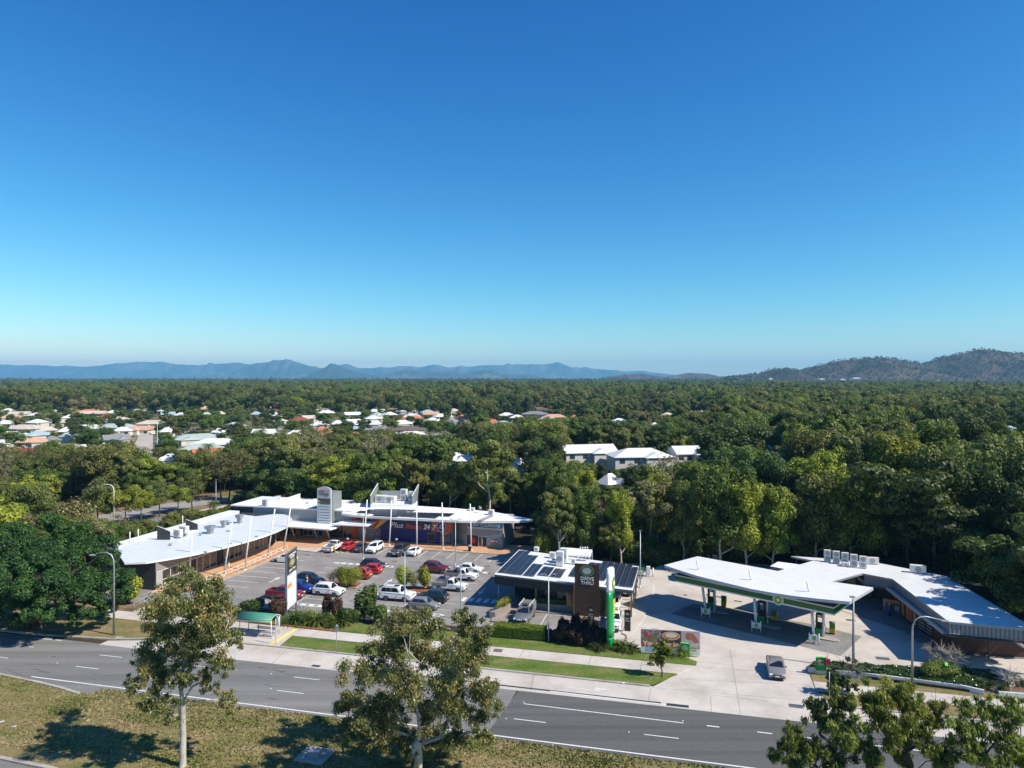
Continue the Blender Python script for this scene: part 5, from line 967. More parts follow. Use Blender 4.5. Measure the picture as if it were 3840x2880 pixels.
# pump islands
def island(i, px, py, lab):
    b_ = at(px, py, .06); a = UC+rad(10)
    t = thing('fuel_pump', 'dark fuel pump at the '+lab.split()[0]+' canopy island', 'fuel pump', b_, a, 'fuel pumps under the canopy'); mb = MB()
    mb.b2((-.45, -.35, .05), (.45, .35, 1.2)); mb.b2((-.45, -.33, 1.2), (-.27, .33, 2.35)); mb.b2((.27, -.33, 1.2), (.45, .33, 2.35)); mb.b2((-.45, -.36, 2.35), (.45, .36, 2.75)); mb.b2((-.27, -.2, 1.2), (.27, .2, 1.65)); mb.build('body', mat('pump_dark', (.015, .022, .02), .4), t, bevel=.03)
    mb = MB(); mb.b2((-.4, -.40, .2), (.4, -.355, 1.0)); mb.build('front_panel', bg_, t); mb = MB(); mb.b2((-.2, -.38, 2.45), (.2, -.365, 2.65)); mb.build('display', lamp_m, t)
    for s in (-1, 1): mb = MB(); mb.tube([(s*.47, -.1, 1.9), (s*.72, -.2, 1.2), (s*.66, -.15, .5), (s*.48, -.1, .9)], .025, 6); mb.build('hose', trim_m, t)
    g = thing('barrier_frame', 'white H frame barrier with a green badge at the '+lab.split()[0]+' fuel island', 'barrier', at(px-22, py+32, .06), A+rad(-8), 'barrier frames at the fuel islands'); mb = MB()
    for s in (-1, 1): mb.lathe([(.075, 0), (.075, 1.3), (.05, 1.34)], (s*.52, 0, 0), 10)
    mb.b2((-.45, -.05, .45), (.45, .05, 1.15)); mb.build('frame', white_p, g); mb = MB(); mb.b2((-.2, -.075, .58), (.2, -.055, 1.05)); mb.build('badge', mat('lime', (.2, .4, .04), .5), g)
    s_ = thing('service_stand', 'green and yellow service stand beside the '+lab.split()[0]+' fuel pump', 'service stand', at(px+46, py-8, .06), a, 'service stands at the fuel islands'); mb = MB(); mb.b2((-.3, -.22, .1), (.3, .22, 1.35)); mb.build('cabinet', bg_, s_, bevel=.03)
    mb = MB(); mb.b2((.31, -.22, .1), (.36, .22, 1.3)); mb.b2((-.3, -.26, .2), (.3, -.225, .7)); mb.build('side_panel', mat('panel_yellow', (.75, .42, .03), .5), s_); mb = MB(); mb.b2((-.34, -.25, 1.351), (.34, .25, 1.45)); mb.build('lid', steel, s_)
    mb = MB(); mb.prism([(math.cos(k*math.pi/8)*(2.1 if abs(math.cos(k*math.pi/8)) > .1 else 1)*.9, math.sin(k*math.pi/8)*.75) for k in range(16)], 0, .14); o = mb.build('pump_island', kerbm); o.location = at(px+15, py+8, .055); o.rotation_euler = (0, 0, UC); o['kind'] = 'structure'
island(0, 2668, 2283, 'leftmost'); island(1, 2858, 2337, 'middle'); island(2, 3075, 2385, 'rightmost')
# ---------------- fuel shop
fs = thing('fuel_shop', 'low white roofed fuel station shop with grey upstand, sloping awning and brown end walls', 'shop building', at(3560, 2460), rad(-50)); ZU = 4.9
UR_ = [(3046, 2101), (2966, 2085), (3245, 2100), (3553, 2162), (3840, 2337), (3880, 2358), (3560, 2329), (3347, 2170), (3243, 2154), (3233, 2146)]
q = [at(x, y, ZU) for x, y in ((2966, 2085), (3100, 2094), (3300, 2112), (3553, 2162), (3700, 2250), (3905, 2372), (3840, 2357), (3558, 2331), (3347, 2171), (3240, 2151), (3050, 2102))]
mb = wmb(fs); mb.prism([p.to_2d() for p in q], ZU-.25, ZU, 1, mtop=0); mb.build('roof', [ribbed('fuel_shop_roof', (.78, .79, .79), .42, 'X', rough=.35, depth=.12, dark=.96, var=.14), steel], fs)
ups = mat('upstand_grey', (.16, .185, .20), .6, var=.1)
for a, b in ((3240, 3347), (3347, 3558), (3558, 3840)):
    pa, pb = at(a, {3240: 2151, 3347: 2171, 3558: 2331}[a], ZU), at(b, {3347: 2171, 3558: 2331, 3840: 2357}[b], ZU)
    wall_panel(fs, 'upstand', ups if a != 3558 else ribbed('upstand_rib', (.24, .27, .29), .35, 'X', depth=.6, dark=.35), pa, pb, 3.55, ZU-.26, .15, -.05)
awn = [((3215, 2153), (3240, 2151)), ((3248, 2180), (3256, 2176)), ((3320, 2192), (3347, 2171)), ((3528, 2365), (3558, 2331)), ((3775, 2385), (3840, 2357)), ((3806, 2428), (3860, 2400))]
# awning strip: outer edge at z 3.6, inner edge against the upstand
outer = [at(3214, 2160, 3.7), at(3248, 2183, 3.7), at(3318, 2196, 3.7), at(3534, 2366, 3.6), at(3775, 2378, 3.55)]; inner = [at(3240, 2151, ZU), at(3243, 2153, ZU), at(3347, 2171, ZU), at(3558, 2331, ZU), at(3840, 2357, ZU)]
mb = wmb(fs)
for i in range(4):
    o0, o1, i0, i1 = outer[i], outer[i+1], inner[i].copy(), inner[i+1].copy(); i0.z = i1.z = 3.62
    mb.poly([o0, o1, i1, i0], 0); lo = [Vector((p.x, p.y, p.z-.38)) for p in (o0, o1)]; mb.poly([lo[0], lo[1], o1, o0], 1); mb.poly([(i0.x, i0.y, 3.3), (i1.x, i1.y, 3.3), lo[1], lo[0]], 1)
mb.build('awning', [ribbed('awning_metal', (.50, .54, .58), .35, 'X', rough=.4, depth=.3, dark=.85), mat('awning_edge', (.36, .36, .36), .5)], fs)
a_, b_ = at(3775, 2385, 3.55), at(3806, 2430, 3.0); mb = wmb(fs); mb.tube([a_, Vector((a_.x+2.2, a_.y+.3, 2.2))], .16, 6); mb.build('awning_brace', steel, fs)
bw = mat('brown_fence', (.085, .03, .018), .7, var=.3, scale=.5)
A0, A1, A2 = at(3563, 2448, .15), at(3702, 2468, .15), at(3860, 2466, .15); B0 = at(3420, 2362, .15)
ww = [at(3140, 2222, .15), at(3265, 2255, .15), at(3330, 2280, .15), B0, at(3500, 2420, .15), A0]
g0 = at(3352, 2288, .15)
mb = wmb(fs); core = [at(3120, 2218), at(3300, 2250), at(3420, 2350), at(3563, 2440), at(3900, 2440), at(3900, 2380), at(3600, 2260), at(3350, 2170), at(3120, 2160)]; mb.prism([p.to_2d() for p in core], 0, 3.55); mb.build('wall', mat('shop_dark', (.028, .028, .028), .6), fs)
wall_panel(fs, 'wall', bw, at(3505, 2415, .1), A0, .1, 3.2, .1, .12); wall_panel(fs, 'wall', bw, A0, A2, .1, 3.2, .1, .12)
wall_panel(fs, 'gate_post', trim_m, A1, A1+Vector((.15, 0, 0)), .1, 3.25, .1, .18)
s0, s1 = at(3300, 2250), at(3420, 2350); s2 = at(3563, 2440)
def seg(a, b, f0, f1): return (a*(1-f0)+b*f0, a*(1-f1)+b*f1)
po = mat('poster_orange2', (.62, .20, .10), .6, var=.25, scale=3)
for f0, f1, m in ((.48, .62, po), (.70, .78, po), (.84, .93, po), (.95, 1.0, po)): a, b = seg(s0, s1, f0, f1); wall_panel(fs, 'poster', m, a, b, .5, 2.3, .05, .06)
a, b = seg(s1, s2, .04, .12); wall_panel(fs, 'poster', po, a, b, .4, 2.2, .05, .06)
for f0, f1 in ((.2, .38), (.4, .58)):
    a, b = seg(s1, s2, f0, f1); wall_panel(fs, 'ice_cage', trim_m, a, b, .2, 2.4, .08, .08)
    for k in range(5): wall_panel(fs, 'cage_shelf', mat('shelf_pale', (.35, .38, .4), .5), a*.97+b*.03, b*.97+a*.03, .5+k*.36, .62+k*.36, .05, .12)
c0, c1 = at(3140, 2222), at(3300, 2250)
for f0, f1 in ((.02, .2), (.22, .45), (.66, .82)): a, b = seg(c0, c1, f0, f1); shopfront(fs, a, b, .2, 2.9, 1, gm=mat('shop_inside', (.22, .19, .14), .3, var=.5, scale=.8), out=.3, frame=trim_m)
c0, c1 = at(3140, 2222), at(3300, 2250)
a, b = seg(c0, c1, .30, .66); wall_panel(fs, 'counter', mat('yellow_panel', (.75, .62, .03), .5), a, b, .3, 1.2, .1, .5)
for f0 in (.40, .55):
    a, b = seg(c0, c1, f0, f0+.02); p = mi @ a
for i, (px, py, d, lab) in enumerate(((3382, 2310, 0, ''),)): pass
t = thing('ice_freezer', 'grey ice freezer with a red and white sign by the fuel shop door', 'freezer', at(3350, 2300, .17), rad(-40)); mb = MB(); mb.b2((-.9, -.45, 0), (.9, .45, 1.9)); mb.build('cabinet', mat('freezer_grey', (.09, .10, .11), .5), t, bevel=.03)
mb = MB(); mb.b2((-.88, -.48, 1.5), (.88, -.455, 1.88)); mb.build('sign_strip', po, t); mb = MB(); [mb.b2((.3+x*.18, -.47, .6+z*.2), (.42+x*.18, -.455, .72+z*.2)) for x in range(3) for z in range(3)]; mb.build('label_grid', wh, t)
t = thing('gas_bottle_stand', 'blue and white gas cylinder shaped stand in front of the ice freezer', 'stand', at(3336, 2308, .17), 0); mb = MB(); mb.lathe([(.22, 0), (.22, 1.2), (.12, 1.35)], n=14); mb.build('cylinder', mat('stand_blue', (.02, .06, .25), .4), t); mb = MB(); mb.lathe([(.1, 1.35), (.1, 1.6), (.05, 1.63)], n=12); mb.build('neck', wh, t)
t = thing('bollard', 'tall white bollard left of the ice freezer', 'bollard', at(3316, 2288, .17), 0); mb = MB(); mb.lathe([(.1, 0), (.1, 1.5), (.07, 1.55)], n=12); mb.build('post', wh, t)
# link roof between canopy and shop
q = [at(2915, 2142, 5.7), at(3050, 2102, 5.7), at(3236, 2149, 5.7), at(3120, 2181, 5.7)]
mb = wmb(fs); mb.prism([p.to_2d() for p in q], 5.45, 5.7, 1, mtop=0); mb.build('link_roof', [cr_, steel], fs)
lt = [at(2888, 2123, 4.3), at(2917, 2106, 4.3), at(3000, 2117, 4.3), at(2950, 2135, 4.3)]
mb = wmb(fs); mb.prism([p.to_2d() for p in lt], 3.7, 4.3, 1, mtop=0); mb.build('lean_to_roof', [white_roof, ups], fs)
for i, (px, py) in enumerate(((3103, 2106), (3136, 2111), (3169, 2117), (3202, 2124), (3236, 2131))):
    nm = ['leftmost', 'second', 'middle', 'fourth', 'rightmost'][i]; ac(at(px, py, ZU+.02), A-.1, (.95, .45, 1.6), nm+' of the five tall twin fan units on the fuel shop roof', 2, group='five twin fan units on the fuel shop roof')
ac(at(3442, 2148, ZU+.02), A-.15, (1.9, .75, .95), 'single wide white unit near the right end of the fuel shop roof'); ac(at(3170, 2124, ZU), A, (.9, .6, .5), 'low white unit in front of the middle twin fan unit'); ac(at(3270, 2116, ZU), A, (1.7, .5, .9), 'pale boxy unit behind the rightmost twin fan unit')
# water and air point, street sign, tall pipes at the back left of the forecourt
t = thing('air_water_unit', 'white air and water column at the back of the forecourt', 'service unit', at(2431, 2161, .06), A); mb = MB(); mb.b2((-.3, -.3, 0), (.3, .3, 1.55)); mb.build('cabinet', white_p, t, bevel=.03); mb = MB(); mb.lathe([(.1, 0), (.1, 1.4)], (.75, -.1, 0), 10); mb.build('bollard_post', white_p, t)
t = thing('green_bench_sign', 'bright green curved board beside the air and water column', 'sign', at(2412, 2160, .06), A); mb = MB(); mb.b2((-1.0, -.1, .9), (.6, .1, 1.35)); mb.build('board', bg_, t, bevel=.04); mb = MB(); [mb.b2((x, -.05, 0), (x+.08, .05, .9)) for x in (-.8, .4)]; mb.build('leg', steel, t)
for i, px in enumerate((2658, 2676, 2682, 2689)):
    p = at(px, 2130, 0); p = atY(px, 2098 if i else 2097, 120); t = thing('vent_pipe', ['lone white tank vent pipe behind the canopy', 'left of three white tank vent pipes behind the canopy', 'middle of three white tank vent pipes behind the canopy', 'right of three white tank vent pipes behind the canopy'][i], 'vent pipe', (p.x, p.y, 0), 0, 'tank vent pipes behind the canopy'); mb = MB(); mb.tube([(0, 0, 0), (0, 0, H-(2082-1416)*120/F)], .05, 8); mb.tube([(0, 0, H-(2082-1416)*120/F), (-.18, 0, H-(2082-1416)*120/F)], .05, 8); mb.build('pipe', wh, t)
# ---------------- billboard and small roadside signs
bb = thing('billboard', 'orange and white billboard reading Your new location! on the grass by the driveway', 'billboard', (at(2403, 2454)+at(2625, 2466))/2, 0); p0, p1 = at(2403, 2454), at(2625, 2466); bb.rotation_euler.z = math.atan2(p1.y-p0.y, p1.x-p0.x); BW = (p1-p0).length
def bbox(nm, x0, x1, z0, z1, m, y=0.0): mb = MB(); mb.b2((x0-BW/2, -.04-y, z0), (x1-BW/2, .04-y, z1)); return mb.build(nm, m, bb)
bbox('panel', 0, BW, .25, 2.95, mat('bb_white', (.55, .60, .62), .5)); bbox('orange_band', .03, BW-.03, .98, 2.9, mat('bb_orange', (.48, .15, .05), .5, var=.1), .012)
bbox('picture', .1, 2.25, 1.5, 2.85, mat('bb_salad', (.30, .18, .22), .6, var=1.0, scale=3.5), .02); bbox('picture', 2.28, 4.45, 1.5, 2.88, mat('bb_dark', (.035, .03, .035), .5, var=.4), .02); bbox('picture', 4.48, BW-.05, 1.2, 2.88, mat('bb_lilac', (.40, .34, .40), .6, var=.2, scale=1.5), .02)
def bpoly(nm, pts, m, y): mb = MB(); mb.poly([(x-BW/2, -.041-y, z) for x, z in pts]); return mb.build(nm, m, bb)
ci = lambda cx, cz, a, b, n=20: [(cx+a*math.cos(2*math.pi*k/n), cz+b*math.sin(2*math.pi*k/n)) for k in range(n)]
bpoly('cup_saucer', ci(3.35, 2.3, 1.02, .48), mat('bb_rim', (.6, .42, .32), .5), .03); bpoly('cup_coffee', ci(3.35, 2.3, .92, .38), mat('bb_coffee', (.45, .17, .07), .5), .034); bpoly('cup_foam', ci(3.38, 2.36, .66, .26), mat('bb_foam', (.6, .55, .45), .5), .038)
bpoly('croissant', [(5.1, 2.0), (4.9, 2.5), (5.2, 2.8), (5.8, 2.65), (6.2, 2.2), (6.45, 1.7), (6.1, 1.6), (5.6, 1.95)], mat('bb_crust', (.35, .13, .08), .6, var=.4, scale=5), .03)
for k, (x, z, r, c) in enumerate(((.6, 2.2, .3, (.35, .05, .06)), (1.1, 2.1, .3, (.4, .06, .06)), (1.6, 1.95, .28, (.10, .22, .06)), (.45, 1.85, .28, (.10, .2, .05)), (1.2, 1.75, .25, (.12, .2, .05)), (1.7, 2.4, .3, (.06, .18, .1)))): bpoly('salad_leaf', ci(x, z, r, r*.8, 9), mat('bb_s%d' % k, c, .6, var=.3, scale=6), .026+.002*k)
text('lettering', 'Your new location!', .74, mat('bb_letter', (.72, .62, .52), .5), bb, (0, -.1, 1.33), rot=(math.pi/2, 0, 0), bold=.012, ext=.01, sx=1.05)
for k in range(3): bbox('text_line', .5, 3.9-.4*k, .78-.16*k, .83-.16*k, mat('bb_blue', (.16, .30, .42), .5), .02)
bbox('text_line', 4.7, BW-.4, .74, .80, mat('bb_blue2', (.16, .30, .42), .5), .02)
mb = MB(); [mb.b2((x-.05, .045, 0), (x+.05, .14, 2.6)) for x in (-BW/2+.3, 0, BW/2-.3)]; mb.build('post', white_p, bb)
def pod(label, p, rz, face=True):
    t = thing('pod_sign', label, 'sign', p, rz, 'small green fuel company signs'); mb = MB(); mb.b2((-.5, -.12, .15), (.5, .12, 1.55)); mb.build('panel', bg_, t, bevel=.06); mb = MB(); mb.b2((.5, -.13, .02), (.56, .13, 1.6)); mb.b2((-.5, -.13, 1.551), (.56, .13, 1.6)); mb.build('trim', mat('trim_lime', (.2, .65, .12), .4), t)
    ellipse(t, Vector((0, -.125, 1.05)), .32, .32, mat('pod_pale', (.25, .5, .35), .5), 'badge', .003); return t
pod('green pod sign in front of the strappy bush beside the billboard', at(2568, 2464), A)
t = pod('green entry pod sign at the left end of the white garden wall', at(3078, 2520, .35), A+.1); mb = MB(); mb.b2((-.36, -.16, .98), (.36, -.13, 1.12)); mb.build('red_bar', mat('red_bar', (.5, .03, .04), .5), t)
pod('narrow green pod sign half turned away in the round bush', at(3549, 2548, .35), rad(60))
t = thing('post_box_sign', 'dark red box on a thin post in the garden bed', 'sign', at(3103, 2525, .35), A); mb = MB(); mb.tube([(0, 0, 0), (0, 0, 2.4)], .04, 6); mb.build('post', steel, t); mb = MB(); mb.b2((-.28, -.2, .9), (.28, .2, 1.5)); mb.build('box', mat('dark_red_box', (.22, .02, .04), .5), t, bevel=.03)
# white garden walls
for nm, pts, lab in (('garden_wall', [at(3030, 2522), at(3200, 2542), at(3420, 2568), at(3600, 2592), at(3690, 2612)], 'long low white rendered garden wall beside the driveway'), ('garden_wall', [at(3748, 2618), at(3980, 2636)], 'short white rendered garden wall at the right edge')):
    mb = MB(); hh = .62
    for a, b in zip(pts[:-1], pts[1:]):
        d = (b-a).normalized(); n = Vector((-d.y, d.x, 0))*.22; mb.prism([a.to_2d(), b.to_2d(), (b+n).to_2d(), (a+n).to_2d()], 0, hh); hh_ = hh
    o = mb.build(nm, mat('rendered_white', (.62, .62, .64), .8, var=.12, scale=1.2)); tag(o, lab, 'wall', 'white garden walls')
# ---------------- poles
def lamp(label, base, top_px, head='single', r=.1, m=None, arm=1.6, hd=-1, group='light poles'):
    b_ = at(*base); h = H-(top_px-1416)*b_.y/F; t = thing('lamp_post', label, 'lamp post', (b_.x, b_.y, .03), 0, group); m = m or galv
    mb = MB(); mb.lathe([(r*2.2, 0), (r*2.2, .04), (r*1.1, .05), (r*1.1, 1.0), (r, 1.05), (r*.6, h)], n=12) if head != 'curve' else mb.tube([(0, 0, 0), (0, 0, h-1.6), (hd*.05, 0, h-.9), (hd*.3, 0, h-.35), (hd*.8, 0, h-.05), (hd*1.4, 0, h), (hd*arm, 0, h-.12*abs(arm))], [r, r*.75, r*.7, r*.6, r*.55, r*.5, r*.45], 10)
    mb.build('pole', m, t); mb = MB()
    if head == 'curve': mb.box((hd*(arm+.3), 0, h-.14*arm-.02), (.75, .28, .16)); mb.build('lamp_head', mat('lamp_glass_grey', (.35, .38, .4), .3), t, bevel=.05)
    elif head == 'double':
        for s in (-1, 1): mb = MB(); mb.tube([(0, 0, h-.15), (s*.25, 0, h-.15), (s*.28, 0, h+.12), (s*.75, 0, h+.14)], .04, 6); mb.build('arm', steel, t); mb = MB(); mb.box((s*.75, 0, h+.12), (.4, .26, .09)); mb.build('lamp_head', steel, t, bevel=.02)
    elif head == 'flood': mb.box((-.15, -.1, h+.05), (.5, .4, .14)); mb.build('lamp_head', steel, t, bevel=.02)
    else: mb.box((0, 0, h+.04), (.4, .25, .1)); mb.build('lamp_head', steel, t, bevel=.02)
    return t
blk = mat('pole_grey', (.16, .18, .19), .4, metal=.4, var=.1)
lamp('tall curved galvanised street lamp beside the fig tree', (427, 2385), 2072, 'curve', .14, arm=2.3); lamp('galvanised street lamp with a curved arm over the rear side street', (427, 1990), 1817, 'curve', .13, arm=4.0, m=white_p)
lamp('curved street lamp leaning its head to the right in front of the fuel shop', (3421, 2573), 2313, 'curve', .13, arm=3.0, hd=1); lamp('straight lamp post between the driveway and the fuel canopy', (3200, 2510), 2240, 'flood', .14, m=blk)
lamp('twin armed light pole behind the red hatchback by the gym', (1362, 2103), 1933, 'double', .09); lamp('twin armed light pole behind the white sedan below the dry cleaner', (1708, 2125), 1950, 'double', .09)
lamp('light pole beside the large white four wheel drive', (1518, 2281), 2068, 'double', .09); lamp('light pole with one arm near the front drive lane of the car park', (1728, 2322), 2124, 'single', .09, m=steel)
lamp('light pole rising from the hedge in front of the coffee shop', (2057, 2408), 2158, 'double', .09); lamp('tall light pole behind the drive through roof', (2401, 2208), 1992, 'single', .1)
lamp('short dark floodlight pole at the left end of the left wing roof', (457, 2150), 2042, 'flood', .06, m=blk)
lamp('distant lamp post left of the suburban street', (590, 1685), 1580, 'single', .09, m=white_p); lamp('distant lamp post among the trees left of the side street', (365, 1790), 1740, 'single', .1); lamp('slim lamp post beside the side street shrubs', (810, 1920), 1800, 'single', .08)
t = thing('street_sign', 'grey post sign on the verge in front of the car park', 'sign', at(1262, 2449, .12), A); mb = MB(); mb.tube([(0, 0, 0), (0, 0, 3.1)], .04, 8); mb.build('post', galv, t); mb = MB(); mb.b2((-.22, -.05, 2.45), (.22, -.03, 3.05)); mb.build('plate', mat('plate_grey', (.3, .35, .4), .4), t); mb = MB(); mb.lathe([(.2, 3.05), (.05, 3.25)], n=8); mb.build('cap', steel, t)
t = thing('street_sign', 'thin sign post on the verge in front of the pale small tree', 'sign', at(3110, 2662, .1), A); mb = MB(); mb.tube([(0, 0, 0), (0, 0, 3.6)], .04, 8); mb.build('post', galv, t)
t = thing('street_sign', 'blue and white directional sign behind the coffee shop drive through', 'sign', at(2427, 2160, .06)+Vector((-.2, 8, 0)), A); mb = MB(); mb.tube([(0, 0, 0), (0, 0, 3.4)], .05, 8); mb.build('post', steel, t); mb = MB(); mb.b2((-.7, -.06, 2.7), (.7, -.04, 3.3)); mb.build('plate', mat('sign_teal', (.05, .2, .25), .5), t); mb = MB(); mb.b2((-.6, -.075, 2.85), (.6, -.065, 3.0)); mb.build('text_line', wh, t)
# ---------------- tenant sign pylon at the car park edge
P0, P1 = at(459*2.304 if False else 1073, 2319), at(1110, 2283)
pp = thing('pylon_sign', 'tall grey framed tenant pylon with a brown coffee panel over blank white panels', 'sign', (P0+P1)/2, math.atan2(P1.y-P0.y, P1.x-P0.x)); PW = 3.2; hp = H-(2062-1416)*((P0.y+P1.y)/2)/F
pp.location = (P0+P1)/2; fm = mat('pylon_frame', (.13, .16, .20), .5); PW = (P1-P0).length
import types
for x in (-PW/2, PW/2): mb = MB(); mb.box((x, 0, hp/2), (.22, .22, hp)); mb.build('post', fm, pp)
hh = hp; mb = MB(); [mb.b2((-PW/2, -.08, z), (PW/2, .08, z+.16)) for z in (hh-.2, hh-3.05, hh-7.6)]; mb.build('cross_bar', fm, pp)
mb = MB(); mb.b2((-PW/2+.15, -.13, hh-2.85), (PW/2-.15, .13, hh-.25)); mb.build('sign_board', mat('coffee_brown', (.045, .02, .015), .5), pp)
c = Vector((0, -.14, hh-1.6)); ellipse(pp, c, PW*.30, .60, gold_r, 'logo_rim', .004); ellipse(pp, c, PW*.27, .53, lg, 'logo_ring', .012); ellipse(pp, c, PW*.20, .38, gold_r, 'logo_centre', .02)
text('lettering', "ZARRAFFA'S", .40, wh, pp, (0, -.16, hh-.55), ext=.005, bold=.01, sx=PW/3.0); text('lettering', 'COFFEE', .38, wh, pp, (0, -.16, hh-.88), ext=.005, bold=.01, sx=PW/3.0); text('lettering', 'DRIVE THRU', .36, wh, pp, (0, -.16, hh-2.55), ext=.005, bold=.01, sx=PW/3.2)
for k in range(5):
    z = hh-3.2-k*.87; mb = MB(); mb.b2((-PW/2+.16, -.1, z-.78), (PW/2-.16, .1, z)); mb.build('sign_board', mat('panel_white', (.72, .72, .76), .4), pp)
mb = MB(); z = hh-4.07; mb.b2((-PW/2+.3, -.12, z-.68), (-.1, -.105, z-.15)); mb.build('orange_logo', mat('orange_logo', (.75, .30, .08), .5), pp)
# ---------------- bus shelter
bs = thing('bus_shelter', 'green arched roof bus shelter on the concrete pad', 'bus shelter', W(-51.3, 77.6, .115), A); gr = mat('shelter_green', (.07, .25, .165), .5, var=.1)
mb = MB(); n = 10; L0, L1 = -2.7, 2.1; P = []
for k in range(n+1): a = rad(28)+(rad(152)-rad(28))*k/n; P.append((.1-1.35*math.cos(a), 1.55+1.05*math.sin(a)))
for k in range(n):
    (y0, z0), (y1, z1) = P[k], P[k+1]; i = mb.pts([(L0, y0, z0), (L1, y0, z0), (L1, y1, z1), (L0, y1, z1), (L0, y0, z0-.05), (L1, y0, z0-.05), (L1, y1, z1-.05), (L0, y1, z1-.05)])
    mb.face((i, i+1, i+2, i+3), 0, True); mb.face((i+7, i+6, i+5, i+4), 1); mb.face((i+1, i+5, i+6, i+2), 1); mb.face((i+3, i+7, i+4, i), 1)
mb.build('roof', [gr, mat('shelter_edge', (.6, .6, .6), .5)], bs)
for x in (-2.3, -.9, 2.0): mb = MB(); mb.tube([(x, 1.0, 0), (x, 1.0, 2.15)], .05, 8); mb.build('post', galv if x < 1 else white_p, bs)
mb = MB(); mb.tube([(-2.3, -.8, 0), (-2.3, -.8, 2.1)], .05, 8); mb.build('post', galv, bs); mb = MB(); mb.tube([(2.0, -.8, 0), (2.0, -.8, 2.1)], .05, 8); mb.build('post', white_p, bs)
be = thing('bench', 'grey slatted bench under the bus shelter', 'bench', W(-50.6, 77.5, .115), A); mb = MB(); [mb.box((0, y, .46), (2.6, .12, .05)) for y in (-.25, -.1, .05)]; mb.build('seat', steel, be); mb = MB(); [mb.box((0, .32, z), (2.6, .05, .13)) for z in (.78, .95)]; mb.build('backrest', steel, be)
for x in (-1.1, 0, 1.1): mb = MB(); mb.tube([(x, -.3, 0), (x, -.1, .42), (x, .3, .42), (x, .34, 1.0)], .03, 6); mb.tube([(x, .3, 0), (x, .25, .42)], .03, 6); mb.build('leg', galv, be)
t = thing('bus_stop_sign', 'tall white bus stop post with a looped top', 'sign', W(-47.75, 75.35, .115), A); mb = MB(); mb.tube([(0, 0, 0), (0, 0, 3.0), (.06, 0, 3.2), (.2, 0, 3.25), (.32, 0, 3.15), (.34, 0, 2.2)], .05, 8); mb.tube([(0, 0, 2.2), (.34, 0, 2.2)], .04, 8); mb.build('post', wh, t); mb = MB(); mb.b2((.06, -.02, 2.4), (.3, .02, 3.05)); mb.build('plate', mat('plate_pale', (.55, .56, .55), .5), t)
t = thing('bollard', 'white post standing behind the bus shelter bench', 'bollard', W(-49.9, 79.2, .12), A); mb = MB(); mb.tube([(0, 0, 0), (0, 0, 1.2)], .05, 8); mb.box((.25, 0, .1), (.4, .05, .05)); mb.build('post', wh, t)
mb = MB(); n = 44
for k in range(n): u = -54.4+(11.8)*k/n; mb.box((*W(u+.13, 81.25-.02*k*.5).to_2d(), .19), (.24, .26, .16+.03*(k % 3)), rz=A)
o = mb.build('garden_edging', ground_mat('red_brick', [(.20, .06, .035), (.32, .11, .06), (.42, .17, .10)], 3.5, fine=20, fineamt=.3)); tag(o, 'row of red bricks edging the grass behind the bus shelter', 'edging')
t = thing('utility_pit', 'concrete utility slab with a raised box on the grass strip', 'utility slab', at(1180, 2835, .07), A); mb = MB(); mb.box((0, 0, .06), (2.6, 2.4, .12)); mb.build('slab', kerbm, t, bevel=.02); mb = MB(); mb.box((.1, -.1, .32), (1.0, .8, .4)); mb.build('box', galv, t, bevel=.03); mb = MB(); mb.tube([(.6, 1.3, 0), (.6, 1.3, .8)], .04, 6); mb.build('post', steel, t)
for i, (px, py, rz) in enumerate(((53, 2725, .3), (8, 2707, 1.0), (2337, 2562, .2))):
    mb = MB(); mb.prism([(-.16, -.07), (.17, -.09), (.2, .05), (-.05, .12), (-.18, .06)], 0, .05); o = mb.build('litter', mat('paper', (.6, .65, .68), .6)); o.location = at(px, py, .075 if i < 2 else .13); o.rotation_euler.z = rz; tag(o, ['crumpled paper scrap on the dry grass', 'paper scrap at the left edge of the dry grass', 'white paper scrap on the kerb near the sapling'][i], 'litter')
mb = MB(); mb.box((0, 0, .03), (.9, .7, .04)); o = mb.build('pit_cover', kerbm); o.location = at(445, 2392, .12); o.rotation_euler.z = A; tag(o, 'concrete pit cover beside the street lamp by the fig tree', 'pit cover')
mb = MB(); mb.box((0, 0, .03), (1.0, .8, .05)); o = mb.build('pit_cover', mat('iron_cover', (.17, .11, .08), .7)); o.location = at(1868, 2440, .125); o.rotation_euler.z = A; tag(o, 'dark pit cover in the footpath by the large gum tree', 'pit cover')
# rear fence along the garden
fe_ = thing('garden_fence', 'weathered grey paling fence behind the left wing', 'fence', at(470, 2030), 0); q = [at(405, 2027), at(470, 2008), at(540, 1985), at(650, 1955)]
mb = wmb(fe_); gf = ribbed('grey_palings', (.20, .23, .24), .3, 'X', rough=.8, depth=.6, dark=.5, var=.3)
for a, b in zip(q[:-1], q[1:]): d = (b-a).normalized(); n = Vector((-d.y, d.x, 0))*.06; mb.prism([a.to_2d(), b.to_2d(), (b+n).to_2d(), (a+n).to_2d()], 0, 1.7)
mb.build('paling_panel', gf, fe_)
for k in range(10): p = lerp(q, k/9); mb = wmb(fe_); mb.box((p.x, p.y-.05, .9), (.12, .12, 1.8)); mb.build('post', steel, fe_)
for px, py, lab, w, d in ((1765, 2062, '', 0, 0),): pass
ww_ = thing('boundary_wall', 'stained cream wall among the trees beyond the side street', 'wall', at(300, 1850), 0); a, b = at(232, 1858), at(384, 1818); d = (b-a).normalized(); n = Vector((-d.y, d.x, 0))*.2; mb = wmb(ww_); mb.prism([a.to_2d(), b.to_2d(), (b+n).to_2d(), (a+n).to_2d()], 0, 2.6); mb.build('wall', mat('cream_wall', (.62, .55, .45), .8, var=.3, scale=.4), ww_)
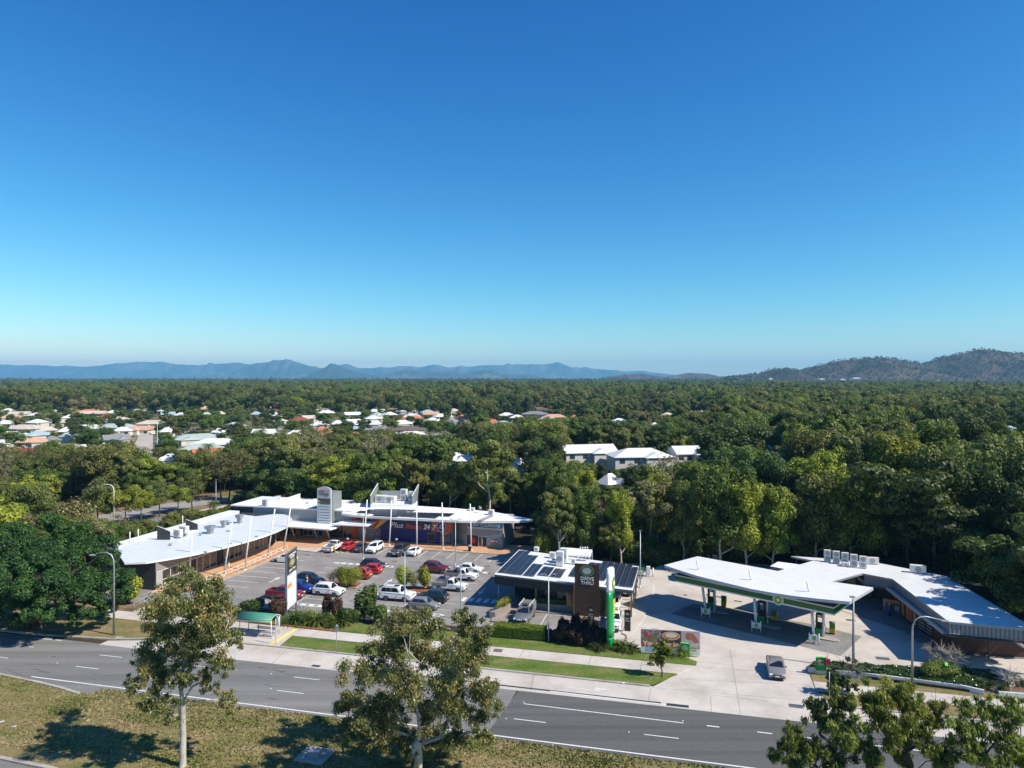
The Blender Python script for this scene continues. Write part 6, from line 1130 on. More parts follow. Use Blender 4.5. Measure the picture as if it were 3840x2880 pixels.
# ---------------- person between the blue SUV and the black SUV
def person(p, face):
    t = thing('person', 'woman in a peach top and pale trousers standing between two dark cars', 'person', p, face)
    skin = mat('skin', (.50, .30, .20), .6); me = bpy.data.meshes.new('body'); V = [(0, 0, .92), (0, 0, 1.12), (0, 0, 1.36), (0, 0, 1.47), (0, 0, 1.56), (0, .01, 1.66), (.09, 0, .86), (.10, .02, .48), (.11, 0, .08), (.11, .12, .04), (-.09, 0, .86), (-.10, -.03, .48), (-.12, -.1, .08), (-.12, .02, .04), (.17, 0, 1.38), (.22, .03, 1.12), (.16, .22, 1.05), (.13, .29, 1.06), (-.17, 0, 1.38), (-.23, -.02, 1.12), (-.22, .08, .90), (-.21, .12, .83)]
    E = [(0, 1), (1, 2), (2, 3), (3, 4), (4, 5), (0, 6), (6, 7), (7, 8), (8, 9), (0, 10), (10, 11), (11, 12), (12, 13), (2, 14), (14, 15), (15, 16), (16, 17), (2, 18), (18, 19), (19, 20), (20, 21)]
    me.from_pydata(V, E, []); rr = [.13, .115, .13, .055, .085, .09, .085, .058, .04, .035, .085, .058, .04, .035, .055, .042, .032, .03, .055, .042, .032, .03]
    o = link(bpy.data.objects.new('body', me), t); sk = o.modifiers.new('s', 'SKIN'); 
    for v, r in zip(me.skin_vertices[0].data, rr): v.radius = (r, r*.85)
    me.skin_vertices[0].data[0].use_root = True; sb = o.modifiers.new('d', 'SUBSURF'); sb.levels = sb.render_levels = 2; me.materials.append(skin)
    mb = MB(); mb.lathe([(.150, .95), (.135, 1.1), (.17, 1.3), (.175, 1.39), (.08, 1.46)], n=14); mb.build('top', mat('peach_top', (.62, .36, .28), .8), t)
    for s in (1, -1): mb = MB(); mb.tube([(s*.085, 0, .98), (s*.09, 0, .8), (s*.1, .02*s, .48), (s*.115, -.05 if s < 0 else 0, .12)], [.12, .115, .085, .07], 12); mb.build('trouser_leg', mat('pale_trousers', (.55, .55, .58), .8), t)
    mb = MB(); mb.lathe([(.105, 1.58), (.118, 1.66), (.10, 1.75), (.03, 1.785)], (0, -.02, 0), 14); mb.tube([(0, -.08, 1.62), (0, -.12, 1.45), (0, -.11, 1.25)], [.09, .08, .04], 10); mb.build('hair', mat('light_brown_hair', (.20, .11, .05), .6), t)
    mb = MB(); mb.b2((-.02, .095, 1.63), (.02, .115, 1.66)); mb.build('nose', skin, t)
    return t
person(at(1151, 2200, .035), rad(-60))
# ================================================================ foliage
BARK = dict(pale=mat('pale_bark', (.42, .37, .31), .8, var=.35, scale=1.2), grey=mat('grey_bark', (.22, .20, .175), .85, var=.35, scale=2), dark=mat('dark_bark', (.05, .04, .03), .9, var=.3, scale=2), white=mat('white_bark', (.46, .42, .36), .75, var=.45, scale=1.5))
LEAF = dict(
 olive=leaf_mat('leaf_olive', (0.067, 0.078, 0.020), (0.128, 0.144, 0.034), (0.232, 0.244, 0.067)),
 green=leaf_mat('leaf_green', (0.051, 0.078, 0.013), (0.095, 0.137, 0.022), (0.177, 0.226, 0.041)),
 dark=leaf_mat('leaf_dark', (0.027, 0.046, 0.010), (0.054, 0.085, 0.016), (0.116, 0.165, 0.037)),
 lime=leaf_mat('leaf_lime', (0.122, 0.159, 0.017), (0.220, 0.262, 0.029), (0.366, 0.384, 0.055)),
 brown=leaf_mat('leaf_brown', (0.085, 0.081, 0.030), (0.140, 0.132, 0.051), (0.232, 0.213, 0.091)),
 gum=leaf_mat('leaf_gum', (0.061, 0.076, 0.022), (0.152, 0.171, 0.046), (0.317, 0.268, 0.104), rough=.4, spec=.5, hue=.01),
 gumr=leaf_mat('leaf_gum_red', (.06, .072, .02), (.14, .155, .042), (.33, .24, .10), rough=.38, spec=.5, hue=.01),
 fig=leaf_mat('leaf_fig', (0.015, 0.041, 0.010), (0.034, 0.085, 0.017), (0.073, 0.152, 0.030), hue=.005),
 yellow=leaf_mat('leaf_yellow', (.10, .13, .015), (.25, .27, .03), (.42, .38, .05), hue=.01),
 red=leaf_mat('leaf_red', (.03, .012, .012), (.07, .03, .02), (.13, .08, .04), hue=.01),
 frond=leaf_mat('leaf_frond', (.04, .075, .015), (.085, .13, .03), (.20, .22, .06), hue=.01),
 hedge=leaf_mat('leaf_hedge', (.035, .07, .010), (.09, .15, .015), (.25, .29, .03), hue=.005))
def np_mesh(name, V, Fq, tint, m):
    """quads from flat arrays; tint per vertex"""
    me = bpy.data.meshes.new(name); nv, nf = len(V), len(Fq)
    me.vertices.add(nv); me.vertices.foreach_set('co', V.astype(np.float32).ravel()); me.loops.add(nf*4); me.loops.foreach_set('vertex_index', Fq.astype(np.int32).ravel())
    me.polygons.add(nf); me.polygons.foreach_set('loop_start', np.arange(0, nf*4, 4, dtype=np.int32)); me.materials.append(m)
    a = me.attributes.new('tint', 'FLOAT', 'POINT'); a.data.foreach_set('value', tint.astype(np.float32)); me.update(calc_edges=True); return me
def leaves(rs, cl, n, size, asp=1.7, droop=0.0, flat=0.0, shell=.55, up=.35, jit=.42):
    """leaf quads through clumps. cl: array of (x,y,z,rx,ry,rz,tint); returns verts, tint"""
    w = cl[:, 3]*cl[:, 4]+.02; idx = rs.choice(len(cl), n, p=w/w.sum()); c = cl[idx]
    d = rs.normal(size=(n, 3)); d /= np.linalg.norm(d, axis=1)[:, None]; r = (shell+(1-shell)*rs.random(n))[:, None]*np.where(rs.random(n) < .85, 1, rs.random(n))[:, None]
    p = c[:, :3]+d*r*c[:, 3:6]; nn = d*np.array([1, 1, 1])+rs.normal(size=(n, 3))*jit+np.array([0, 0, up]); nn[:, 2] += flat; nn /= np.linalg.norm(nn, axis=1)[:, None]
    t = rs.normal(size=(n, 3)); t[:, 2] -= droop*2.5; t -= nn*(t*nn).sum(1)[:, None]; t /= np.linalg.norm(t, axis=1)[:, None]+1e-9; b = np.cross(nn, t)
    s = (size*(.65+.7*rs.random(n)))[:, None]; L = t*s*asp/2; B = b*s/2
    V = np.stack([p-L, p-B*1.0+L*.05, p+L, p+B*1.0+L*.05], 1).reshape(-1, 3)
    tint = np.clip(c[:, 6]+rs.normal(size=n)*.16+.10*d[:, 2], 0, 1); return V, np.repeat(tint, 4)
def crown_mesh(name, rs, cl, n, size, m, **k):
    V, t = leaves(rs, np.array(cl, dtype=float), n, size, **k); return np_mesh(name, V, np.arange(len(V)).reshape(-1, 4), t, m)
def skeleton(rs, h, r0, n, spread, h0=.35, lean=.04, up=.7, fork=2, wig=.05, topf=.95):
    """tapered trunk, limbs and forks; returns MB and the tips"""
    mb = MB(); tips = []; P = [Vector((0, 0, -.1))]; x = y = 0.0; K = 7
    for k in range(1, K+1): x += rs.normal()*wig*h*.18+lean*h/K*rs.normal()*.5; y += rs.normal()*wig*h*.18; P.append(Vector((x, y, h*topf*k/K)))
    mb.tube([P[0], P[0]+Vector((0, 0, .25))]+P[1:], [r0*1.5, r0*1.1]+[r0*(1-.85*k/K) for k in range(1, K+1)], 7, cap=False)
    def pt(f): f = f*K/topf if f*K/topf < K-.01 else K-.01; i = int(f); return P[i].lerp(P[i+1], f-i)
    for k in range(n):
        f = h0+(topf-h0-.05)*((k+.5)/n)**.85; a = k*2.4+rs.random()*1.2; b0 = pt(f); L = spread*h*(1-.45*(f-h0)/(1-h0))*(.7+.5*rs.random()); d = Vector((math.cos(a), math.sin(a), 0)); rb = r0*(1-.85*f)*.6
        m1 = b0+d*L*.5+Vector((0, 0, L*up*.45)); e = b0+d*L+Vector((rs.normal()*.1*L, rs.normal()*.1*L, L*up*1.05)); mb.tube([b0, m1, e], [rb, rb*.7, rb*.25], 5, cap=False); tips.append(e)
        for j in range(fork):
            a2 = a+rs.normal()*.8; e2 = m1+Vector((math.cos(a2), math.sin(a2), 0))*L*.5+Vector((0, 0, L*(.3+.5*rs.random())))
            mb.tube([m1, (m1+e2)/2+Vector((0, 0, .05*L)), e2], [rb*.5, rb*.35, rb*.15], 4, cap=False); tips.append(e2)
    tips.append(P[-1]); return mb, tips
PROTO = {}
def proto(key, kind, seed, h, leaf, bark, n, size, **o):
    rs = np.random.RandomState(seed); g = o.get
    if kind == 'palm':
        mb = MB(); mb.tube([(0, 0, 0), (.1, 0, h*.4), (.05, .05, h*.82)], [.2, .15, .12], 8); V = []; T = []
        for k in range(g('fr', 18)):
            a = k*2.399; el = rad(65-85*((k+.5)/g('fr', 18))); L = 2.6*h/8+1.2; d = Vector((math.cos(a), math.sin(a), 0)); px = Vector((-d.y, d.x, 0)); q = Vector((.05, .05, h*.82)); seg = 9; tt = .4+.5*rs.random()
            for s in range(seg):
                e2 = el-s*rad(13); st = (d*math.cos(e2)+Vector((0, 0, math.sin(e2))))*L/seg; q2 = q+st; w = .55*math.sin(math.pi*(s+.8)/(seg+1))+.1
                for sg in (-1, 1):
                    for u in (0, .5): a0 = q+st*u; V += [a0, a0+st*.4, a0+st*.75+px*sg*w-Vector((0, 0, w*.45)), a0+st*.55+px*sg*w-Vector((0, 0, w*.5))]; T += [tt+rs.normal()*.1]*4
                q = q2
        me = np_mesh('crown', np.array([tuple(v) for v in V]), np.arange(len(V)).reshape(-1, 4), np.clip(np.array(T), 0, 1), LEAF[leaf]); cl = []
    else:
        if kind == 'gum': mb, tips = skeleton(rs, h, h*.016+.03, 7, g('spread', .26), g('h0', .4), up=.8); rr = (.075*h, .065*h, .055*h)
        elif kind == 'round': mb, tips = skeleton(rs, h, h*.02+.03, 7, g('spread', .34), g('h0', .28), up=.45); rr = (.13*h, .13*h, .10*h)
        elif kind == 'tall': mb, tips = skeleton(rs, h, h*.014+.03, 15, g('spread', .19), g('h0', .12), up=.75, wig=.07); rr = (.07*h, .07*h, .085*h)
        elif kind == 'bare': mb, tips = skeleton(rs, h, h*.018+.03, 9, g('spread', .36), g('h0', .2), up=.8, fork=5, wig=.08); rr = (.06*h, .06*h, .05*h)
        elif kind == 'umbrella': mb, tips = skeleton(rs, h, h*.02+.03, 8, g('spread', .42), g('h0', .45), up=.35); rr = (.13*h, .13*h, .06*h)
        if kind == 'bare':
            t2 = list(tips)
            for p in t2:
                for j in range(6): a, e = rs.random()*6.28, .2+rs.random(); q = p+Vector((math.cos(a), math.sin(a), e))*h*(.05+.06*rs.random()); mb.tube([p, q], [.02, .008], 3, cap=False); tips.append(q)
        cl = []
        for p in tips:
            for j in range(g('sub', 2)):
                s = .75+.6*rs.random(); o_ = rs.normal(size=3)*np.array(rr)*.75; cl.append((p.x+o_[0], p.y+o_[1], p.z+o_[2]*.7, rr[0]*s, rr[1]*s, rr[2]*s, .25+.5*rs.random()))
        me = crown_mesh('crown', rs, cl, n, size, LEAF[leaf], droop=g('droop', .3), asp=g('asp', 1.5), shell=g('shell', .68))
    tm = bpy.data.meshes.new('trunk'); tm.from_pydata(mb.v, [], mb.f); tm.materials.append(BARK[bark]); tm.polygons.foreach_set('use_smooth', [True]*len(tm.polygons)); tm.update()
    PROTO[key] = (tm, me, h, kind, leaf, bark)
S1 = 1.0
for i, a in enumerate([('gum', 12, 'olive', 'pale'), ('gum', 13, 'olive', 'white'), ('gum', 12, 'green', 'pale'), ('gum', 11, 'brown', 'grey')]): proto('gum%d' % i, a[0], 11+i, a[1], a[2], a[3], 12500, .235, droop=.6, asp=1.9)
for i, a in enumerate([(10, 'green'), (9, 'dark'), (10, 'olive'), (9, 'brown')]): proto('round%d' % i, 'round', 31+i, a[0], a[1], 'grey', 12500, .235)
for i, a in enumerate([(14, 'lime'), (14, 'green'), (15, 'olive'), (14, 'dark')]): proto('tall%d' % i, 'tall', 51+i, a[0], a[1], 'pale' if i < 3 else 'grey', 13500, .235, droop=.8, asp=1.8)
for i, lf in enumerate(('olive', 'lime')): proto('street%d' % i, 'round', 61+i, 8, lf, 'dark', 9000, .2, h0=.36, spread=.30)
proto('umb0', 'umbrella', 71, 9, 'green', 'dark', 9000, .24); proto('umb1', 'umbrella', 72, 9, 'dark', 'dark', 9000, .26); proto('umb2', 'umbrella', 73, 8, 'lime', 'dark', 8000, .22)
proto('bare0', 'bare', 81, 9, 'brown', 'pale', 900, .2); proto('bare1', 'bare', 82, 10, 'brown', 'white', 1800, .22)
proto('palm0', 'palm', 91, 9, 'green', 'grey', 0, 0); proto('palm1', 'palm', 92, 7, 'frond', 'grey', 0, 0, fr=22)
KIDS = {'gum': 'gum tree', 'round': 'round crowned tree', 'tall': 'tall narrow tree', 'umbrella': 'spreading tree', 'bare': 'leafless grey tree', 'palm': 'palm'}
NAME = {'gum': 'gum_tree', 'round': 'broadleaf_tree', 'tall': 'paperbark_tree', 'umbrella': 'spreading_tree', 'bare': 'bare_tree', 'palm': 'palm_tree'}
TONE = {'olive': 'olive green', 'green': 'mid green', 'brown': 'brownish', 'dark': 'dark green', 'lime': 'yellow green', 'frond': 'pale green'}
def plant(key, x, y, h, rz, label, group, w=1.0):
    tm, me, h0, kind, leaf, bark = PROTO[key]; s = h/h0; t = bpy.data.objects.new(NAME[kind], None); COL.objects.link(t); t.location = (x, y, 0); t.rotation_euler = (0, 0, rz); t.scale = (s*w, s*w, s)
    t.empty_display_size = .3; t['label'] = label; t['category'] = 'palm tree' if kind == 'palm' else 'tree'; 
    if group: t['group'] = group
    for nm, d in (('trunk', tm), ('crown', me)): o = bpy.data.objects.new(nm, d); COL.objects.link(o); o.parent = t
    return t
# ================================================================ houses beyond the bush
RC = dict(w=('white', (.72, .72, .71)), c=('cream', (.55, .47, .38)), o=('orange', (.50, .16, .07)), r=('red brown', (.26, .06, .035)), b=('brown', (.14, .105, .09)), g=('grey', (.25, .25, .25)), l=('pale blue', (.36, .46, .50)), n=('bright orange', (.52, .17, .08)), p=('peach', (.58, .34, .22)), e=('pale green', (.42, .48, .42)), k=('dark grey', (.07, .07, .075)))
wall_c = mat('house_wall', (.62, .58, .52), .8, var=.1, scale=.5); win_d = mat('house_window', (.04, .05, .06), .2)
HOUSES = []     # (x, y, screen x, roof top py, roof bottom py, half width px)
def house(px, py, wpx, code, z=3.9, rs=random.Random(5), name='house', label=None, storeys=1, group='suburban houses beyond the bush', rz=None):
    p = at(px, py, z); Wd = max(6.5, min(26, wpx*p.y/F)); D = Wd*(.62 if Wd > 14 else .8); cn, cc = RC[code]; rz = A+rs.choice([.35, .5, .7, .2, .9]) if rz is None else rz+.42
    h = 2.7*storeys; rh = z-h+.9 if storeys == 1 else 2.2; t = thing(name, label, 'house', (p.x, p.y+D*.3, 0), rz, group); rm = ribbed('tin_'+cn.replace(' ', '_'), cc, .4, 'X', rough=.45, depth=.15, dark=.9) if code in 'wlegk' else mat('tile_'+cn.replace(' ', '_'), cc, .8, var=.25, scale=1.5)
    mb = MB(); mb.b2((-Wd/2+.5, -D/2+.5, 0), (Wd/2-.5, D/2-.5, h)); mb.build('wall', wall_c, t); rd = min(Wd, D)/2; rl = max(0, Wd/2-D/2)+.15; gable = rs.random() < .25
    mb = MB(); e = h-.02; top = h+rh; n = mb.pts([(-Wd/2, -D/2, e), (Wd/2, -D/2, e), (Wd/2, D/2, e), (-Wd/2, D/2, e), (-(Wd/2 if gable else rl), 0, top), ((Wd/2 if gable else rl), 0, top)])
    for q in ((0, 1, 5, 4), (1, 2, 5), (2, 3, 4, 5), (3, 0, 4), (3, 2, 1, 0)): mb.face([n+i for i in q])
    x0 = Wd*.18*rs.choice([1, -1]); w2 = Wd*.2; n = mb.pts([(x0-w2, -D/2-2.2, e), (x0+w2, -D/2-2.2, e), (x0+w2, -D*.1, e), (x0-w2, -D*.1, e), (x0, -D/2-2.2+w2*.5, e+rh*.62), (x0, -D*.02, e+rh*.62)])
    for q in ((0, 1, 4), (1, 2, 5, 4), (3, 0, 4, 5)): mb.face([n+i for i in q])
    mb.build('roof', rm, t); mb = MB(); mb.b2((x0-w2+.4, -D/2-1.8, 0), (x0+w2-.4, -D/2+.45, e-.03)); mb.build('porch_wall', wall_c, t)
    mb = MB(); mb.b2((x0-w2*.5, -D/2-1.83, .1), (x0+w2*.5, -D/2-1.79, 2.2)); mb.build('garage_door', mat('garage_pale', (.5, .48, .44), .6), t)
    for s in range(storeys):
        for fx in (-.36, -.12, .3): 
            if abs(fx*Wd-x0) > w2+.7: mb = MB(); mb.b2((fx*Wd-.8, -D/2+.46, .9+2.7*s), (fx*Wd+.8, -D/2+.49, 2.1+2.7*s)); mb.build('window', win_d, t)
    HOUSES.append((p.x, p.y, px, H and 1416+(H-top)*F/p.y, 1416+(H-h*.6)*F/p.y, Wd/2*F/p.y)); return t
L1 = [(615, 535, 90, 'w'), (920, 530, 110, 'w'), (1300, 520, 100, 'w'), (1200, 542, 200, 'e'), (330, 580, 150, 'w'), (300, 640, 110, 'w'), (190, 690, 230, 'c'), (390, 705, 110, 'c'), (80, 750, 200, 'w'), (300, 745, 160, 'l'), (15, 815, 90, 'w'), (250, 800, 200, 'p'), (110, 900, 330, 'r'), (740, 550, 130, 'o'), (790, 565, 150, 'c'), (920, 590, 120, 'r'), (990, 615, 140, 'c'), (740, 690, 200, 'w'), (930, 680, 150, 'e'), (1050, 680, 150, 'e'), (1300, 650, 190, 'c'), (590, 600, 100, 'w'), (80, 600, 130, 'p'), (30, 650, 110, 'w'), (1670, 775, 360, 'e'), (1840, 815, 300, 'w'), (1720, 860, 260, 'e'), (1760, 905, 190, 'o'), (600, 870, 150, 'w'), (900, 850, 120, 'w'), (1790, 525, 120, 'w'), (1720, 530, 80, 'p'), (2100, 480, 80, 'w'), (430, 790, 90, 'g'), (1220, 700, 120, 'p'), (1620, 700, 80, 'b'), (1880, 720, 80, 'w'), (150, 570, 120, 'c'), (1450, 950, 100, 'w')]
L2 = [(140, 490, 140, 'w'), (130, 520, 100, 'w'), (230, 498, 120, 'o'), (290, 515, 110, 'r'), (385, 500, 110, 'c'), (430, 515, 110, 'b'), (130, 545, 120, 'r'), (155, 580, 110, 'w'), (180, 630, 110, 'c'), (590, 532, 160, 'c'), (600, 560, 110, 'w'), (370, 620, 130, 'r'), (455, 605, 110, 'c'), (540, 660, 120, 'w'), (620, 740, 140, 'n'), (560, 705, 100, 'n'), (770, 690, 170, 'l'), (850, 545, 100, 'w'), (840, 575, 130, 'w'), (830, 640, 100, 'w'), (960, 655, 160, 'w'), (1030, 700, 170, 'g'), (850, 755, 120, 'n'), (1190, 530, 120, 'p'), (1300, 545, 150, 'w'), (1340, 590, 110, 'w'), (1260, 622, 120, 'n'), (1370, 605, 110, 'n'), (1250, 650, 150, 'w'), (1260, 700, 270, 'b'), (1330, 750, 220, 'w'), (1480, 555, 100, 'l'), (1510, 572, 100, 'p'), (1610, 590, 130, 'w'), (1700, 545, 100, 'c'), (1700, 635, 90, 'g'), (1780, 600, 70, 'n'), (1520, 625, 90, 'w'), (2165, 580, 110, 'w'), (2050, 640, 80, 'n'), (2130, 655, 140, 'l'), (1150, 575, 90, 'w'), (700, 650, 90, 'w'), (930, 690, 90, 'w'), (1830, 660, 60, 'w')]
L3 = [(290, 530, 190, 'b'), (200, 570, 180, 'g'), (370, 595, 160, 'p'), (310, 625, 150, 'w'), (800, 645, 100, 'w'), (930, 632, 110, 'w'), (1240, 670, 90, 'w'), (1350, 580, 90, 'c'), (1600, 565, 110, 'w'), (45, 600, 100, 'w'), (540, 600, 60, 'n'), (520, 535, 60, 'w'), (1150, 560, 60, 'o')]
spec = [(x/2.304, 1300+y/2.304, w/2.304*1.35, c) for x, y, w, c in L1]+[(960+x/2.304, 1300+y/2.304, w/2.304*1.35, c) for x, y, w, c in L2]+[(1920+x/2.304, 1300+y/2.304, w/2.304*1.35, c) for x, y, w, c in L3]
rx = random.Random(12)
for _ in range(400):
    q = (rx.uniform(10, 1720), rx.choice([rx.uniform(1522, 1560), rx.uniform(1545, 1640)])); w = rx.uniform(34, 60)*(q[1]-1416)/130
    if len(spec) < 128 and all(abs(q[0]-s_[0]) > (w+s_[2])*.42 or abs(q[1]-s_[1]) > 11 for s_ in spec) and not (470 < q[0] < 600) and not (880 < q[0] < 960 and q[1] > 1560): spec.append((q[0], q[1], w, rx.choice('wwwwwcgle')))
spec.sort(key=lambda s: (s[1])); rows = [spec[i::1] for i in (0,)]
ordn = ['first', 'second', 'third', 'fourth', 'fifth', 'sixth', 'seventh', 'eighth', 'ninth', 'tenth', 'eleventh', 'twelfth', 'thirteenth', 'fourteenth', 'fifteenth', 'sixteenth', 'seventeenth', 'eighteenth', 'nineteenth', 'twentieth']
band = lambda py: 'farthest' if py < 1533 else ('second farthest' if py < 1560 else ('middle' if py < 1590 else ('second nearest' if py < 1625 else 'nearest')))
cnt = {}; byb = {}
for s in spec: byb.setdefault((band(s[1]), s[3]), []).append(s)
SPLAB = {}
for (b, c), l in byb.items():
    for i, s in enumerate(sorted(l)): SPLAB[s] = RC[c][0]+' roofed house, '+((ordn[i] if i < 20 else str(i+1)+'th')+' from the left of its colour' if len(l) > 1 else 'only one of its colour')+' in the '+b+' row'
for s in spec: house(*s, label=SPLAB[s])
GA = 'white apartment blocks among the trees'
house(2205, 1690, 212, 'w', 8.6, label='long white roofed apartment block, left of the three near ones', storeys=3, group=GA, rz=A+.05, name='apartment_block'); house(2405, 1708, 235, 'w', 8.4, label='middle white apartment block with a wide hipped roof', storeys=3, group=GA, rz=A-.05, name='apartment_block')
house(2590, 1690, 138, 'w', 9.0, label='white apartment block with a dark arched gable, right of the three near ones', storeys=3, group=GA, rz=A, name='apartment_block'); house(2885, 1690, 95, 'w', 8.6, label='white roof corner showing between the trees above the fuel canopy', storeys=3, group=GA, name='apartment_block', rz=.5)
house(3800, 1618, 100, 'l', 8.0, label='white and grey apartment block at the far right edge', storeys=3, group=GA, name='apartment_block', rz=.2); house(1745, 1715, 110, 'w', 6.2, label='white house glimpsed behind the tall pale gum', name='house', storeys=2, group=GA); house(1945, 1730, 60, 'w', 5.5, label='small white roof in the bush left of the apartment blocks', name='house', group=GA); house(2290, 1790, 80, 'w', 4.5, label='white house low in the bush below the apartment blocks', name='house', group=GA)
# far white buildings standing above the tree line toward the horizon
rs = random.Random(9)
for i, (px, py, w) in enumerate(((18, 1436, 50), (60, 1434, 40), (120, 1434, 50), (140, 1431, 30), (85, 1441, 40), (250, 1431, 30), (322, 1430, 36), (388, 1430, 18), (525, 1430, 12), (1217, 1450, 24), (1300, 1433, 34), (1448, 1455, 28), (1615, 1431, 18), (2420, 1434, 20), (2395, 1442, 16), (2205, 1448, 14), (2890, 1419, 16), (3080, 1421, 30), (3210, 1418, 40), (3300, 1430, 22), (3395, 1427, 20), (3520, 1426, 14), (3160, 1422, 22), (2170, 1436, 14), (2600, 1463, 14))):
    Y = min(5000, (H-14.5)*F/(py-1416)) if py > 1426 else 2500; wd0 = .7; p = atY(px, py, Y); wd = w*Y/F*.75; t = thing('far_building', 'far white building, '+(ordn[i] if i < 20 else ['twenty first', 'twenty second', 'twenty third', 'twenty fourth', 'twenty fifth'][i-20])+' toward the horizon', 'building', (p.x, Y, 0), 0, 'far white buildings toward the horizon')
    mb = MB(); mb.b2((-wd/2, -wd*.3, max(0, p.z-5)), (wd/2, wd*.3, p.z-1)); mb.build('wall', wall_c, t); mb = MB(); z = p.z-1; n = mb.pts([(-wd*.55, -wd*.35, z), (wd*.55, -wd*.35, z), (wd*.55, wd*.35, z), (-wd*.55, wd*.35, z), (-wd*.2, 0, z+1.2+wd*.05), (wd*.2, 0, z+1.2+wd*.05)]); [mb.face([n+k for k in q]) for q in ((0, 1, 5, 4), (1, 2, 5), (2, 3, 4, 5), (3, 0, 4))]; mb.build('roof', mat('far_roof', (.75, .75, .74), .6), t)
for i, (px, py, kind, col, lab) in enumerate(((600, 1663, 'pickup', 'white', 'white pickup parked beside the suburban street'), (523, 1607, 'suv', 'black', 'dark car in front of the garage at the end of the suburban street'), (575, 1612, 'suv', 'black', 'dark car right of the end of the suburban street'), (432, 1660, 'hatch', 'maroon', 'maroon car left of the suburban street'), (635, 1660, 'suv', 'grey', 'grey car behind the white pickup in the suburb'), (1843, 1610, 'sedan', 'navy', 'dark car by the pale blue roofed house far back'))):
    p = at(px, py, .1); car(kind, col, lab, (p.x, p.y, .1), A+rs.choice([0, 1.5, .3]), 'cars in the suburb')
for i, (px, py) in enumerate(((490, 1668), (495, 1674), (487, 1712), (485, 1722), (592, 1710), (592, 1714), (500, 1640))):
    p = at(px, py, 0); t = thing('wheelie_bin', 'green wheelie bin on the suburban kerb, '+ordn[i]+' of seven' , 'wheelie bin', (p.x, p.y, .1), 0, 'wheelie bins on the suburban kerb'); mb = MB(); mb.box((0, 0, .5), (.55, .6, 1.0), taper=1.15); mb.build('body', mat('bin_green', (.02, .12, .05), .5), t); mb = MB(); mb.box((0, 0, 1.06), (.66, .7, .1)); mb.build('lid', mat('bin_lid', (.5, .3, .03) if i % 2 else (.03, .16, .06), .5) if False else mat('bin_lid%d' % (i % 2), (.5, .3, .03) if i % 2 else (.03, .16, .06), .5), t)
# ================================================================ where the trees stand
def sx(x, y): return 1920+x*F/y
def sy(z, y): return 1416+(H-z)*F/y
CLEAR = []   # further windows that stay open: (px0, px1, py limit, nearer than Y): no crown may rise above py limit there
for (hx, hy, px, top, bot, hw) in HOUSES: CLEAR.append((px-hw*.85, px+hw*.85, bot if hw < 30 or hy > 260 else bot+14, hy-3))
CLEAR += [(1860, 2012, 1985, 152), (490, 580, 1668, 420), (500, 575, 1730, 262), (440, 500, 1690, 290), (230, 1010, 1925, 178), (230, 620, 1960, 166)]
def in_poly(px, py, P):
    s = False
    for i in range(len(P)):
        (x0, y0), (x1, y1) = P[i], P[i-1]
        if (y0 > py) != (y1 > py) and px < (x1-x0)*(py-y0)/(y1-y0)+x0: s = not s
    return s
wv = lambda *q: [tuple(W(u, v).to_2d()) for u, v in q]
pxp = lambda *q: [tuple(at(*p).to_2d()) for p in q]
KEEP = [wv((-96, 55), (-96, 128), (-96, 141), (-32, 141), (-30, 129), (-27, 127), (-26, 116), (-8, 116), (-7, 119), (-3, 130), (14, 131), (70, 112), (70, 40), (-96, 40)),
        pxp((150, 2010), (150, 1950), (434, 1900), (642, 1868), (760, 1856), (1040, 1826), (1060, 1860), (860, 1900), (600, 1940), (150, 2100)), pxp((510, 1605), (580, 1605), (582, 1765), (480, 1765), (505, 1690), (428, 1692), (428, 1680), (508, 1668))]
KEEP += [[(x-w*.5-1, y-3), (x+w*.5+1, y-3), (x+w*.5+1, y+w*.8+3), (x-w*.5-1, y+w*.8+3)] for (x, y, px, t, b, hw) in HOUSES for w in (2*hw*y/F,)]
FOREST_R = [at(3900, 2400), at(3900, 2340), at(3560, 2155), at(3060, 2085)]
rb = np.random.RandomState(4); cells = {}; TR = []
def ok(x, y, r):
    for k in KEEP:
        if in_poly(x, y, k): return False
    cx, cy = int(x//8), int(y//8)
    for i in range(cx-2, cx+3):
        for j in range(cy-2, cy+3):
            for (a, b, q) in cells.get((i, j), ()):
                if (a-x)**2+(b-y)**2 < (r+q)**2: return False
    return True
def dens(y): return 1
def cap_h(x, y, r, h):
    px = sx(x, y); rp = r*F/y
    for (a, b, lim, Y) in CLEAR:
        if y < Y and px+rp*.8 > a and px-rp*.8 < b: h = min(h, H-(lim-1416)*y/F)
    return h
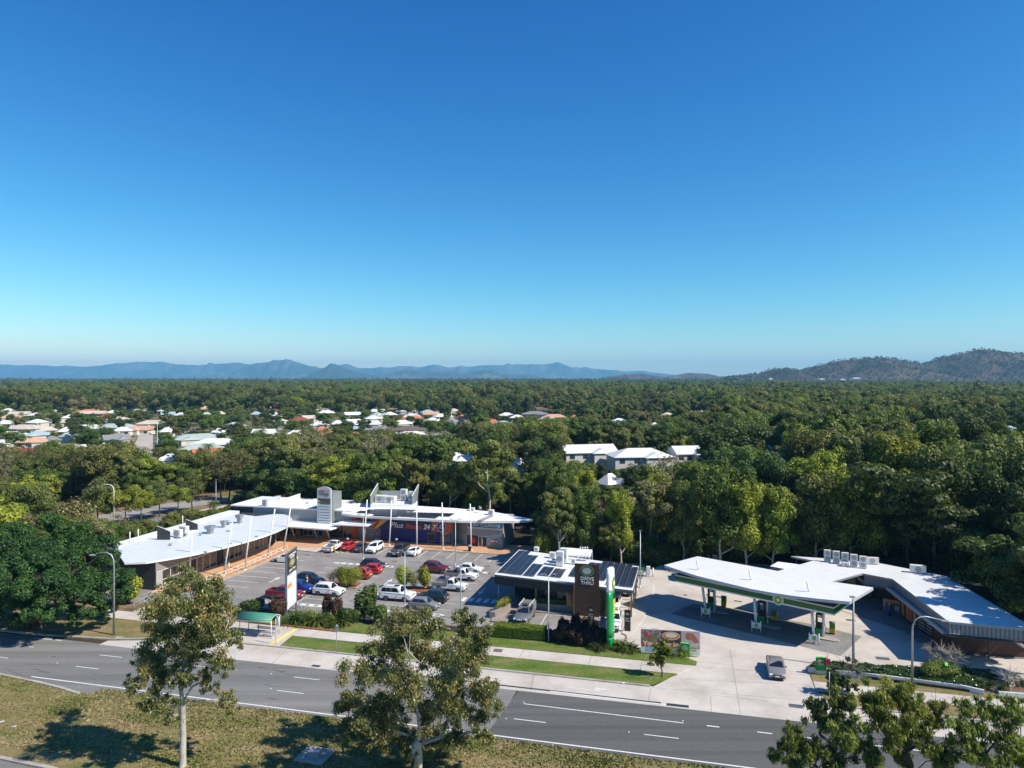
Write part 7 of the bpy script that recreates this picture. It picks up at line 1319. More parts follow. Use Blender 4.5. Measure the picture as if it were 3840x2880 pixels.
# height field: how tall the bush grows in each part of the photo (photo x bands, near -> far)
def want(x, y):
    px = sx(x, y)
    if y < 130: return 17 if px > 2300 else 9
    if px < 900: return (7.5 if y < 175 else (10 if y < 235 else (8 if y < 640 else 15)))
    if px < 1700: return (11 if y < 165 else (12.5 if y < 240 else (8 if y < 620 else 15)))
    if y < 200: return 17.5 if px > 2400 else 14
    if y < 640 and px < 2700: return 12.5
    return 15.5
def pick(x, y):
    px = sx(x, y); q = rb.rand(); n = noise.noise(Vector((x*.02, y*.02, 3.3)))
    sub = (px < 1760 and 235 < y < 650)
    if sub: return rb.choice(['round0', 'round1', 'round2', 'palm0', 'palm1', 'umb0', 'umb1', 'gum2', 'round3'], p=[.17, .2, .13, .14, .08, .1, .08, .06, .04])
    if y < 140 and px > 2400: return rb.choice(['tall0', 'tall1', 'tall2', 'tall3', 'gum1', 'round1', 'umb1'], p=[.2, .18, .12, .15, .1, .13, .12])
    if px < 1000 and y < 240: return rb.choice(['gum0', 'gum3', 'round0', 'round3', 'umb0', 'bare1', 'umb2', 'palm0', 'round2'], p=[.2, .05, .2, .04, .14, .06, .08, .06, .17])
    if n > .12: return rb.choice(['gum0', 'gum1', 'gum3', 'tall2', 'round2', 'bare0'], p=[.34, .28, .06, .18, .10, .04])
    if n > -.12: return rb.choice(['gum0', 'gum2', 'round0', 'round2', 'tall1', 'tall0', 'bare0'], p=[.24, .2, .16, .16, .12, .08, .04])
    return rb.choice(['round1', 'round0', 'umb1', 'tall3', 'tall1', 'gum2'], p=[.2, .14, .1, .2, .2, .16])
RAD = {'street': .34, 'gum': .26, 'round': .36, 'tall': .20, 'umb': .42, 'bare': .30, 'palm': .3}
def try_tree(x, y, key=None, hf=None, force=False):
    key = key or pick(x, y); k = key.rstrip('0123'); h = hf or want(x, y)*(.62+.66*rb.rand()**1.2); r = RAD[k]*h; rp = r*.62
    if k == 'palm': h = min(h, 9+rb.rand()*2)
    if not force:
        if not (245 < y < 640 and sx(x, y) < 1760 and rb.rand() < .22 and h < 8.5): h = cap_h(x, y, r*1.05, h)
        if h < 3.2: return False
        if not ok(x, y, rp*.8): return False
    TR.append((x, y, h, key, rp)); cells.setdefault((int(x//8), int(y//8)), []).append((x, y, rp*.8)); return True
# trees one can single out in the photograph
HERO = [(1832, 1995, 'gum1', 17.5), (1690, 1990, 'gum1', 12.5), (1500, 1962, 'tall0', 12), (1240, 1952, 'umb2', 12), (1335, 1955, 'tall1', 14), (1120, 1945, 'umb1', 10), (1000, 1932, 'round1', 9), (2800, 2150, 'tall0', 14.5), (2700, 2140, 'tall1', 16), (2900, 2150, 'tall0', 13), (3200, 2160, 'tall0', 15), (3060, 2150, 'tall2', 15), (3420, 2200, 'umb1', 16.5), (3560, 2220, 'umb1', 13), (3760, 2330, 'round1', 9.5), (3890, 2420, 'round0', 9), (3680, 2230, 'tall3', 17), (3820, 2280, 'tall3', 16),
        (2100, 2110, 'gum2', 11), (2180, 2110, 'tall1', 12), (2330, 2120, 'tall0', 11.5), (2440, 2105, 'gum3', 13), (2560, 2110, 'tall2', 13), (2085, 2040, 'round0', 9), (2100, 2050, 'tall1', 13)]
for px, py, k, h in HERO: p = at(px, py); try_tree(p.x, p.y, k, h, True)
for px, py, k, h in ((830, 1875, 'bare1', 9.5), (858, 1877, 'bare1', 10.5), (890, 1878, 'gum1', 9), (945, 1888, 'umb1', 8), (365, 1985, 'street0', 8.2), (470, 1980, 'street1', 7.6), (530, 1965, 'street1', 6.6), (598, 1945, 'street0', 7.0), (668, 1928, 'street1', 6.0), (720, 1920, 'street0', 7.6), (150, 1990, 'umb2', 6.5), (40, 1990, 'round3', 7), (250, 1985, 'umb0', 5), (180, 1925, 'gum0', 8), (60, 1930, 'gum3', 8.5), (545, 1765, 'palm1', 6.0), (365, 1775, 'palm1', 7), (425, 1770, 'palm1', 6.5), (800, 1935, 'palm1', 3.6)):
    p = at(px, py); try_tree(p.x, p.y, k, h, True)
for x, y, k, h in ((62.5, 80.5, 'gum1', 15), (60.5, 74, 'gum0', 14), (67, 84, 'round0', 15)): try_tree(x, y, k, h, True)
# rows behind the shops first, then the whole bush outward, thinning with distance
y = 96.0; n0 = 0
while y < 640:
    half = (y*.73+12); st = 3.4 if y < 260 else 4.2+y*.004; nx = int(2*half/st)
    for i in range(nx):
        x = -half+2*half*(i+rb.rand())/nx; yy = y+rb.rand()*st*1.3
        px = sx(x, yy); sub = px < 1760 and 245 < yy < 640
        if sub and rb.rand() > .40: continue
        try_tree(x, yy)
    y += st*1.15
NEAR = sorted(TR, key=lambda t: -(t[2]*t[4])/(t[1]**2)*(1.0 if abs(sx(t[0], t[1])-1920) < 2050 and t[1] > 80 else 0))
ind, rest = [], []
for t in NEAR:
    v = abs(sx(t[0], t[1])-1920) < 2000
    (ind if v and len(ind) < 292 else rest).append(t)
def zone(x, y):
    px = sx(x, y)
    if y < 172 and px < 900: return 'beside the side street'
    if 1000 <= px < 1950 and y < 175: return 'behind the gym'
    if px >= 1950 and px < 2480 and y < 150: return 'behind the coffee shop'
    if px >= 2480 and px < 3060 and y < 150: return 'behind the fuel canopy'
    if px >= 3060 and y < 150: return 'behind the fuel shop'
    if px < 1000: return 'short of the suburb'
    if px < 2000: return 'deep behind the shops'
    if px < 2700: return 'near the apartment blocks'
    return 'deep in the right bush'
zg = {}
for t in ind: zg.setdefault((zone(t[0], t[1]), t[3].rstrip('0123'), PROTO[t[3]][4], 'front' if t[1] < 135 else ('middle' if t[1] < 170 else 'back')), []).append(t)
def o_n(i): return ordn[i] if i < 20 else str(i+1)+'th'
for (z, k, leaf, b), l in zg.items():
    for i, t in enumerate(sorted(l, key=lambda t: sx(t[0], t[1]))):
        k2 = PROTO[t[3]][3]; tone = TONE[leaf]+' ' if k2 != 'bare' else ''
        plant(t[3], t[0], t[1], t[2], rb.rand()*6.28, tone+KIDS[k2]+' '+z+(', %s from left, %s row' % (o_n(i), b) if len(l) > 1 else ', only one in the %s row' % b), 'trees of the bush '+z, .8+.4*rb.rand())
# ---------------- the rest of the bush to the horizon: one mass
PC = bpy.data.collections.new('bush_kinds'); keys = sorted(PROTO)
def merged(key):
    tm, me, h, *_ = PROTO[key]; bm = bmesh.new(); bm.from_mesh(me); nm = bpy.data.meshes.new('m_'+key); n0 = len(bm.faces); bm.from_mesh(tm); bm.faces.ensure_lookup_table()
    for f in bm.faces[n0:]: f.material_index = 1
    bm.to_mesh(nm); bm.free(); nm.materials.clear(); nm.materials.append(me.materials[0]); nm.materials.append(tm.materials[0]); o = bpy.data.objects.new('k_%02d' % keys.index(key), nm); PC.objects.link(o)
for k in keys: merged(k)
# coarser kinds for the far bush: groups of crowns
far_defs = [('olive', 1), ('green', 2), ('green', 3), ('brown', 4), ('olive', 5), ('green', 6), ('olive', 7), ('dark', 8), ('lime', 9)]
for i, (lf, sd_) in enumerate(far_defs):
    rs = np.random.RandomState(200+sd_); cl = []
    for c in range(9):
        cx, cy = rs.uniform(-15, 15, 2); hh = 8+10*rs.random(); rq = .75+.6*rs.random()
        tn = .2+.5*rs.random()
        for j in range(10): o = rs.normal(size=3); cl.append((cx+o[0]*2.5*rq, cy+o[1]*2.5*rq, hh-3.5+o[2]*1.5*rq, 2.3*rq, 2.3*rq, 1.9*rq, tn+.15*rs.normal()))
    me = crown_mesh('f', rs, cl, 10000, .62, LEAF[lf], shell=.7); PC.objects.link(bpy.data.objects.new('k_%02d' % (len(keys)+i), me))
pts, sc, rot, idx = [], [], [], []
for t in rest: pts.append((t[0], t[1], 0)); sc.append(t[2]/PROTO[t[3]][2]); rot.append(rb.rand()*6.28); idx.append(keys.index(t[3]))
y = 625.0
while y < 5200:
    st = 15+(y-600)*.010; half = y*.74+40; nx = int(2*half/st)
    for i in range(nx):
        x = -half+2*half*(i+rb.rand())/nx; yy = y+rb.rand()*st; px = sx(x, yy)
        if any(abs(px-hx) < hw+8 and yy < hy+6 and yy > hy-40 for (_, hy, hx, _, _, hw) in HOUSES): continue
        s = (.62+.62*rb.rand())*(1.0 if yy < 2600 else 1.2); nz = noise.noise(Vector((x*.004, yy*.004, 1)))
        if yy > 1200 and nz > .28: continue
        pts.append((x, yy, 0)); sc.append(s); rot.append(rb.rand()*6.28); q = rb.rand(); idx.append(len(keys)+(int(q*9) if q < .8 or abs(nz) < .12 else (4 if nz > 0 else 5)))
    y += st*.95
# scrub on the right hand hills
HV = [v.co.copy() for v in HILLS.data.vertices]; hw_ = 221; nrow = 27
for _ in range(3800):
    j = rb.rand()*15; i = rb.rand()*(hw_-1.01); a = HV[int(j)*hw_+int(i)]; b = HV[(int(j)+1)*hw_+int(i)+1]; f = rb.rand(); p = a.lerp(b, f)
    if int(j) > 14: continue
    if p.z > 6: pts.append((p.x, p.y, p.z-1.5)); sc.append(.55+.4*rb.rand()); rot.append(rb.rand()*6.28); idx.append(keys.index(['gum0', 'gum3', 'round3', 'gum3'][int(rb.rand()*4)]))
me = bpy.data.meshes.new('bush'); me.vertices.add(len(pts)); me.vertices.foreach_set('co', np.array(pts, dtype=np.float32).ravel())
for nm, dt, vals in (('s', 'FLOAT', sc), ('r', 'FLOAT', rot), ('k', 'INT', idx)): a = me.attributes.new(nm, dt, 'POINT'); a.data.foreach_set('value', np.array(vals, dtype=np.float32 if dt == 'FLOAT' else np.int32))
bush = link(bpy.data.objects.new('bush', me)); bush['kind'] = 'stuff'; bush['label'] = 'far bush and suburb trees merging into one green mass toward the horizon'
def scatter(o, coll, name):
    ng = bpy.data.node_groups.new(name, 'GeometryNodeTree'); ng.interface.new_socket('Geometry', in_out='INPUT', socket_type='NodeSocketGeometry'); ng.interface.new_socket('Geometry', in_out='OUTPUT', socket_type='NodeSocketGeometry')
    N = ng.nodes.new; L = ng.links.new; gi, go = N('NodeGroupInput'), N('NodeGroupOutput'); ip = N('GeometryNodeInstanceOnPoints'); ci = N('GeometryNodeCollectionInfo'); ci.inputs['Collection'].default_value = coll; ci.inputs['Separate Children'].default_value = True; ci.inputs['Reset Children'].default_value = True
    ip.inputs['Pick Instance'].default_value = True; L(gi.outputs[0], ip.inputs['Points']); L(ci.outputs[0], ip.inputs['Instance'])
    for nm, dt, sock in (('k', 'INT', 'Instance Index'), ('s', 'FLOAT', 'Scale')): a = N('GeometryNodeInputNamedAttribute'); a.data_type = dt; a.inputs[0].default_value = nm; L(a.outputs[0], ip.inputs[sock])
    a = N('GeometryNodeInputNamedAttribute'); a.data_type = 'FLOAT'; a.inputs[0].default_value = 'r'; cx = N('ShaderNodeCombineXYZ'); L(a.outputs[0], cx.inputs[2]); L(cx.outputs[0], ip.inputs['Rotation'])
    L(ip.outputs[0], go.inputs[0]); m = o.modifiers.new('scatter', 'NODES'); m.node_group = ng
scatter(bush, PC, 'bush_scatter')
print('TREES', len(ind), 'rest', len(rest), 'points', len(pts))
# ================================================================ garden plants and foreground trees
def obj_me(name, me, parent=None): return link(bpy.data.objects.new(name, me), parent)
def shaped_tree(name, label, base, clumps, Yc, n, size, leaf, bark, r0, seed, depth=.8, cat='tree', droop=.9, asp=2.1, fork=None, shell=.35, twig=1, group=None, rk=1.36):
    """tree whose clumps were surveyed from the photo as (px, py, radius px) at the trunk's distance; depth is spread round the trunk"""
    rs = np.random.RandomState(seed); t = thing(name, label, cat, base, 0, group); s = Yc/F; pts = []
    xs = [c[0] for c in clumps]; xc = (min(xs)+max(xs))/2
    for (px, py, r) in clumps:
        R_ = r*s; hw = max(30, (max(xs)-min(xs))/2); k = math.sqrt(max(.1, 1-((px-xc)/hw)**2*.8)); dy = rs.normal()*.45*depth*hw*s*k
        Yp = Yc+dy; p = atY(px, py, Yp)-Vector(base); pts.append((p.x, p.y, p.z, R_*rk))
    zf = fork or min(p[2] for p in pts)*.8; nodes = [Vector((0, 0, 0)), Vector((.03, .02, zf*.5)), Vector((.0, .0, zf))]; par = [-1, 0, 1]; tops = []; zt2 = max(p[2] for p in pts)
    for k in range(1, 6): nodes.append(Vector((nodes[-1].x+rs.normal()*.32, nodes[-1].y+rs.normal()*.32, zf+(zt2-zf)*.62*k/5))); par.append(len(nodes)-2)
    order = sorted(range(len(pts)), key=lambda i: (Vector(pts[i][:3])-nodes[2]).length)
    for i in order:
        p = Vector(pts[i][:3]); best = None
        for j, q in enumerate(nodes):
            if j < 2: continue
            d = (p-q).length; 
            if p.z < q.z+.35*math.hypot(p.x-q.x, p.y-q.y): d += .8+(q.z-p.z)*1.2
            d += .18*(q-nodes[2]).length
            if best is None or d < best[0]: best = (d, j)
        j = best[1]; q = nodes[j]; m = q.lerp(p, .5)+Vector((rs.normal()*.12, rs.normal()*.12, .14*(p-q).length)); nodes.append(m); par.append(j); nodes.append(p); par.append(len(nodes)-2); tops.append(len(nodes)-1)
    wgt = [0.0]*len(nodes)
    for k in tops: wgt[k] += 1
    for k in range(len(nodes)-1, 0, -1): wgt[par[k]] += max(wgt[k], 0)
    W0 = wgt[0]; rad_ = [max(.018, r0*(w/W0)**.62*(1 if k < 8 else .8)) for k, w in enumerate(wgt)]; mb = MB()
    mb.tube([(0, 0, -.1), (0, 0, .2), nodes[1], nodes[2]], [r0*1.35, r0*1.05, r0*.95, r0*.85], 12, cap=False)
    kids = {}
    for k in range(3, len(nodes)): a, b = nodes[par[k]], nodes[k]; mb.tube([a, b], [min(rad_[par[k]], rad_[k]*1.25), rad_[k]], 7, cap=False)
    for k in tops:                                  # twigs inside each clump
        p = nodes[k]
        for _ in range(5*twig): a, e, L = rs.random()*6.28, rs.normal()*.5+.35, .5+.9*rs.random(); q = p+Vector((math.cos(a)*math.cos(e), math.sin(a)*math.cos(e), math.sin(e)))*L; mb.tube([p, p.lerp(q, .5)+Vector((0, 0, .05)), q], [.018, .012, .006], 4, cap=False)
    mb.build('trunk', BARK[bark], t); cl = []
    for (x, y, z, r) in pts:
        tn = .35+.3*rs.random()
        for j in range(14):
            o = rs.normal(size=3); o = o/np.linalg.norm(o)*r*(.15+.95*rs.random()); q = r*(.18+.3*rs.random()); cl.append((x+o[0], y+o[1], z+o[2]*.85, q, q, q*.9, tn+.18*rs.normal()))
    obj_me('crown', crown_mesh('crown', rs, cl, n, size, LEAF[leaf], droop=droop, asp=asp, shell=shell, jit=1.1), t); return t
b1 = at(685, 2873, .07)
shaped_tree('gum_tree', 'white trunked young gum standing alone on the near grass, left of the larger gum', b1, [(700, 2175, 62), (650, 2200, 45), (765, 2205, 50), (655, 2260, 70), (740, 2270, 75), (600, 2300, 52), (820, 2275, 50), (858, 2330, 48), (700, 2350, 80), (610, 2370, 60), (800, 2395, 72), (880, 2400, 32), (640, 2430, 68), (562, 2450, 52), (725, 2450, 66), (820, 2470, 50), (545, 2520, 48), (505, 2562, 32), (600, 2540, 55), (690, 2555, 45), (615, 2650, 40), (648, 2690, 26), (835, 2620, 34), (866, 2660, 30), (575, 2610, 40), (540, 2650, 24), (780, 2545, 40)], b1.y, 66000, .10, 'gumr', 'white', .26, 3, fork=5.2, shell=.12)
b2 = at(1568, 2905, .07)
shaped_tree('gum_tree', 'large pale gum with a broad leafy crown standing in front of the car park', b2, [(1490, 2345, 55), (1545, 2325, 50), (1610, 2360, 50), (1762, 2345, 52), (1800, 2385, 45), (1425, 2440, 70), (1510, 2420, 78), (1600, 2450, 78), (1700, 2445, 66), (1795, 2460, 62), (1352, 2530, 62), (1440, 2540, 78), (1550, 2550, 78), (1660, 2550, 78), (1770, 2560, 78), (1840, 2590, 48), (1322, 2620, 48), (1285, 2650, 34), (1390, 2640, 68), (1480, 2650, 66), (1600, 2660, 66), (1700, 2660, 78), (1805, 2680, 60), (1300, 2720, 36), (1372, 2730, 50), (1432, 2750, 56), (1520, 2755, 40), (1620, 2760, 56), (1705, 2770, 50), (1795, 2750, 42), (1662, 2815, 28), (1540, 2840, 34), (1830, 2760, 30)], b2.y, 105000, .10, 'gum', 'white', .34, 8, fork=2.6, shell=.12)
LEAF['gumy'] = leaf_mat('leaf_gum_yellow', (.07, .088, .016), (.17, .20, .035), (.31, .33, .07), rough=.45, hue=.015)
def gumg(i, base_px, cl, leaf, lab, n): b = atY(base_px, 2880, 51.5); b.z = .07; shaped_tree('gum_tree', lab, b, cl, 51.5, int(n*.75), .08, 'gumy', 'dark', .2, 20+i, droop=1.1, asp=4.5, shell=.0, fork=2.2, twig=3, rk=1.22, group='gums crowding the bottom right corner')
gumg(0, 3110, [(3075, 2649, 42), (3162, 2640, 55), (3097, 2705, 58), (3184, 2735, 66), (2988, 2749, 38), (2958, 2792, 38), (3227, 2800, 70), (2915, 2844, 30), (3010, 2844, 45), (3140, 2857, 60), (3060, 2800, 50), (3270, 2860, 55), (2985, 2870, 40)], 'gum', 'yellow green gum crown, leftmost of the three in the bottom right corner', 42000)
gumg(1, 3400, [(3270, 2618, 55), (3336, 2610, 55), (3396, 2584, 32), (3400, 2627, 45), (3509, 2650, 40), (3357, 2714, 60), (3292, 2690, 55), (3444, 2670, 50), (3422, 2736, 50), (3509, 2714, 45), (3480, 2800, 50), (3380, 2830, 50), (3540, 2850, 45), (3330, 2780, 40)], 'gum', 'olive gum crown, middle of the three in the bottom right corner', 36000)
gumg(2, 3690, [(3618, 2650, 40), (3596, 2714, 45), (3683, 2657, 45), (3661, 2736, 50), (3748, 2670, 50), (3790, 2650, 40), (3813, 2692, 45), (3770, 2757, 50), (3830, 2780, 50), (3574, 2822, 55), (3661, 2814, 50), (3705, 2866, 50), (3791, 2844, 50), (3840, 2850, 50), (3620, 2780, 35)], 'gum', 'brownish sparse gum crown, rightmost of the three in the bottom right corner', 28000)
b = at(3158, 2601, .1); shaped_tree('small_tree', 'small tree, leafy on the left and bare twigs on the right, by the white wall', b, [(3130, 2530, 26), (3140, 2560, 24), (3125, 2580, 16), (3165, 2545, 18), (3170, 2575, 16), (3205, 2570, 12), (3190, 2500, 8), (3220, 2520, 8), (3160, 2490, 8), (3235, 2545, 8), (3205, 2480, 6), (3180, 2470, 6)], b.y, 2600, .17, 'dark', 'grey', .09, 41, twig=4, fork=.9, droop=.2, asp=1.6)
b = at(2482, 2538, .12); shaped_tree('sapling', 'multi stemmed sapling with bright leaves on the grass strip by the driveway', b, [(2468, 2430, 15), (2485, 2415, 15), (2500, 2430, 16), (2475, 2455, 17), (2490, 2460, 16), (2505, 2450, 12), (2470, 2480, 12), (2482, 2485, 12), (2445, 2468, 12), (2440, 2490, 8)], b.y, 2600, .16, 'lime', 'dark', .07, 42, twig=2, fork=.8, droop=.2, asp=1.6)
b = at(3562, 2520, .3); shaped_tree('frangipani', 'leafless frangipani with forking grey branches in the round bush', b, [(3500, 2455, 16), (3530, 2440, 16), (3560, 2450, 18), (3600, 2470, 18), (3520, 2475, 14), (3575, 2485, 16), (3620, 2500, 14), (3545, 2470, 14), (3490, 2435, 10), (3590, 2450, 12)], b.y, 60, .14, 'brown', 'pale', .14, 43, twig=6, fork=.5, cat='tree')
b = at(3788, 2590, .2); shaped_tree('frangipani', 'small bare branched tree in the bed at the right edge', b, [(3770, 2540, 12), (3790, 2530, 12), (3805, 2545, 12), (3780, 2555, 8)], b.y, 30, .14, 'brown', 'pale', .08, 44, twig=5, fork=.5)
# the great fig
rs = np.random.RandomState(77); fb = at(120, 2345, .1); fig = thing('fig_tree', 'huge dark green fig tree with dense rounded lobes shading the left verge', 'tree', fb, 0); mb = MB()
for k in range(14): a = k*.45; mb.tube([(math.cos(a)*1.5, math.sin(a)*1.3, -.1), (math.cos(a)*.8, math.sin(a)*.7, 1.5), (math.cos(a)*1.1, math.sin(a)*1.0, 4.0)], [.35, .3, .28], 6, cap=False)
for k in range(12): a = k*.55; mb.tube([(0, 0, 2.5), (math.cos(a)*4, math.sin(a)*4, 5), (math.cos(a)*8.5, math.sin(a)*7.5, 7+rs.random()*2)], [.45, .28, .08], 6, cap=False)
mb.build('trunk', BARK['dark'], fig); cl = []
for (px, py, r, dy) in [(60, 2010, 80, 5), (180, 1990, 75, 6), (290, 2010, 70, 5), (380, 2040, 60, 4), (20, 2080, 90, 1), (120, 2080, 90, 2), (230, 2090, 80, 2), (330, 2100, 70, 2), (415, 2110, 60, 2), (450, 2170, 55, 1), (60, 2150, 85, -3), (160, 2150, 80, -3), (260, 2160, 75, -2), (360, 2180, 70, -1), (440, 2230, 50, 0), (30, 2230, 80, -5), (120, 2225, 75, -6), (200, 2230, 75, -5), (290, 2240, 70, -4), (370, 2250, 60, -2), (60, 2290, 60, -6), (160, 2290, 60, -7), (240, 2295, 50, -5), (310, 2300, 45, -4), (-80, 2050, 110, 2), (-90, 2180, 110, -3), (-60, 2280, 80, -5), (400, 2290, 35, -1), (265, 2330, 22, -5), (-160, 2120, 110, 0), (100, 2040, 70, 8), (250, 2040, 70, 8), (470, 2190, 40, 4), (200, 2190, 60, -6), (90, 2110, 60, -2)]:
    p = atY(px, py, fb.y+dy)-fb; R_ = r*fb.y/F; tn = .3+.35*rs.random()
    for j in range(9): o = rs.normal(size=3); o /= np.linalg.norm(o); q = R_*(.32+.14*rs.random()); cl.append((p.x+o[0]*R_*.75, p.y+o[1]*R_*.75, p.z+abs(o[2])*R_*.6*(1 if rs.random() < .8 else -1), q, q, q*.8, tn+.08*rs.normal()))
obj_me('crown', crown_mesh('crown', rs, cl, 90000, .21, LEAF['fig'], droop=0, asp=1.3, shell=.75, up=.6), fig)
# shrubs
def shrub(name, label, p, w, d, h, leaf, n, size, cat='shrub', group=None, lobes=9, z0=.25, stems=True, droop=.2, asp=1.6, seed=None, boxy=False, rz=0, shell=.6):
    rs = np.random.RandomState(seed if seed is not None else int(abs(p[0]*37+p[1]*91)) % 9999); t = thing(name, label, cat, p, rz, group); cl = []
    for k in range(lobes):
        a = rs.random()*6.28; r = math.sqrt(rs.random())*.62; q = .32+.12*rs.random()
        if boxy: cl.append((w*(k+.5)/lobes-w/2, rs.normal()*.05*d, h*.5, w/lobes*.72, d*.5, h*.5, .35+.3*rs.random()))
        else: cl.append((math.cos(a)*r*w*.55, math.sin(a)*r*d*.55, h*(z0+.1+(1-z0-.35)*rs.random()+.12*(1-r)), w*q*.75, d*q*.75, h*q*.9, .25+.5*rs.random()))
    if not boxy: cl.append((0, 0, h*.55, w*.36, d*.36, h*.42, .5))
    if stems:
        mb = MB(); 
        for k in range(5): a = k*1.3; mb.tube([(0, 0, -.05), (math.cos(a)*w*.1, math.sin(a)*d*.1, h*.3), (math.cos(a)*w*.25, math.sin(a)*d*.25, h*.7)], [.05, .035, .015], 5, cap=False)
        if boxy: mb = MB(); [mb.tube([(w*(k+.5)/lobes-w/2, 0, -.05), (w*(k+.5)/lobes-w/2, 0, h*.5)], [.05, .03], 5, cap=False) for k in range(lobes)]
        mb.build('stem', BARK['dark'], t)
    if boxy:
        cl = np.array(cl); N = n; x = (rs.random(N)-.5)*w; f = rs.random(N); top = f < .4; y = np.where(top, (rs.random(N)-.5)*d, np.where(rs.random(N) < .5, -1, 1)*d/2*(.92+.1*rs.random(N))); z = np.where(top, h*(.95+.07*np.sin(x*2.1)+.05*rs.normal(size=N)), h*(.08+.9*rs.random(N)))
        P = np.stack([x, y, z], 1); nn = rs.normal(size=(N, 3))*.6+np.where(top[:, None], [0, 0, 1.2], 0)+np.stack([np.zeros(N), np.where(top, 0, np.sign(y)), np.full(N, .3)], 1); nn /= np.linalg.norm(nn, axis=1)[:, None]; tt = rs.normal(size=(N, 3)); tt -= nn*(tt*nn).sum(1)[:, None]; tt /= np.linalg.norm(tt, axis=1)[:, None]; bb_ = np.cross(nn, tt); s = size*(.7+.6*rs.random(N))[:, None]
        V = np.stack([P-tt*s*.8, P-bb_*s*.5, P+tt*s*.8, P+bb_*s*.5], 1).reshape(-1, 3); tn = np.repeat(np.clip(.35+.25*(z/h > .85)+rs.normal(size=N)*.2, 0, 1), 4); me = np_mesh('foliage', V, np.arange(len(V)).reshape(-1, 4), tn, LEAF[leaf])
    else: me = crown_mesh('foliage', rs, cl, n, size, LEAF[leaf], droop=droop, asp=asp, shell=shell)
    obj_me('foliage', me, t); return t
def strappy(name, label, p, h, n, leaf, group=None, w=.09, seed=1, curve=1.0, cat='plant'):
    rs = np.random.RandomState(seed); t = thing(name, label, cat, p, 0, group); V = []; T = []
    for k in range(n):
        a = rs.random()*6.28; el = rad(85-rs.random()*55); L = h*(.8+.4*rs.random()); d = Vector((math.cos(a), math.sin(a), 0)); sd_ = Vector((-d.y, d.x, 0)); q = d*.06; tn = rs.random()
        for s in range(5):
            e2 = el-s*rad(18)*curve; st = (d*math.cos(e2)+Vector((0, 0, math.sin(e2))))*L/5; w0 = w*(1-s/5.5)*(.6+.4*min(s, 1)); w1 = w*(1-(s+1)/5.5); V += [q-sd_*w0, q+sd_*w0, q+st+sd_*w1, q+st-sd_*w1]; T += [tn]*4; q = q+st
    obj_me('foliage', np_mesh('foliage', np.array([tuple(v) for v in V]), np.arange(len(V)).reshape(-1, 4), np.array(T), LEAF[leaf]), t)
    mb = MB(); mb.lathe([(.12, -.05), (.1, .3)], n=8); mb.build('stem', BARK['dark'], t); return t
shrub('shrub', 'large rounded bottlebrush bush in the left mulch bed of the car park', at(1302, 2200, .1), 3.9, 3.0, 3.0, 'lime', 9000, .11, lobes=14, droop=-.3)
shrub('shrub', 'pale pink flowering shrub on the left of the left mulch bed', at(1245, 2192, .1), 2.6, 2.2, 2.6, 'red', 900, .10, lobes=10, shell=.3); PK = leaf_mat('petal_pink', (.35, .25, .26), (.5, .38, .38), (.6, .5, .5)); list(COL.objects)[-1].data.materials[0] = PK
for i, (px, w, h, lab) in enumerate(((1508, 2.4, 3.0, 'leftmost bottlebrush bush of the right mulch bed'), (1590, 2.0, 3.1, 'rightmost bottlebrush bush of the right mulch bed'), (1548, 1.9, 2.6, 'sparse middle bush with bare grey stems in the right mulch bed'))): shrub('shrub', lab, at(px, 2206+i*2, .1), w, w, h, 'lime' if i < 2 else 'gum', 5000 if i < 2 else 1400, .11, lobes=10, droop=-.3, group='bottlebrush bushes in the car park')
shrub('shrub', 'yellow green croton bush at the corner of the left wing', at(478, 2262, .1), 4.6, 3.6, 3.4, 'yellow', 6500, .17, lobes=16); shrub('shrub', 'dark low palm like shrub between the ramp and the near gum', at(622, 2300, .1), 3.2, 2.2, 1.7, 'green', 2600, .16, lobes=9)
fr_ = [(945, 2300, 2.6, 1.6, 'dark', 'dark low bush left of the red cordyline by the pylon'), (1040, 2322, 2.4, 2.1, 'red', 'dark red cordyline bush left of the tenant pylon'), (1225, 2318, 1.5, 2.4, 'red', 'tall brown red cordyline between two strappy clumps'), (1262, 2326, 1.3, 2.3, 'red', 'second tall red cordyline near the zebra crossing shrubs'), (1312, 2338, 2.6, 1.5, 'dark', 'low dark bush left of the big leaved shrub'), (1365, 2330, 2.2, 3.5, 'dark', 'big leaved dark shrub, taller, in front of the car park'), (1393, 2315, 1.4, 3.2, 'dark', 'second stem of big dark leaves right of the taller shrub'), (1418, 2338, 2.0, 2.0, 'green', 'rounded green shrub at the right end of the frontage planting')]
for i, (px, py, w, h, lf, lab) in enumerate(fr_): shrub('shrub', lab, at(px, py, .15), w*1.15, w*.9, h*1.2, lf, 3400, .16 if lf != 'dark' else .2, lobes=8, group='frontage shrubs along the car park')
for i, (px, py, h, lab) in enumerate(((1105, 2335, 1.9, 'leftmost strappy leaved clump right of the pylon'), (1140, 2332, 1.9, 'second strappy clump from the pylon'), (1180, 2342, 2.0, 'third strappy clump, paler leaves, before the footpath'), (1205, 2336, 1.7, 'fourth strappy clump from the pylon'), (1265, 2345, 1.7, 'fifth strappy clump from the pylon'), (1290, 2342, 1.6, 'rightmost strappy clump before the low dark bush'))): strappy('strappy_plant', lab, at(px, py, .15), h*1.25, 120, 'frond' if i % 2 else 'green', 'strappy plants along the car park', .10, i)
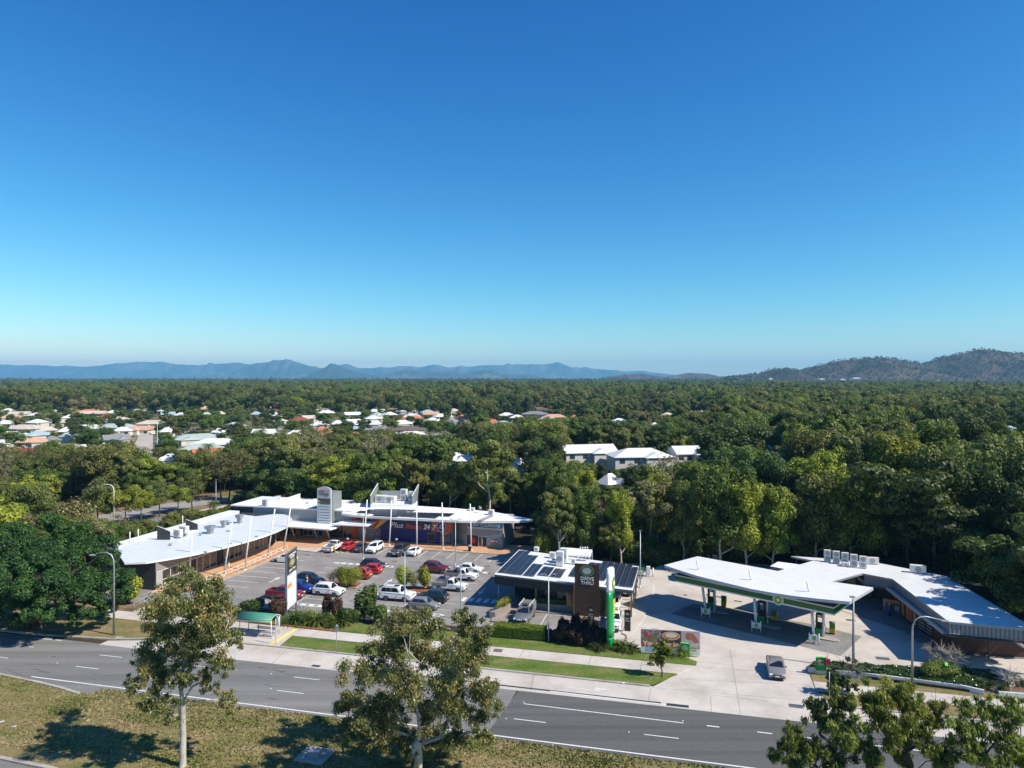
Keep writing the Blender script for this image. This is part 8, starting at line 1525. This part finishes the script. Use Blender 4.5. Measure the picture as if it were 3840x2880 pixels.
# coffee shop frontage
hp0, hp1 = at(1850, 2388, .15), at(2048, 2404, .15); c = (hp0+hp1)/2; shrub('hedge', 'clipped hedge with a yellow green top in front of the coffee shop parking', (c.x, c.y+.7, .15), (hp1-hp0).length, 1.7, 1.35, 'hedge', 26000, .085, 'hedge', boxy=True, lobes=10, rz=math.atan2(hp1.y-hp0.y, hp1.x-hp0.x))
for i, (px, py, w, h) in enumerate(((2062, 2400, 1.5, 1.2), (2095, 2408, 2.4, 1.7), (2140, 2412, 2.6, 2.4), (2185, 2418, 2.4, 1.9), (2225, 2420, 2.2, 1.8), (2265, 2422, 2.0, 1.9), (2115, 2398, 1.6, 2.6), (2165, 2400, 1.5, 2.9), (2200, 2402, 1.4, 2.7), (2245, 2408, 1.4, 2.3))): shrub('cordyline', 'near black leaved cordyline bush in the bed, '+ordn[i]+' counting front row then back', at(px, py, .15), w, w*.7, h, 'red' if i != 0 else 'dark', 2400, .13, lobes=7, group='dark cordylines in front of the coffee shop', droop=-.4, asp=3)
DK = leaf_mat('leaf_near_black', (.012, .008, .009), (.03, .018, .018), (.07, .045, .035), hue=.005)
for o in COL.objects:
    if o.name.startswith('foliage') and o.parent and o.parent.name.startswith('cordyline'): o.data.materials[0] = DK
for i, (px, py, h, lf, lab) in enumerate(((2255, 2438, 1.3, 'frond', 'pale edged agave left of the green price pylon'), (2235, 2432, 1.1, 'frond', 'second agave further left of the price pylon'), (2330, 2436, 1.6, 'green', 'leafy strappy clump right of the price pylon'), (2355, 2440, 1.5, 'frond', 'strappy clump between the pylon and the sapling'), (2312, 2430, 1.4, 'green', 'strappy clump right behind the pylon foot'), (2375, 2444, 1.2, 'green', 'last strappy clump before the billboard'))): strappy('strappy_plant', lab, at(px, py, .15), h, 100, lf, 'strappy plants round the price pylon', .09, 50+i)
strappy('grass_clump', 'round fountain grass clump behind the green pod sign by the billboard', at(2552, 2455, .1), 2.3, 420, 'lime', None, .035, 66, .9)
shrub('shrub', 'yellow shrubs growing along the left planter of the coffee shop', (*W(-24.9, 93.3).to_2d(), .85), 1.1, 5.0, 1.0, 'yellow', 3600, .10, lobes=12, rz=A-.22); shrub('shrub', 'low green hedge in the planter under the coffee shop windows', (*W(-18.4, 95.85).to_2d(), .95), 4.8, .8, .55, 'green', 3600, .09, lobes=12, boxy=True, rz=A)
shrub('shrub', 'bright yellow green shrub behind the left end of the coffee shop roof', at(2035, 2125), 2.6, 2, 5.2, 'yellow', 2500, .13, lobes=7)
# beds behind the white wall: thick glossy ground cover, round bush, tufts
rs = np.random.RandomState(5); P4 = [(11.9, 82.3), (12.6, 84.0), (17, 84.4), (24.5, 85.2), (30.4, 86.2), (27.9, 81.0), (20, 82.0)]
N = 26000; uu, vv = rs.uniform(11.5, 31, N*2), rs.uniform(80.5, 86.5, N*2); keep = [i for i in range(N*2) if in_poly(uu[i], vv[i], P4)][:N]; uu, vv = uu[keep], vv[keep]; n = len(uu)
X = uu*UX-vv*UY; Y_ = uu*UY+vv*UX; Z = .45+.28*rs.random(n)+.12*np.sin(uu*2.2)*np.sin(vv*3); nn = rs.normal(size=(n, 3))*.45+[0, 0, .9]; nn /= np.linalg.norm(nn, axis=1)[:, None]; tt = rs.normal(size=(n, 3)); tt -= nn*(tt*nn).sum(1)[:, None]; tt /= np.linalg.norm(tt, axis=1)[:, None]; bb2 = np.cross(nn, tt); P = np.stack([X, Y_, Z], 1); s = .13*(.7+.6*rs.random(n))[:, None]
o = obj_me('ground_cover', np_mesh('ground_cover', np.stack([P-tt*s, P-bb2*s*.6, P+tt*s, P+bb2*s*.6], 1).reshape(-1, 3), np.arange(n*4).reshape(-1, 4), np.repeat(rs.random(n), 4), leaf_mat('leaf_glossy', (.02, .05, .008), (.045, .10, .015), (.10, .18, .04), rough=.3, spec=.7))); o['kind'] = 'stuff'; o['label'] = 'thick glossy green ground cover behind the white garden wall'
shrub('shrub', 'round clipped dark green bush around the narrow green sign', at(3525, 2545, .3), 4.2, 2.6, 1.6, 'green', 7000, .11, lobes=14)
for i, (px, py) in enumerate(((3722, 2545), (3700, 2575), (3750, 2590), (3830, 2570), (3780, 2565))): strappy('grass_clump', ['tufted grass clump, farthest left in the right edge bed', 'low grass clump nearest the gap in the garden wall', 'grass clump directly behind the short white wall', 'grass clump at the very right edge', 'grass clump beside the small bare tree'][i], at(px, py, .2), 1.1, 140, 'frond', 'grass clumps in the right bed', .04, 90+i)
# garden strip behind the left wing
k = 0
for i in range(26):
    f = i/25; px = 440+f*440; py = 2032-f*112+rs.uniform(-10, 10)
    if px > 860: py = 1925
    w = rs.uniform(2.2, 3.8); shrub('shrub', 'green garden shrub behind the left wing, '+o_n(i)+' from the left', at(px, py), w, w*.8, rs.uniform(1.5, 2.8), ['green', 'olive', 'lime', 'green'][i % 4], 1500, .15, lobes=7, group='garden shrubs behind the left wing', stems=False, seed=300+i)
# red leaved almond above the fig and undergrowth along the bush edge
for i, (px, py, h, lf) in enumerate(((250, 2030, 7.5, 'gumr'), (120, 2010, 8.5, 'gum'), (30, 2010, 8.0, 'gumr'))): p = at(px, py); shrub('almond_tree', ['reddish leaved almond tree behind the fig, nearest the side street', 'olive almond tree directly behind the fig crown', 'reddish almond tree at the left edge behind the fig'][i], (p.x, p.y, 0), 9, 7, h, lf, 7000, .26, 'tree', 'almond trees behind the fig', lobes=16, z0=.35)
edge = [(2075, 2060), (2090, 2078), (2080, 2090), (2130, 2075), (2260, 2085), (2330, 2100), (2370, 2120), (2430, 2118), (2480, 2125), (2520, 2115), (2580, 2108), (2640, 2100), (2720, 2112), (2790, 2122), (2860, 2120), (2960, 2080), (3040, 2072), (3130, 2078), (3230, 2085), (3330, 2100), (3420, 2120), (3500, 2135), (3570, 2150), (3620, 2190), (3680, 2230), (3740, 2270), (3790, 2310), (3840, 2340), (3870, 2420), (1780, 1975), (1650, 1965), (1180, 1940), (1100, 1930), (1020, 1920)]
for i, (px, py) in enumerate(edge):
    p = at(px, py); w = rs.uniform(4.5, 7); h = rs.uniform(3.2, 5.5); shrub('undergrowth_bush', 'shaded undergrowth bush along the bush edge, '+o_n(i)+' of the edge row', (p.x, p.y+2, 0), w, w*.7, h, ['dark', 'green', 'dark', 'olive'][i % 4], 3200, .22, 'bush', 'undergrowth along the bush edge', lobes=10, z0=.1, stems=False, seed=500+i)

# tufts of dry and green grass over the near median and its ragged edge
rs = np.random.RandomState(15); N = 120000; uu = rs.uniform(-92, 34, N); vv = 60.42-11.5*rs.random(N)**1.35+.1*rs.normal(size=N); lim = np.where(uu < -58, np.minimum(60.7, 58.9+(-58-uu)*.17), 60.45+.06*np.sin(uu*2.1)); m = vv < lim; uu, vv = uu[m], vv[m]; n = len(uu)
X = uu*UX-vv*UY; Y_ = uu*UY+vv*UX; pat = np.array([noise.fractal(Vector((a*.16, b*.4, 2.0)), 1.0, 2.0, 3) for a, b in zip(uu[::1], vv[::1])]); keep = rs.random(n) < .5+.5*pat; X, Y_, pat = X[keep], Y_[keep], pat[keep]; n = len(X)
a = rs.random(n)*6.28; h = .05+.07*rs.random(n)+.04*np.clip(pat, 0, 1); w = .07+.07*rs.random(n); dx, dy = np.cos(a)*w, np.sin(a)*w; lx, ly = rs.normal(size=n)*.05, rs.normal(size=n)*.05; z0 = np.full(n, .06)
V = np.stack([np.stack([X-dx, Y_-dy, z0], 1), np.stack([X+dx, Y_+dy, z0], 1), np.stack([X+dx*.5+lx, Y_+dy*.5+ly, z0+h], 1), np.stack([X-dx*.5+lx, Y_-dy*.5+ly, z0+h], 1)], 1).reshape(-1, 3)
tn = np.repeat(np.clip(.5-.75*pat+.12*rs.normal(size=n), 0, 1), 4)
o = obj_me('grass', np_mesh('grass', V, np.arange(n*4).reshape(-1, 4), tn, leaf_mat('grass_blades', (.11, .13, .032), (.19, .17, .07), (.29, .225, .125), trans=.1, hue=0))); o['kind'] = 'stuff'; o['label'] = 'dry patchy grass tufts on the near median'
